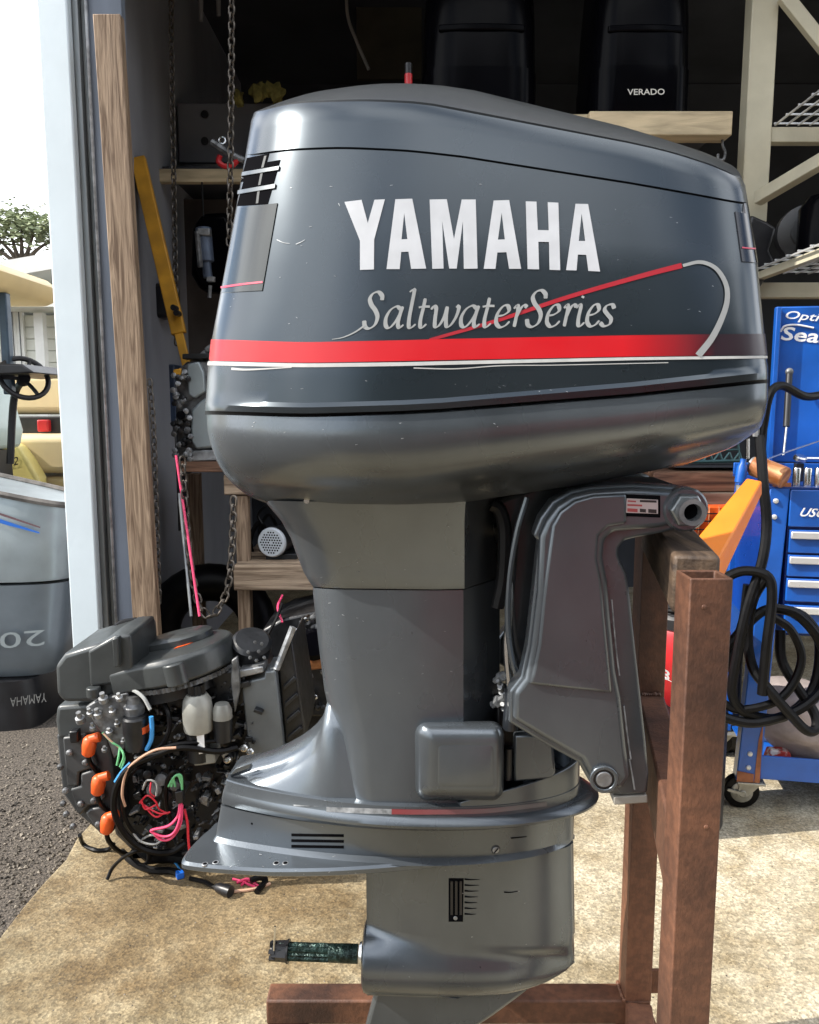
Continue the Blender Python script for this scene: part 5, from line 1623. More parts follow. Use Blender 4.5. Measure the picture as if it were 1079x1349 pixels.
# ================================================================== powerhead standing on the slab
m_pgrey = M('satin_grey_cover', (0.042, 0.047, 0.048), 0.34, 0.1, var=0.35, vs=6, bump=0.04, coat=0.1)
m_pdark = M('engine_black', (0.013, 0.014, 0.016), 0.36, 0.2, var=0.4, vs=16, bump=0.1)
m_pplate = M('dark_head_cover', (0.045, 0.048, 0.05), 0.42, 0.1, var=0.2, vs=8, bump=0.05)
m_orange = M('orange_rubber', (0.72, 0.10, 0.015), 0.38, var=0.12, vs=15)
m_pale = M('starter_paint', (0.27, 0.27, 0.245), 0.42, 0.2, var=0.35, vs=8)
m_gplate = M('grey_exhaust_plate', (0.13, 0.145, 0.155), 0.45, 0.3, var=0.2, vs=8)
wire_m = {c: M(n, col, 0.4, var=0.1) for c, n, col in (('red', 'red_wire', (0.6, 0.02, 0.04)), ('pink', 'pink_wire', (0.75, 0.06, 0.16)), ('green', 'green_wire', (0.16, 0.5, 0.22)), ('blue', 'blue_tube', (0.05, 0.28, 0.62)), ('tan', 'tan_wire', (0.5, 0.3, 0.2)), ('grey', 'grey_wire', (0.35, 0.36, 0.35)))}
EY = 2.08
base = at(235, 1150, EY)
ph = thing('engine_powerhead', 'bare black boat engine block with orange spark plug caps sitting on the slab', 'engine', (base.x, EY + 0.05, 0))
E = lambda x, y, d=0.0: at(x, y, EY + d)
def pbox(name, x0, y0, x1, y1, d0, d1, mat, bev=0.006, par=ph):
    p, q = at(x0, y1, EY + d0), at(x1, y0, EY + d0)
    return MB().span((p.x, EY + d0, p.z), (q.x, EY + d1, q.z)).build(name, mat, par, bevel=bev, seg=3)
def pprism(name, px, d0, d1, mat, bev=0.005, par=ph, seg=2):
    return MB().prism([E(x, y, d0) for x, y in px], (0, d1 - d0, 0)).build(name, mat, par, bevel=bev, seg=seg)
# core
pprism('engine_block', [(128, 905), (330, 895), (352, 1000), (338, 1090), (262, 1150), (190, 1138), (150, 1100), (140, 1000)], 0.03, 0.36, m_pdark, 0.012)
pprism('crankcase', [(150, 900), (320, 880), (330, 930), (160, 940)], -0.02, 0.32, m_pdark, 0.01)
bz = E(250, 1128, 0.1).z
MB().span((E(165, 1100, 0.06).x, EY + 0.05, 0.0), (E(335, 1100, 0.06).x, EY + 0.34, bz + 0.02)).build('engine_foot', m_pdark, ph, bevel=0.01)
# flywheel cover: round disc with a raised step and a straight arm
def disc_plan(cx, cy, r, ax, aw, z, n=36):
    P = []
    for k in range(n + 1):
        t = R(-118 + 236 * k / n)
        P.append(Vector((cx + r * math.cos(t), cy + r * math.sin(t), z)))
    P += [Vector((ax, cy + aw, z)), Vector((ax - 0.03, cy + aw * 0.6, z)), Vector((ax - 0.03, cy - aw * 0.6, z)), Vector((ax, cy - aw, z))]
    return P
tilt = Matrix.Rotation(R(-13), 4, 'Y') @ Matrix.Rotation(R(-2), 4, 'X')
fc = E(238, 860, 0.03)
def tl(P):
    piv = Vector((fc.x, fc.y, fc.z))
    return [piv + (tilt @ (p - piv)) for p in P]
zc = fc.z
fcover = MB().loft([tl(disc_plan(fc.x, fc.y, 0.133, E(166, 900, 0).x, 0.112, zc - 0.052)), tl(disc_plan(fc.x, fc.y, 0.148, E(162, 900, 0).x, 0.127, zc - 0.045)), tl(disc_plan(fc.x, fc.y, 0.148, E(162, 900, 0).x, 0.127, zc + 0.008)), tl(disc_plan(fc.x, fc.y, 0.139, E(165, 900, 0).x, 0.118, zc + 0.020))]).build('flywheel_cover', m_pgrey, ph, bevel=0.004, seg=3, smooth=40)
sc2 = Vector((fc.x - 0.02, fc.y + 0.06, zc + 0.021))
def disc2(g, z):
    P = []
    for k in range(37):
        t = R(-75 + 210 * k / 36)
        P.append(Vector((sc2.x + (0.10 - g) * math.cos(t), sc2.y + (0.075 - g) * math.sin(t), z)))
    P += [Vector((sc2.x - 0.24 + g, sc2.y + 0.05 - g, z)), Vector((sc2.x - 0.24 + g, sc2.y - 0.03 + g, z))]
    return tl(P)
MB().loft([disc2(0, zc + 0.0205), disc2(0, zc + 0.036), disc2(0.008, zc + 0.042)]).build('cover_step', m_pgrey, fcover, smooth=40)
MB().loft([tl([Vector((fc.x + 0.022 + 0.03 * math.cos(t), fc.y - 0.132 + 0.028 * math.sin(t), zc + dz)) for t in [2 * math.pi * k / 20 for k in range(20)]]) for dz in (-0.052, 0.0, 0.006)]).build('cover_boss', m_pgrey, fcover, bevel=0.004, smooth=40)
stk = tl([Vector((fc.x - 0.005, fc.y - 0.03, zc + 0.0206)), Vector((fc.x + 0.03, fc.y - 0.015, zc + 0.0206)), Vector((fc.x + 0.04, fc.y + 0.0, zc + 0.0206)), Vector((fc.x + 0.0, fc.y - 0.01, zc + 0.0206))])
MB().prism(stk, (0, 0, 0.001)).build('orange_sticker', m_orange, fcover, smooth=0)
MB().tube([E(180, 818, 0.14), E(160, 822, 0.14), E(146, 836, 0.13)], 0.011, 8).build('air_hose', m_rubber, ph)
# ring gear under the cover
rg = MB()
rgc = Vector((fc.x, fc.y, zc - 0.06))
teeth = []
for k in range(120):
    t = 2 * math.pi * k / 120
    rr = 0.140 if k % 2 else 0.135
    teeth.append((rr * math.cos(t), rr * math.sin(t)))
rg.loft([tl([Vector((rgc.x + x, rgc.y + y, rgc.z + dz)) for x, y in teeth]) for dz in (-0.006, 0.006)])
rg.build('ring_gear', m_dirtyalu, ph, smooth=0)
MB().lathe(rgc + Vector((0, 0, -0.045)), tilt @ Vector((0, 0, 1)), [(0, 0.10), (0.005, 0.118), (0.037, 0.118)], 40).build('flywheel', m_pdark, ph)
# left intake cover in two stepped blocks
pprism('intake_cover', [(72, 878), (84, 862), (150, 842), (168, 846), (172, 905), (130, 925), (84, 926), (74, 915)], -0.08, 0.16, m_pgrey, 0.012, seg=3)
pprism('intake_cover_cap', [(115, 858), (150, 838), (172, 836), (176, 880), (168, 900), (118, 905)], -0.095, 0.10, m_pgrey, 0.008, seg=3)
pprism('clip', [(147, 842), (155, 840), (157, 878), (150, 880)], -0.115, -0.09, m_pgrey, 0.003)
pprism('air_box', [(74, 930), (132, 926), (138, 950), (136, 968), (76, 975), (72, 950)], -0.05, 0.16, m_pgrey, 0.012, seg=3)
MB().cyl(E(123, 905, -0.1), E(124, 918, -0.1), 0.018, n=16).build('cap_knob', m_pgrey, ph, bevel=0.003)
# cylinder head covers
hd = pprism('cylinder_head_cover', [(74, 968), (140, 955), (152, 1040), (160, 1090), (128, 1095), (100, 1070), (82, 1045)], -0.045, 0.15, m_pplate, 0.006)
pprism('cover_plate', [(82, 972), (112, 968), (128, 1010), (104, 1018), (103, 1036), (88, 1036)], -0.062, -0.0455, m_pplate, 0.005, hd)
pprism('cover_plate', [(92, 1040), (106, 1036), (106, 1020), (124, 1014), (138, 1052), (132, 1060), (116, 1062), (104, 1076)], -0.064, -0.0455, m_pplate, 0.005, hd)
pprism('cover_plate', [(112, 1072), (118, 1066), (134, 1063), (148, 1080), (150, 1096), (132, 1100)], -0.066, -0.0455, m_pplate, 0.005, hd)
for (x, y) in ((92, 991), (113, 1004), (87, 1041), (107, 1058), (124, 1054), (96, 967), (88, 1072), (97, 1088), (80, 1010), (130, 1085), (84, 1058)):
    MB().lathe(E(x, y, -0.064), (0, -1, 0), [(0, 0.0085), (0.006, 0.0085), (0.009, 0.0045)], 10).build('head_bolt', m_dirtyalu, hd)
pprism('sensor_block', [(90, 964), (102, 963), (103, 979), (92, 980)], -0.085, -0.06, m_pdark, 0.004, hd)
# orange plug caps with leads
for k, (x, y) in enumerate(((118, 981), (130, 1032), (142, 1083))):
    capm = MB()
    capm.lathe(E(x - 2, y + 15, -0.10), (0.15, 0.05, 1), [(0, 0.010), (0.006, 0.016), (0.030, 0.0185), (0.046, 0.017), (0.054, 0.010)], 16)
    capm.lathe(E(x + 1, y - 7, -0.10), (1, 0.1, 0.25), [(0, 0.012), (0.024, 0.013), (0.027, 0.009)], 14)
    co = capm.build('plug_cap', m_orange, ph, smooth=50)
    MB().tube([E(x - 2, y + 14, -0.10), E(x + 2, y + 26, -0.09), E(x + 14, y + 38, -0.04), E(x + 30, y + 44, 0.02)], 0.0065, 8).build('plug_lead', m_rubber, ph)
# silver bracket with ignition coils
pprism('ignition_bracket', [(112, 932), (125, 924), (168, 912), (172, 925), (165, 985), (150, 1000), (140, 972), (128, 960)], -0.10, -0.02, m_dirtyalu, 0.004)
for (x, y, r, h) in ((107, 945, 0.016, 0.03), (130, 938, 0.014, 0.024), (137, 918, 0.016, 0.026), (150, 934, 0.012, 0.022), (122, 955, 0.010, 0.02), (158, 916, 0.012, 0.02), (145, 960, 0.012, 0.016), (120, 936, 0.012, 0.02), (155, 950, 0.010, 0.02), (138, 983, 0.010, 0.014), (162, 972, 0.008, 0.014)):
    MB().lathe(E(x, y + 6, -0.11), (random.uniform(-.2, .2), -0.4, 1), [(0, r * 0.75), (h * 0.5, r * 0.75), (h * 0.55, r * 0.4), (h * 1.1, r * 0.4)], 12).build('coil_terminal', m_alu, ph)
for (x, y) in ((172, 950), (188, 948)):
    pass
flt = MB().lathe(E(181, 985, -0.10), (0, -0.05, 1), [(0, 0.030), (0.045, 0.033), (0.085, 0.033), (0.09, 0.029)], 24).build('oil_filter', m_pdark, ph)
MB().lathe(E(181, 962, -0.10), (0, -0.05, 1), [(0, 0.0335), (0.018, 0.0335)], 24).build('orange_band', m_orange, flt)
MB().lathe(E(177, 940, -0.09), (0, 0, 1), [(0, 0.026), (0.02, 0.028), (0.03, 0.020), (0.05, 0.018)], 20).build('regulator', m_dirtyalu, ph)
# starter motor and solenoid
sm = MB().lathe(E(262, 962, -0.075), (-0.02, 0, 1), [(0, 0.036), (0.01, 0.039), (0.055, 0.040), (0.085, 0.036), (0.10, 0.026)], 28).build('starter_motor', m_pale, ph)
MB().lathe(E(263, 1000, -0.07), (-0.02, 0, 1), [(0, 0.030), (0.075, 0.030)], 24).build('starter_case', m_pdark, sm)
st_g = []
for k in range(22):
    t = 2 * math.pi * k / 22
    rr = 0.023 if k % 2 else 0.018
    st_g.append((rr * math.cos(t), rr * math.sin(t)))
sg = E(259, 912, -0.075)
MB().loft([[sg + Vector((x, y, dz)) for x, y in st_g] for dz in (-0.004, 0.022)]).build('starter_pinion', m_pdark, sm, smooth=0)
pprism('starter_strap', [(258, 963), (268, 963), (270, 992), (262, 994)], -0.105, -0.10, m_wh, 0.001, sm)
pprism('starter_foot', [(252, 994), (282, 992), (284, 1006), (256, 1010)], -0.09, -0.02, m_pale, 0.004, sm)
sl = MB().lathe(E(294, 975, -0.07), (0, 0, 1), [(0, 0.024), (0.06, 0.025)], 22).build('solenoid', m_pdark, ph)
MB().lathe(E(293, 946, -0.07), (0, 0, 1), [(0, 0.026), (0.022, 0.026), (0.04, 0.018)], 22).build('solenoid_cap', m_pale, sl)
MB().span(tuple(E(272, 950, -0.075)), tuple(E(290, 938, -0.06))).build('solenoid_bridge', m_pale, sl, bevel=0.004)
# exhaust side
pprism('exhaust_plate', [(318, 900), (348, 893), (349, 885), (363, 884), (376, 1010), (352, 1025), (330, 1012)], -0.03, 0.10, m_gplate, 0.004)
xw = E(364, 890, -0.02)
fin_par = pprism('exhaust_fin_wall', [(366, 880), (384, 842), (402, 962), (398, 985), (378, 1008)], 0.0, 0.25, m_pdark, 0.006)
for k in range(5):
    y = 905 + 22 * k
    pprism('cooling_fin', [(372 + k * 2.2, y), (388 + k * 2.5, y - 14), (391 + k * 2.5, y - 10), (374 + k * 2.2, y + 6)], -0.012, -0.001, m_pdark, 0.002, fin_par)
MB().tube([E(364, 882, -0.02), E(372, 862, -0.01), E(386, 826, 0.0)], 0.009, 8).build('lift_bracket', m_alu, ph)
tc_ = MB().lathe(E(330, 862, 0.06), (0.2, -0.5, 0.9), [(0, 0.05), (0.02, 0.055), (0.05, 0.055), (0.06, 0.045)], 22).build('throttle_body', m_pdark, ph)
for (x, y) in ((336, 846), (345, 848), (341, 858), (348, 866), (338, 870), (330, 866), (327, 859), (315, 880)):
    MB().lathe(E(x, y, -0.02), (random.uniform(-.4, .4), -1, 0.2), [(0, 0.005), (0.008, 0.005), (0.0085, 0.003), (0.016, 0.003)], 6).build('clamp_screw', m_dirtyalu, tc_)
pprism('top_bracket', [(312, 884), (346, 878), (347, 886), (314, 894)], -0.035, 0.04, m_alu, 0.003)
pprism('cable_guide', [(305, 870), (312, 866), (316, 905), (309, 940), (304, 900)], -0.05, -0.03, m_dirtyalu, 0.003)
# small hardware all over the dark side of the block
for k in range(430):
    x, y = random.uniform(150, 345), random.uniform(895, 1120)
    if y > 1150 - 0.55 * abs(x - 225) or (x < 178 and y > 960):
        continue
    r = random.choice((0.003, 0.004, 0.005, 0.006, 0.008))
    mt = random.choice((m_pdark, m_pdark, m_pdark, m_pdark, m_dirtyalu, m_dirtyalu, m_alu))
    nm = random.choice(('hex_bolt', 'hose_barb', 'cover_tab'))
    p = E(x, y, random.uniform(-0.03, 0.03))
    d = Vector((random.uniform(-0.6, 0.6), -1, random.uniform(-0.5, 0.5)))
    if nm == 'cover_tab':
        MB().box(p, (random.uniform(0.006, 0.03), random.uniform(0.01, 0.06), random.uniform(0.004, 0.022)), Matrix.Rotation(random.uniform(-0.5, 0.5), 3, 'Y')).build(nm, mt, ph, bevel=0.002)
    else:
        MB().lathe(p, d, [(0, r), (0.016, r), (0.017, r * 0.6), (0.03, r * 0.5)], 6 if nm == 'hex_bolt' else 10).build(nm, mt, ph)
for (x, y, r) in ((214, 1025, 0.016), (196, 1018, 0.011), (205, 1038, 0.02), (222, 1046, 0.012), (232, 1033, 0.013)):
    MB().lathe(E(x, y, -0.05), (0.1, -1, 0.2), [(0, r), (0.02, r), (0.022, r * 0.5)], 18).build('carburettor_cap', m_dirtyalu if r > .012 else m_pdark, ph)
for (x, y) in ((300, 1000), (318, 1004), (330, 990), (322, 985)):
    MB().lathe(E(x, y, -0.06), (0.1, -1, 0.3), [(0, 0.010), (0.012, 0.010), (0.016, 0.006)], 10).build('mount_bolt', m_chrome, ph)
# hoses and wires
def wire(name, pts, r, mat, par=ph):
    return MB().tube([E(x, y, d) for x, y, d in pts], r, 7).build(name, mat, par)
wire('main_harness', [(312, 985, -.06), (285, 990, -.09), (240, 985, -.12), (205, 995, -.13), (172, 1010, -.135), (154, 1035, -.135), (150, 1065, -.13), (160, 1092, -.12), (178, 1112, -.10), (200, 1122, -.08), (225, 1122, -.06), (245, 1110, -.05)], 0.0085, m_rubber)
wire('harness_branch', [(300, 975, -.07), (262, 978, -.10), (225, 982, -.12), (190, 998, -.125), (168, 1020, -.125), (162, 1050, -.12), (166, 1080, -.11), (182, 1102, -.09), (205, 1112, -.07)], 0.006, m_rubber)
wire('copper_pipe', [(232, 985, -.135), (205, 988, -.14), (180, 1002, -.14), (166, 1018, -.14), (161, 1045, -.14), (165, 1062, -.13)], 0.0035, wire_m['tan'])
wire('vent_hose', [(214, 922, -.06), (222, 940, -.09), (223, 960, -.10), (214, 980, -.11), (196, 992, -.12), (178, 1000, -.125)], 0.0065, m_rubber)
wire('fuel_hose', [(150, 905, -.04), (172, 908, -.09), (188, 918, -.11), (198, 935, -.12)], 0.005, wire_m['grey'])
wire('blue_hose', [(199, 944, -.12), (200, 960, -.12), (199, 975, -.12), (193, 988, -.12)], 0.006, wire_m['blue'])
wire('blue_hose', [(172, 1005, -.13), (160, 1018, -.135), (152, 1030, -.135)], 0.005, wire_m['blue'])
for pts in ([(135, 965, -.11), (148, 978, -.12), (158, 985, -.12), (163, 996, -.13), (158, 1010, -.13)], [(158, 985, -.12), (156, 998, -.13), (154, 1008, -.13)], [(161, 988, -.12), (164, 1000, -.13), (160, 1012, -.13)]):
    wire('green_lead', pts, 0.003, wire_m['green'])
wire('tan_lead', [(136, 966, -.115), (146, 976, -.12), (157, 985, -.12)], 0.0025, wire_m['tan'])
wire('black_loop', [(226, 1085, -.05), (219, 1058, -.08), (220, 1030, -.10), (229, 1016, -.11), (238, 1022, -.10), (241, 1040, -.09), (238, 1058, -.08)], 0.006, m_rubber)
for dx in (0, 4, 9):
    wire('green_lead', [(222 + dx, 1036, -.11), (229, 1024, -.115), (235 + dx * 0.4, 1022, -.115), (240, 1036 + dx, -.11)], 0.003, wire_m['green'])
pprism('connector', [(230, 1044, ), (240, 1042), (241, 1058), (232, 1060)], -0.12, -0.10, m_black, 0.002)
wire('pink_lead', [(237, 1058, -.11), (234, 1075, -.12), (222, 1088, -.13), (202, 1093, -.13), (200, 1096, -.13), (215, 1102, -.13), (228, 1098, -.13), (236, 1082, -.125), (239, 1058, -.11)], 0.0035, wire_m['pink'])
wire('pink_lead', [(240, 1060, -.11), (238, 1085, -.12), (226, 1104, -.125), (212, 1106, -.125), (201, 1096, -.125)], 0.0035, wire_m['pink'])
wire('red_lead', [(243, 1066, -.10), (247, 1085, -.11), (248, 1105, -.11), (250, 1126, -.10)], 0.0035, wire_m['red'])
for pts in ([(184, 1058, -.11), (194, 1048, -.12), (205, 1056, -.12), (210, 1066, -.11), (222, 1072, -.11)], [(184, 1056, -.11), (198, 1066, -.12), (212, 1072, -.12), (224, 1070, -.11)], [(190, 1062, -.11), (205, 1076, -.12), (218, 1070, -.11)], [(199, 1030, -.10), (198, 1044, -.11), (204, 1050, -.11)], [(186, 1054, -.12), (192, 1066, -.12), (206, 1060, -.12)]):
    wire('red_lead', pts, 0.0024, wire_m['red'])
for pts in ([(188, 1040, -.09), (194, 1028, -.1), (206, 1032, -.1), (206, 1048, -.1)], [(170, 1090, -.10), (185, 1108, -.10), (204, 1112, -.10), (216, 1104, -.10)], [(180, 1110, -.09), (200, 1100, -.09), (214, 1108, -.09)]):
    wire('grey_lead', pts, 0.0028, wire_m['grey'])
# leads lying on the slab
def gwire(name, pts, r, mat, par=ph):
    P = []
    for x, y, z in pts:
        q = ground(x, y, max(z, r))
        P.append(q)
    return MB().tube(P, r, 7).build(name, mat, par)
gwire('ground_lead', [(105, 1100, .06), (110, 1112, .01), (125, 1120, 0), (142, 1119, 0), (150, 1112, .03)], 0.006, m_rubber)
gwire('ground_lead', [(141, 1159, 0), (148, 1144, .03), (162, 1130, .07), (180, 1121, .10), (194, 1122, .08), (196, 1133, .03), (190, 1139, 0)], 0.005, m_rubber)
gwire('ground_hose', [(160, 1122, .02), (178, 1138, .005), (200, 1146, 0), (225, 1147, 0), (238, 1151, 0)], 0.010, m_rubber)
gwire('ground_hose', [(195, 1130, .03), (220, 1128, .02), (245, 1130, .02), (262, 1128, .03)], 0.018, m_rubber)
gwire('ground_lead', [(224, 1120, .03), (228, 1132, .01), (236, 1144, 0), (240, 1152, 0)], 0.003, wire_m['blue'])
gwire('ground_lead', [(250, 1157, 0), (270, 1162, 0), (284, 1170, 0), (290, 1171, 0)], 0.006, m_rubber)
a, b = ground(284, 1168, 0.014), ground(304, 1175, 0.014)
plug = MB().lathe(a, b - a, [(0, 0.008), (0.01, 0.013), (0.03, 0.0135), (0.031, 0.016), ((b - a).length, 0.0155)], 18).build('wire_plug', m_black, ph)
gwire('ground_lead', [(304, 1175, .006), (312, 1174, 0), (330, 1172, 0), (345, 1168, 0), (356, 1164, 0)], 0.0045, wire_m['tan'])
for pts in ([(306, 1158, 0.01), (318, 1161, 0), (330, 1166, 0), (338, 1169, 0)], [(312, 1163, 0), (325, 1158, .01), (338, 1162, 0)], [(318, 1166, 0), (328, 1160, 0), (345, 1170, 0)]):
    gwire('ground_lead', pts, 0.0035, wire_m['pink'])
MB().box(ground(237, 1152, 0.010), (0.02, 0.02, 0.018), Matrix.Rotation(0.5, 3, 'Z')).build('blue_connector', m_blue, ph, bevel=0.002)
gwire('ground_lead', [(330, 1160, .02), (342, 1156, .02), (350, 1160, .01), (338, 1175, 0)], 0.008, m_rubber)

# ================================================================== inside the workshop
def ibox(name, x0, y0, x1, y1, Y, d, mat, par=None, bev=0.004, **kw):
    p, q = at(x0, y1, Y), at(x1, y0, Y)
    return MB().span((p.x, Y, p.z), (q.x, Y + d, q.z)).build(name, mat, par, bevel=bev, **kw)
# ---- chains
def link_mesh(L, W, r, mat, par):
    path = [(0.5 * W * math.cos(t), 0, (0.5 * L - 0.5 * W) * (1 if math.sin(t) > 0 else -1) + 0.5 * W * math.sin(t)) for t in [2 * math.pi * (k + 0.5) / 12 for k in range(12)]]
    return MB().tube(path, r, 5, 1, closed=True).build('link', mat, par, local=True)
def chain(path, label, L=0.034, W=0.022, r=0.0036, group=None):
    P = catmull(path, 10)
    t = thing('chain', label, 'chain', tuple(P[0]), 0, group)
    base = Vector(P[0])
    seg = [0.0]
    for a, b in zip(P, P[1:]):
        seg.append(seg[-1] + (b - a).length)
    pitch = L - 2.2 * r
    n = int(seg[-1] / pitch)
    src = None
    for k in range(n):
        s = (k + 0.5) * pitch
        i = max(j for j in range(len(seg) - 1) if seg[j] <= s)
        f = (s - seg[i]) / max(1e-9, seg[i + 1] - seg[i])
        p = P[i].lerp(P[i + 1], f) - base
        d = (P[i + 1] - P[i]).normalized()
        q = d.to_track_quat('Z', 'X').to_matrix().to_4x4() @ Matrix.Rotation(R(90 * (k % 2) + 20), 4, 'Z')
        m = Matrix.Translation(p) @ q
        if src is None:
            src = link_mesh(L, W, r, m_chain, t)
            src.matrix_local = m
        else:
            share(src, 'link', t, m)
    return t
CG = 'chains hanging in the workshop'
chain([at(305, -120, 3.0), at(305, 60, 3.0), at(304, 180, 3.0), at(302, 330, 3.0)], 'rusty lifting chain hanging straight down beside the cowl vent', group=CG)
chain([at(226, -110, 3.5), at(226, 60, 3.5), at(229, 240, 3.5), at(233, 460, 3.5)], 'dim chain hanging in front of the shelf plank beside the yellow pole', group=CG)
chain([at(197, 500, 2.86), at(202, 560, 2.86), at(205, 640, 2.86), at(210, 800, 2.86)], 'thin chain hanging down along the brown wooden stud', L=0.032, W=0.02, r=0.003, group=CG)
chain([at(308, 655, 2.75), at(306, 720, 2.75), at(300, 775, 2.75), at(287, 803, 2.75), at(276, 812, 2.75), at(264, 798, 2.75), at(254, 762, 2.76), at(246, 690, 2.78), at(240, 600, 2.8)], 'rusty chain looping down under the bench in a U shape', L=0.037, W=0.024, r=0.0038, group=CG)

# ---- left shelves
shelf = thing('wall_shelf', 'dim plywood wall shelf with a yellowish front plank on the left inside wall', 'shelf', tuple(at(260, 240, 3.75)))
ibox('front_plank', 186, 222, 330, 240, 3.72, 0.04, m_timber, shelf)
ibox('shelf_deck', 186, 219, 420, 223, 3.765, 0.6, m_ply, shelf)
ibox('back_panel', 236, 136, 420, 214, 4.0, 0.03, M('grey_sheet', (0.15, 0.155, 0.175), 0.6, var=0.2, vs=2), shelf)
for (x, y) in ((270, 151), (270, 186)):
    p = at(x, y, 3.997)
    MB().cyl(p, p + Vector((0, -0.006, 0)), 0.018, n=14).build('panel_hole', m_black, shelf)
ibox('lower_panel', 212, 262, 420, 470, 4.1, 0.03, M('brown_board', (0.075, 0.062, 0.055), 0.8, var=0.3, vs=3), shelf)
ibox('shelf_upright', 192, 242, 206, 640, 3.8, 0.08, m_woodr, shelf)
py0, py1 = at(182, 208, 3.4), at(236, 440, 3.3)
pole = thing('yellow_bar', 'yellow painted steel bar leaning against the left inside wall', 'bar', tuple(py1))
MB().beam(py0, py1, 0.058, 0.03, (0, -1, 0.2)).build('bar', m_yellow, pole, bevel=0.004)
pe = at(248, 490, 3.25)
MB().beam(py1, pe, 0.034, 0.02, (0, -1, 0.2)).build('bar_tip', m_yellow, pole, bevel=0.003)
for (x, y) in ((228, 405), (232, 412)):
    p = at(x, y, 3.25)
    MB().cyl(p, p + Vector((0, 0.04, 0)), 0.012, n=10).build('bar_hole', m_black, pole)
ibox('black_bag', 196, 372, 228, 418, 3.6, 0.12, m_black, None, 0.02, label='black tool bag hanging by the left wall beside the yellow bar', cat='bag')
# hanging blue tilt ram
hg = thing('hydraulic_ram', 'blue grey hydraulic ram hanging on a cord under the wall shelf', 'ram', tuple(at(272, 400, 3.6)))
MB().cyl(at(266, 240, 3.6), at(268, 285, 3.6), 0.004, n=6).build('cord', m_rubber, hg)
mbr = M('blue_grey_paint', (0.10, 0.13, 0.19), 0.4, 0.3, var=0.25, vs=10)
MB().cyl(at(268, 300, 3.6), at(272, 345, 3.6), 0.034, n=16).build('ram_body', mbr, hg, bevel=0.004)
MB().cyl(at(272, 345, 3.6), at(274, 366, 3.6), 0.02, n=14).build('ram_neck', mbr, hg)
MB().cyl(at(260, 305, 3.57), at(264, 352, 3.57), 0.012, n=10).build('ram_pipe', m_dirtyalu, hg)
MB().span(tuple(at(260, 310, 3.56)), tuple(at(279, 303, 3.6))).build('ram_collar', m_alu, hg, bevel=0.004)
MB().span(tuple(at(272, 371, 3.58)), tuple(at(284, 365, 3.6))).build('ram_fork', m_alu, hg, bevel=0.003)
MB().cyl(at(277, 376, 3.58), at(276, 392, 3.58), 0.008, n=10).build('ram_rod', m_alu, hg)
# dark outboard midsection hanging behind it
dk = [(252, 300), (264, 280), (300, 278), (310, 300), (305, 370), (290, 384), (262, 382), (250, 360)]
MB().prism([at(x, y, 3.8) for x, y in dk], (0, 0.14, 0)).build('housing_cover', m_gloss, None, bevel=0.03, seg=3, label='dark oval housing cover hanging behind the blue grey ram', cat='cover')
# pliers with red grips on the shelf
pl = thing('grease_gun', 'small steel air gun with red hose hanging over the shelf near the cowl', 'air gun', tuple(at(300, 215, 3.3)))
MB().tube([at(279, 187, 3.3), at(292, 196, 3.3), at(305, 204, 3.3), at(322, 212, 3.3)], 0.014, 8).build('barrel', m_dirtyalu, pl)
MB().tube(MB().ring(at(293, 185, 3.3), (0, -1, 0.1), 0.013, 14), 0.004, 6, 1, closed=True).build('ring', m_chrome, pl)
MB().tube([at(290, 205, 3.3), at(288, 213, 3.3), at(296, 219, 3.3), at(306, 218, 3.3), at(314, 210, 3.3)], 0.011, 8).build('red_hose', m_red, pl)
# yellow-green rags on top of the grey sheet
for k, (x, y) in enumerate(((313, 129), (340, 122), (352, 118), (365, 124))):
    c = at(x, y, 3.9)
    mb = MB().ball(c, (0.035, 0.03, 0.03 + 0.012 * (k % 2)), 10, 7)
    mb.v = [p + Vector((0.012 * math.sin(p.x * 200 + k), 0, 0.012 * math.sin(p.x * 170 + p.y * 90))) for p in mb.v]
    mb.build('rag', M('yellow_rag', (0.24, 0.21, 0.06), 0.9, var=0.4, vs=30) if k == 0 else bpy.data.materials['yellow_rag'], label='olive yellow rag lying on top of the grey sheet, ' + ('leftmost of four', 'second of four from the left', 'third of four from the left', 'nearest the cowl')[k], cat='rag', group='olive rags above the grey sheet')

# ---- grey gearbox on the upper bench plank
bench = thing('workbench', 'rough timber workbench behind the cowl with a low plank shelf', 'workbench', tuple(Vector((at(330, 800, 3.0).x, 3.0, 0))))
ibox('upper_plank', 232, 608, 520, 622, 3.05, 0.5, m_woodr, bench)
ibox('brace_block', 295, 626, 350, 652, 2.98, 0.06, m_woodx, bench)
lx = at(316, 740, 3.0)
def leg_to_floor(name, x0, x1, ytop, Y, d, mat, par):
    p, q = at(x0, ytop, Y), at(x1, ytop, Y)
    MB().span((p.x, Y, 0.0), (q.x, Y + d, p.z)).build(name, mat, par, bevel=0.004)
leg_to_floor('leg', 309, 326, 653, 2.99, 0.05, m_wood, bench)
leg_to_floor('leg', 470, 490, 640, 2.99, 0.05, m_wood, bench)
leg_to_floor('leg', 246, 262, 624, 3.5, 0.05, m_wood, bench)
ibox('lower_plank', 308, 745, 520, 778, 2.93, 0.05, m_woodx, bench)
ibox('lower_deck', 312, 740, 520, 745, 2.985, 0.5, m_woodx, bench)
gb = thing('gearbox', 'grey cast aluminium engine block standing on the workbench left of the cowl', 'engine part', tuple(at(262, 607, 3.08)))
gp = lambda nm, px, d0, d1, m, bv=0.006: MB().prism([at(x, y, 3.06 + d0) for x, y in px], (0, d1 - d0, 0)).build(nm, m, gb, bevel=bv)
gp('housing', [(232, 488), (246, 476), (290, 474), (300, 500), (300, 598), (262, 607), (235, 606), (231, 560)], 0.03, 0.2, m_dirtyalu, 0.008)
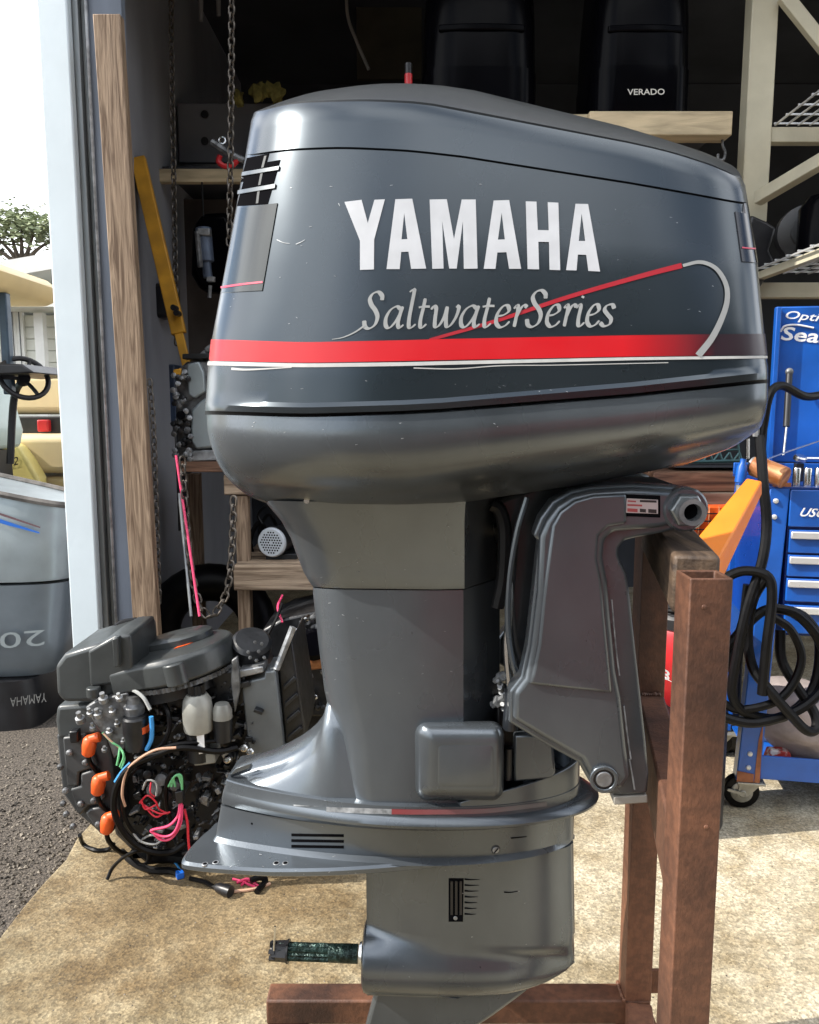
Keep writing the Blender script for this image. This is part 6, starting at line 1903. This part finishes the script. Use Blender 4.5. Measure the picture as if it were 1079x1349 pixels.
gp('smooth_cover', [(252, 540), (262, 530), (276, 520), (300, 520), (300, 588), (258, 592), (251, 580)], 0.0, 0.03, m_silver, 0.008)
gp('upper_cover', [(246, 480), (262, 476), (268, 490), (270, 516), (256, 525), (248, 520)], 0.0, 0.03, m_silver, 0.006)
gp('top_rail', [(240, 466), (290, 465), (290, 472), (240, 473)], 0.01, 0.15, m_pdark, 0.003)
gp('foot_flange', [(250, 594), (300, 592), (302, 606), (252, 608)], 0.0, 0.1, m_alu, 0.004)
gp('yellow_tag', [(228, 487), (238, 485), (239, 495), (229, 496)], -0.005, 0.01, m_yellow, 0.003)
for k in range(46):
    x, y = random.uniform(230, 252), random.uniform(490, 604)
    p = at(x, y, 3.07)
    MB().lathe(p, (random.uniform(-.4, .4), -1, random.uniform(-.4, .4)), [(0, 0.011), (0.02, 0.011), (0.022, 0.006)], random.choice((6, 10))).build('housing_bolt', random.choice((m_alu, m_dirtyalu, m_pdark)), gb)
MB().lathe(at(239, 547, 3.05), (0, -1, 0), [(0, 0.016), (0.012, 0.016)], 14).build('bore', m_groove, gb)
for (x, y) in ((262, 472), (272, 462), (282, 452), (292, 446)):
    MB().cyl(at(x, y, 3.1), at(x + 10, y - 8, 3.1), 0.012, n=8).build('linkage', m_dirtyalu, gb)
# electric motor with a pale round fan cover
em = thing('electric_motor', 'small electric motor with a pale round perforated fan cover on the bench shelf', 'electric motor', tuple(at(372, 740, 3.08)))
ec = at(358, 715, 3.0)
m_pfan = M('pale_fan_cover', (0.50, 0.54, 0.58), 0.4, 0.2, var=0.05)
er = 0.058
MB().lathe(ec + Vector((0.0, 0.012, 0)), (0.25, 1, 0), [(0, er), (0.03, er * 1.02), (0.03, er * 0.9), (0.2, er * 0.9), (0.22, er * 0.6)], 32).build('motor_body', m_pdark, em)
MB().lathe(ec + Vector((0.0, 0.012, 0)), (-0.25, -1, 0), [(0, er), (0.008, er * 0.97), (0.012, er * 0.9)], 36).build('fan_cover', m_pfan, em)
nrm = Vector((-0.25, -1, 0)).normalized()
tu = Vector((nrm.y, -nrm.x, 0)) * -1
hl = None
for i in range(-4, 5):
    for j in range(-4, 5):
        u, v = i * 0.0105 + (0.005 if j % 2 else 0), j * 0.0098
        if u * u + v * v < (er * 0.74) ** 2 and (i or j):
            p = ec + Vector((0, 0.012, 0)) + nrm * 0.0122 + tu * u + Vector((0, 0, v))
            if hl is None:
                hl = MB().cyl(p, p + nrm * 0.0006, 0.0034, n=8).build('fan_hole', m_groove, em)
                hp0 = p
            else:
                share(hl, 'fan_hole', em, Matrix.Translation(p - hp0))
zf_ = at(358, 741, 3.0).z
MB().span((ec.x - 0.03, 3.03, zf_), (ec.x + 0.09, 3.2, ec.z - er * 0.85)).build('motor_foot', m_pdark, em, bevel=0.003)
MB().tube([at(345, 690, 3.1), at(340, 678, 3.1), at(352, 666, 3.1), at(362, 682, 3.1)], 0.006, 6).build('motor_lead', m_rubber, em)
# rods
MB().cyl(at(232, 600, 2.83), at(263, 812, 2.66), 0.0045, n=8).build('pink_rod', wire_m['pink'], label='thin pink rod leaning behind the engine towards the bench', cat='rod')
MB().cyl(at(236, 650, 2.86), at(252, 812, 2.70), 0.005, n=8).build('grey_rod', m_track, label='thin grey rod leaning just left of the pink rod', cat='rod')
# tyre in the dark
tyc = at(276, 792, 3.45)
tyc.z = 0.30
MB().tube(MB().ring(tyc, (0.2, -1, 0.15), 0.21, 32), 0.085, 12, 1, closed=True).build('tyre', m_rubber, label='black tyre standing in the dark under the workbench', cat='tyre')
# engine parts heap under the bench, right behind the bare engine
hp2 = thing('engine_parts', 'black second hand engine with a copper coloured pipe under the bench shelf', 'engine', tuple(Vector((at(410, 900, 2.72).x, 2.75, 0))))
gq = lambda nm, px, Y, d, m, bv=0.006: MB().prism([at(x, y, Y) for x, y in px], (0, d, 0)).build(nm, m, hp2, bevel=bv)
gq('block', [(345, 830), (372, 815), (440, 800), (480, 840), (480, 945), (340, 945)], 2.72, 0.3, m_pdark, 0.01)
MB().span((at(345, 940, 2.72).x, 2.74, 0), (at(480, 940, 2.72).x, 3.0, at(345, 944, 2.72).z)).build('block_foot', m_pdark, hp2)
MB().cyl(at(402, 872, 2.68), at(440, 866, 2.68), 0.032, n=18).build('copper_pipe', m_copper, hp2)
MB().cyl(at(386, 874, 2.68), at(402, 872, 2.68), 0.027, n=16).build('pipe_collar', m_dirtyalu, hp2)
MB().lathe(at(412, 850, 2.66), (0.2, -1, 0.4), [(0, 0.05), (0.03, 0.055), (0.05, 0.04)], 20).build('air_horn', m_gloss, hp2)
for k in range(40):
    x, y = random.uniform(386, 425), random.choice((random.uniform(800, 840), random.uniform(880, 935)))
    MB().lathe(at(x, y, 2.70), (random.uniform(-.5, .5), -1, random.uniform(-.3, .5)), [(0, 0.010), (0.03, 0.010), (0.032, 0.006)], 8).build('engine_bolt', random.choice((m_pdark, m_pdark, m_dirtyalu, m_chrome)), hp2)
MB().tube([at(372, 820, 2.7), at(366, 800, 2.75), at(372, 784, 2.8)], 0.004, 6).build('pink_lead', wire_m['pink'], hp2)
MB().tube([at(352, 838, 2.68), at(364, 815, 2.7), at(372, 795, 2.75)], 0.006, 6).build('black_lead', m_rubber, hp2)
for (x0, y0, x1, y1) in ((390, 896, 412, 890), (384, 884, 398, 883)):
    MB().cyl(at(x0, y0, 2.66), at(x1, y1, 2.66), 0.007, n=8).build('stud', m_alu, hp2)

# ---- right: rack, timber beam, black cowls
RY = 3.2
rack = thing('steel_rack', 'cream painted steel storage rack with wire shelves at the upper right', 'rack', tuple(at(1120, 380, RY)))
px_ = at(1001, 150, RY).x
zlo, zhi = at(1000, 292, RY).z, 3.38
MB().span((px_ - 0.05, RY, zlo), (px_ + 0.05, RY + 0.07, zhi)).build('post', m_rackpaint, rack, bevel=0.004)
xr = at(1300, 150, RY).x
MB().span((xr, RY, 0), (xr + 0.1, RY + 0.07, zhi)).build('post', m_rackpaint, rack, bevel=0.004)
MB().span((xr, RY - 0.85, 0), (xr + 0.1, RY - 0.78, zhi)).build('post', m_rackpaint, rack, bevel=0.004)
def rbeam(ya, yb, Yf, name='shelf_beam', xs=None):
    z0, z1 = at(1040, yb, Yf).z, at(1040, ya, Yf).z
    MB().span((px_ + 0.052 if xs is None else xs, Yf, z0), (xr - 0.002, Yf + 0.05, z1)).build(name, m_rackpaint, rack, bevel=0.003)
    return z0, z1
z165 = rbeam(167, 187, RY + 0.01)
z360 = rbeam(372, 392, RY + 0.01, xs=px_ - 0.04)
MB().beam(at(1032, -6, RY - 0.03), at(1110, 92, RY - 0.03), 0.05, 0.03, (0, -1, 0)).build('diagonal_brace', m_rackpaint, rack, bevel=0.003)
MB().beam(at(998, 262, RY - 0.03), at(1110, 196, RY - 0.35), 0.05, 0.035, (0, -1, 0.3)).build('diagonal_brace', m_rackpaint, rack, bevel=0.003)
def wire_deck(z, x0, x1, y0, y1, par, nx_, ny_):
    w0 = MB().span((x0, y0, z), (x0 + 0.006, y1, z + 0.006)).build('deck_wire', m_strip, par)
    for k in range(1, nx_):
        share(w0, 'deck_wire', par, Matrix.Translation(((x1 - x0) * k / nx_, 0, 0)))
    w1 = MB().span((x0, y0, z + 0.0065), (x1, y0 + 0.006, z + 0.0125)).build('deck_wire', m_strip, par)
    for k in range(1, ny_ + 1):
        share(w1, 'deck_wire', par, Matrix.Translation((0, (y1 - y0) * k / ny_, 0)))
wire_deck(z165[1] + 0.002, px_ + 0.06, xr - 0.01, RY - 0.76, RY + 0.005, rack, 18, 8)
wire_deck(z360[1] + 0.03, px_ - 0.02, xr - 0.01, RY - 0.76, RY + 0.005, rack, 18, 9)
MB().span((px_ + 0.0, RY - 0.76, z360[1] + 0.001), (px_ + 0.03, RY + 0.06, z360[1] + 0.028)).build('deck_rail', m_rackpaint, rack)
MB().span((px_ + 0.0, RY - 0.83, z360[0]), (xr, RY - 0.78, z360[1])).build('shelf_beam', m_rackpaint, rack)
# items on that shelf
def blob_rings(px0, px1, pyt, pyb, Y, dpt, n0, mat, name, label, cat, seats=5, par=None, tops=0.8):
    a, b = at(px0, pyb, Y), at(px1, pyt, Y)
    cx, w = (a.x + b.x) / 2, (b.x - a.x) / 2
    rings = []
    for t, s in ((0, 0.93), (0.03, 1.0), (0.35, 1.0), (0.62, 0.97), (0.82, 0.9), (0.93, tops), (0.99, tops * 0.72), (1.0, tops * 0.45)):
        rings.append(superring(cx - w * s, cx + w * s, Y + dpt, dpt * s, a.z + (b.z - a.z) * t, n0, n0))
    return MB().loft(rings).build(name, mat, par, smooth=45, label=label, cat=cat)
bc = thing('engine_cowl', 'black angular cowl on the rack shelf just right of the big cowl', 'engine cowl', tuple(at(1010, 350, RY + 0.2)))
MB().prism([at(x, y, RY - 0.06) for x, y in ((990, 282), (1012, 292), (1024, 300), (1014, 330), (1022, 345), (1018, 352), (1004, 376), (985, 392), (985, 300))], (0, 0.3, 0)).build('cowl_shell', m_black, bc, bevel=0.012, seg=3)
zdk = z360[1] + 0.043
def on_deck(px, Y): return Vector((at(px, 350, Y).x, Y, zdk))
p = on_deck(1046, RY - 0.14)
bl = thing('blower', 'round black blower housing lying on the wire shelf of the cream rack', 'blower', tuple(p))
MB().lathe(p + Vector((0, -0.08, 0.10)), (0.35, 1, 0.1), [(0, 0.06), (0.01, 0.095), (0.09, 0.10), (0.12, 0.08), (0.14, 0.05)], 30).build('housing', m_black, bl)
MB().lathe(p + Vector((0, -0.082, 0.10)), (-0.35, -1, -0.1), [(0, 0.055), (0.004, 0.05), (0.006, 0.02)], 24).build('intake', m_pdark, bl)
p = on_deck(1082, RY - 0.3)
MB().lathe(p, (0, 0, 1), [(0, 0.07), (0.02, 0.085), (0.16, 0.085), (0.2, 0.06), (0.21, 0.02)], 28).build('gloss_canister', m_gloss, label='shiny black canister at the right edge of the wire shelf', cat='canister')
# overhead storage shelf with two black cowls
SYY = 3.0
osf = thing('storage_shelf', 'overhead storage shelf with a pale timber front beam under the black cowls', 'shelf', tuple(at(860, 150, SYY)))
ibox('front_beam', 776, 146, 966, 178, SYY, 0.09, m_timber, osf, 0.004)
ibox('back_beam', 560, 150, 880, 186, SYY + 0.1, 0.06, m_timber, osf, 0.004)
dz_ = at(860, 145, SYY).z
MB().span((at(480, 145, SYY).x, SYY + 0.17, dz_ - 0.03), (at(966, 145, SYY).x, 5.598, dz_ - 0.005)).build('deck', m_ply, osf)
MB().span((at(480, 145, SYY).x, 3.3, dz_ + 0.9), (at(966, 145, SYY).x, 3.36, dz_ + 0.95)).build('upper_rail', m_ply, osf)
gx = at(952, 180, SYY + 0.05)
MB().tube([gx + Vector((0, 0, 0.0)), gx + Vector((0.001, 0, -0.03)), gx + Vector((0.012, 0, -0.055)), gx + Vector((0.006, 0, -0.08)), gx + Vector((-0.012, 0, -0.078)), gx + Vector((-0.014, 0, -0.06))], 0.005, 8).build('hook', m_dirtyalu, osf)
def black_cowl(x0, x1, ytop, Y, label):
    zb_ = dz_ + 0.001
    a, b = at(x0, 140, Y), at(x1, 140, Y)
    zt_ = at(x0, ytop, Y).z
    cx, w = (a.x + b.x) / 2, (b.x - a.x) / 2
    t = thing('engine_cowl', label, 'engine cowl', (cx, Y + w, zb_))
    rings = []
    for f, s in ((0, 0.94), (0.02, 1.0), (0.3, 1.0), (0.301, 0.985), (0.55, 0.96), (0.78, 0.9), (0.92, 0.8), (0.98, 0.66), (1.0, 0.4)):
        rings.append(superring(cx - w * s, cx + w * s, Y + w * 1.05, w * 1.05 * s, zb_ + (zt_ - zb_) * f, 4.5, 4.5))
    sh = MB().loft(rings).build('cowl_shell', m_gloss, t, smooth=40)
    zr = zb_ + (zt_ - zb_) * 0.47
    MB().loft([[Vector((cx + dx * w * 0.72, Y - 0.004 + 0.012 * dx * dx, zr + dz)) for dx in (-1, -0.5, 0, 0.5, 1)] + [Vector((cx + dx * w * 0.72, Y + 0.05, zr + dz)) for dx in (1, 0.5, 0, -0.5, -1)] for dz in (-0.012, 0.012)]).build('cowl_ridge', m_gloss, sh, bevel=0.005, seg=3)
    return t, cx, w, zb_, zt_
t, cx, w, zb_, zt_ = black_cowl(780, 916, -120, 3.2, 'glossy black cowl with white lettering on the overhead timber beam')
text_on('VERADO', 'cowl_lettering', M('silver_print', (0.62, 0.60, 0.55), 0.4, var=0.05), t, at(826, 126, 3.2), at(875, 125.5, 3.2), at(826, 118, 3.2), bold=0.012, lift=0.006)
black_cowl(556, 712, -130, 3.25, 'glossy black cowl without lettering on the overhead shelf behind the grey cowl top')
# dark panel and red stick behind
ibox('brown_panel', 470, -120, 556, 104, 4.6, 0.03, M('olive_board', (0.055, 0.05, 0.035), 0.8, var=0.2), None, label='dark olive board standing on the shelf behind the cowl top', cat='board')
rs = thing('red_handle', 'small red handled tool standing up behind the cowl top', 'tool', tuple(at(538, 125, 3.0)))
MB().cyl(at(538, 130, 3.0), at(538, 98, 3.0), 0.014, n=12).build('grip', m_red, rs)
MB().cyl(at(538, 97.5, 3.0), at(538, 84, 3.0), 0.013, n=12).build('cap', m_pdark, rs)
MB().cyl(Vector((at(538, 130, 3.0).x, 3.0, dz_ - 0.2)), at(538, 131, 3.0), 0.007, n=8).build('shaft', m_pdark, rs)
MB().tube([at(456, -30, 4.0), at(458, 20, 4.0), at(470, 55, 4.0), at(486, 92, 4.0)], 0.008, 6).build('hanging_cord', M('tan_cord', (0.25, 0.24, 0.22), 0.7), label='pale cord hanging in the dark above the grey cowl', cat='cord')
for x in (264, 287):
    MB().cyl(at(x, -40, 3.9), at(x + 1, 28 - (x - 264) * 0.3, 3.9), 0.014, 0.009, n=8).build('pale_strip', M('pale_strip_mat', (0.2, 0.2, 0.21), 0.7) if x == 264 else bpy.data.materials['pale_strip_mat'], label=('longer' if x == 264 else 'shorter') + ' pale strip hanging from the ceiling near the chain', cat='strip')

# ---- bench at the right, behind the clamp
rb = thing('workbench', 'brown plank workbench with a blue green wire truss behind the clamp bracket', 'workbench', tuple(Vector((at(940, 660, 3.25).x, 3.25, 0))))
ibox('bench_board', 860, 622, 992, 648, 3.2, 0.06, m_woodr, rb)
ibox('bench_board', 860, 649, 990, 668, 3.19, 0.06, M('worn_board', (0.17, 0.12, 0.085), 0.75, var=0.4, vs=8, stretch=(0.5, 4, 4), col2=(0.28, 0.22, 0.17)), rb)
zb2 = at(930, 622, 3.2).z
MB().span((at(860, 622, 3.2).x, 3.262, zb2 - 0.05), (at(1010, 622, 3.2).x, 3.9, zb2 - 0.004)).build('bench_top', m_woodr, rb)
leg_to_floor('leg', 870, 886, 668, 3.27, 0.07, m_woodr, rb)
leg_to_floor('leg', 975, 990, 668, 3.27, 0.07, m_woodr, rb)
m_teal = M('teal_wire', (0.06, 0.13, 0.14), 0.4, 0.5, var=0.2)
wr = thing('wire_basket', 'blue grey wire basket with zigzag side standing on the brown bench', 'basket', tuple(Vector((at(935, 610, 3.3).x, 3.3, zb2))))
def wseg(x0, y0, x1, y1, r=0.0045, m=m_teal):
    MB().cyl(at(x0, y0, 3.3), at(x1, y1, 3.3), r, n=6).build('basket_wire', m, wr)
wseg(890, 596, 975, 592); wseg(890, 609, 975, 607, 0.008)
for k in range(6):
    x = 900 + 13 * k
    wseg(x, 608, x + 9, 596)
    wseg(x + 9, 596, x + 13, 608)
wseg(970, 560, 975, 612); wseg(985, 578, 985, 604, 0.008, m_chrome)
MB().span(tuple(at(890, 616, 3.3)), tuple(at(975, 608.5, 3.5))).build('basket_base', m_ply, wr)
ob = thing('orange_crate', 'orange plastic crate with thin ribs under the brown bench boards', 'crate', tuple(at(940, 705, 3.0)))
ibox('crate_back', 892, 668, 985, 704, 3.1, 0.2, m_orange, ob)
for k in range(7):
    ibox('crate_rib', 894 + 13 * k, 667, 896.5 + 13 * k, 705, 3.085, 0.012, m_copper, ob, 0.002)
for y in (676, 686, 697):
    ibox('crate_rib', 892, y, 985, y + 1.5, 3.08, 0.004, m_black, ob, 0)
MB().span((at(892, 704, 3.1).x, 3.1, 0), (at(985, 704, 3.1).x, 3.3, at(940, 704.5, 3.1).z)).build('crate_stand', m_black, ob)
wp = thing('water_pump', 'small black pump with a round port in front of the orange crate', 'pump', tuple(at(970, 735, 2.85)))
MB().lathe(at(972, 712, 2.85), (-0.1, -1, 0), [(0, 0.05), (0.03, 0.05), (0.034, 0.03)], 20).build('pump_body', m_pdark, wp)
MB().pipe(at(972, 712, 2.81), (-0.1, -1, 0), 0.02, 0.024, 0.016, 18).build('pump_port', m_dirtyalu, wp)
MB().span((at(955, 735, 2.85).x, 2.83, 0), (at(985, 735, 2.85).x, 3.0, at(970, 722, 2.85).z)).build('pump_stand', m_pdark, wp, bevel=0.01)

# ================================================================== red chest added unseen, standing in for the photographer's red shirt in reflections
rc_ = thing('added_red_chest', 'added red chest behind the camera, unseen, there for its red reflection', 'tool chest', (0.75, -1.5, -0.05))
MB().span((0.15, -1.8, 0.05), (1.35, -1.25, 1.05)).build('chest_body', m_red, rc_, bevel=0.01)
for k in range(4):
    d = MB().span((0.18, -1.2495, 0.08 + 0.24 * k), (1.32, -1.235, 0.29 + 0.24 * k)).build('drawer', m_red, rc_, bevel=0.004)
    MB().span((0.2, -1.2345, 0.25 + 0.24 * k), (1.3, -1.22, 0.275 + 0.24 * k)).build('drawer_pull', m_strip, d, bevel=0.003)
for x in (0.22, 1.28):
    for y in (-1.72, -1.33):
        MB().cyl((x - 0.02, y, 0.0), (x + 0.02, y, 0.0), 0.05, n=20).build('caster_wheel', m_rubber, rc_)

# ================================================================== more clutter in the dark
def crate(x0, y0, x1, y1, Y, d, mat, name, label, cat):
    return ibox(name, x0, y0, x1, y1, Y, d, mat, None, 0.008, label=label, cat=cat)
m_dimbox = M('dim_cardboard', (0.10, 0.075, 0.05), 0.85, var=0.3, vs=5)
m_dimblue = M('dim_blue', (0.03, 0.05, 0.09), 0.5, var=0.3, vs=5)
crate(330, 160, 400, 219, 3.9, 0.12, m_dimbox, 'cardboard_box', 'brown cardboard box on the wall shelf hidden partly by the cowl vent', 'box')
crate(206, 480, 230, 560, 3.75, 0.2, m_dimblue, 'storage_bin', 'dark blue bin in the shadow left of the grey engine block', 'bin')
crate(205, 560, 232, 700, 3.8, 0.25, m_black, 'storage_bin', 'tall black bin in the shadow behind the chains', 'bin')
mh = thing('hose_bundle', 'bundle of black hoses lying on the low bench shelf behind the fan cover', 'hose', tuple(at(400, 742, 3.2)))
for k in range(6):
    y0 = 700 + 7 * k
    MB().tube([at(372 + 3 * k, y0 + 20, 3.15), at(385, y0 - 8, 3.18), at(405, y0 + 4, 3.2), at(430, y0 - 12, 3.25)], 0.011, 7).build('hose', m_rubber, mh)
for k, (x, y, r) in enumerate(((334, 700, 0.02), (346, 690, 0.014), (378, 676, 0.016))):
    MB().tube([at(x, 740, 3.2), at(x - 4, y + 10, 3.2), at(x + 8, y - 12, 3.2), at(x + 20, y + 6, 3.22)], r * 0.5, 7).build('hose', m_rubber, mh)
gl = thing('light_fixture', 'dim tube light fixture hanging high in the workshop above the black cowls', 'light fixture', tuple(at(600, 20, 4.6)))
MB().beam(at(560, -14, 4.6), at(720, -10, 4.6), 0.12, 0.05).build('housing', m_ply, gl, bevel=0.01)
# weld beads and bolts on the stand
for (x, y, z) in ((nx, NY, 0.705), (fx, FY, 0.705)):
    for k in range(8):
        MB().ball((x + 0.012 + 0.004 * k, y + (TW + 0.004 if y < 1.2 else -0.004), z + 0.052), random.uniform(0.003, 0.005), 8, 6).build('weld_bead', m_rust, stand)
for (py, dx) in ((800, 0.018), (1090, 0.034)):
    p = at(928, py, NY)
    MB().ball((nx + dx, NY + 0.0005, p.z), (0.0035, 0.0022, 0.0035), 8, 6).build('weld_spatter', m_rust, stand)
# small stones and grit on the slab
gr = MB()
for k in range(420):
    p = ground(random.uniform(0, 1079), random.uniform(1060, 1345))
    r = random.uniform(0.0012, 0.0032)
    rot = Matrix.Rotation(random.random() * 6.28, 3, 'Z')
    P = [rot @ Vector(v) * r for v in ((1, 0, 0), (-1, 0.1, 0), (0, 0.8, 0.1), (0.1, -0.9, 0), (0, 0.1, 0.7))]
    gr.add([Vector((p.x, p.y, 0.0)) + x for x in P], [(0, 2, 4), (2, 1, 4), (1, 3, 4), (3, 0, 4)])
gr.build('grit', m_stone, smooth=0, kind='stuff')
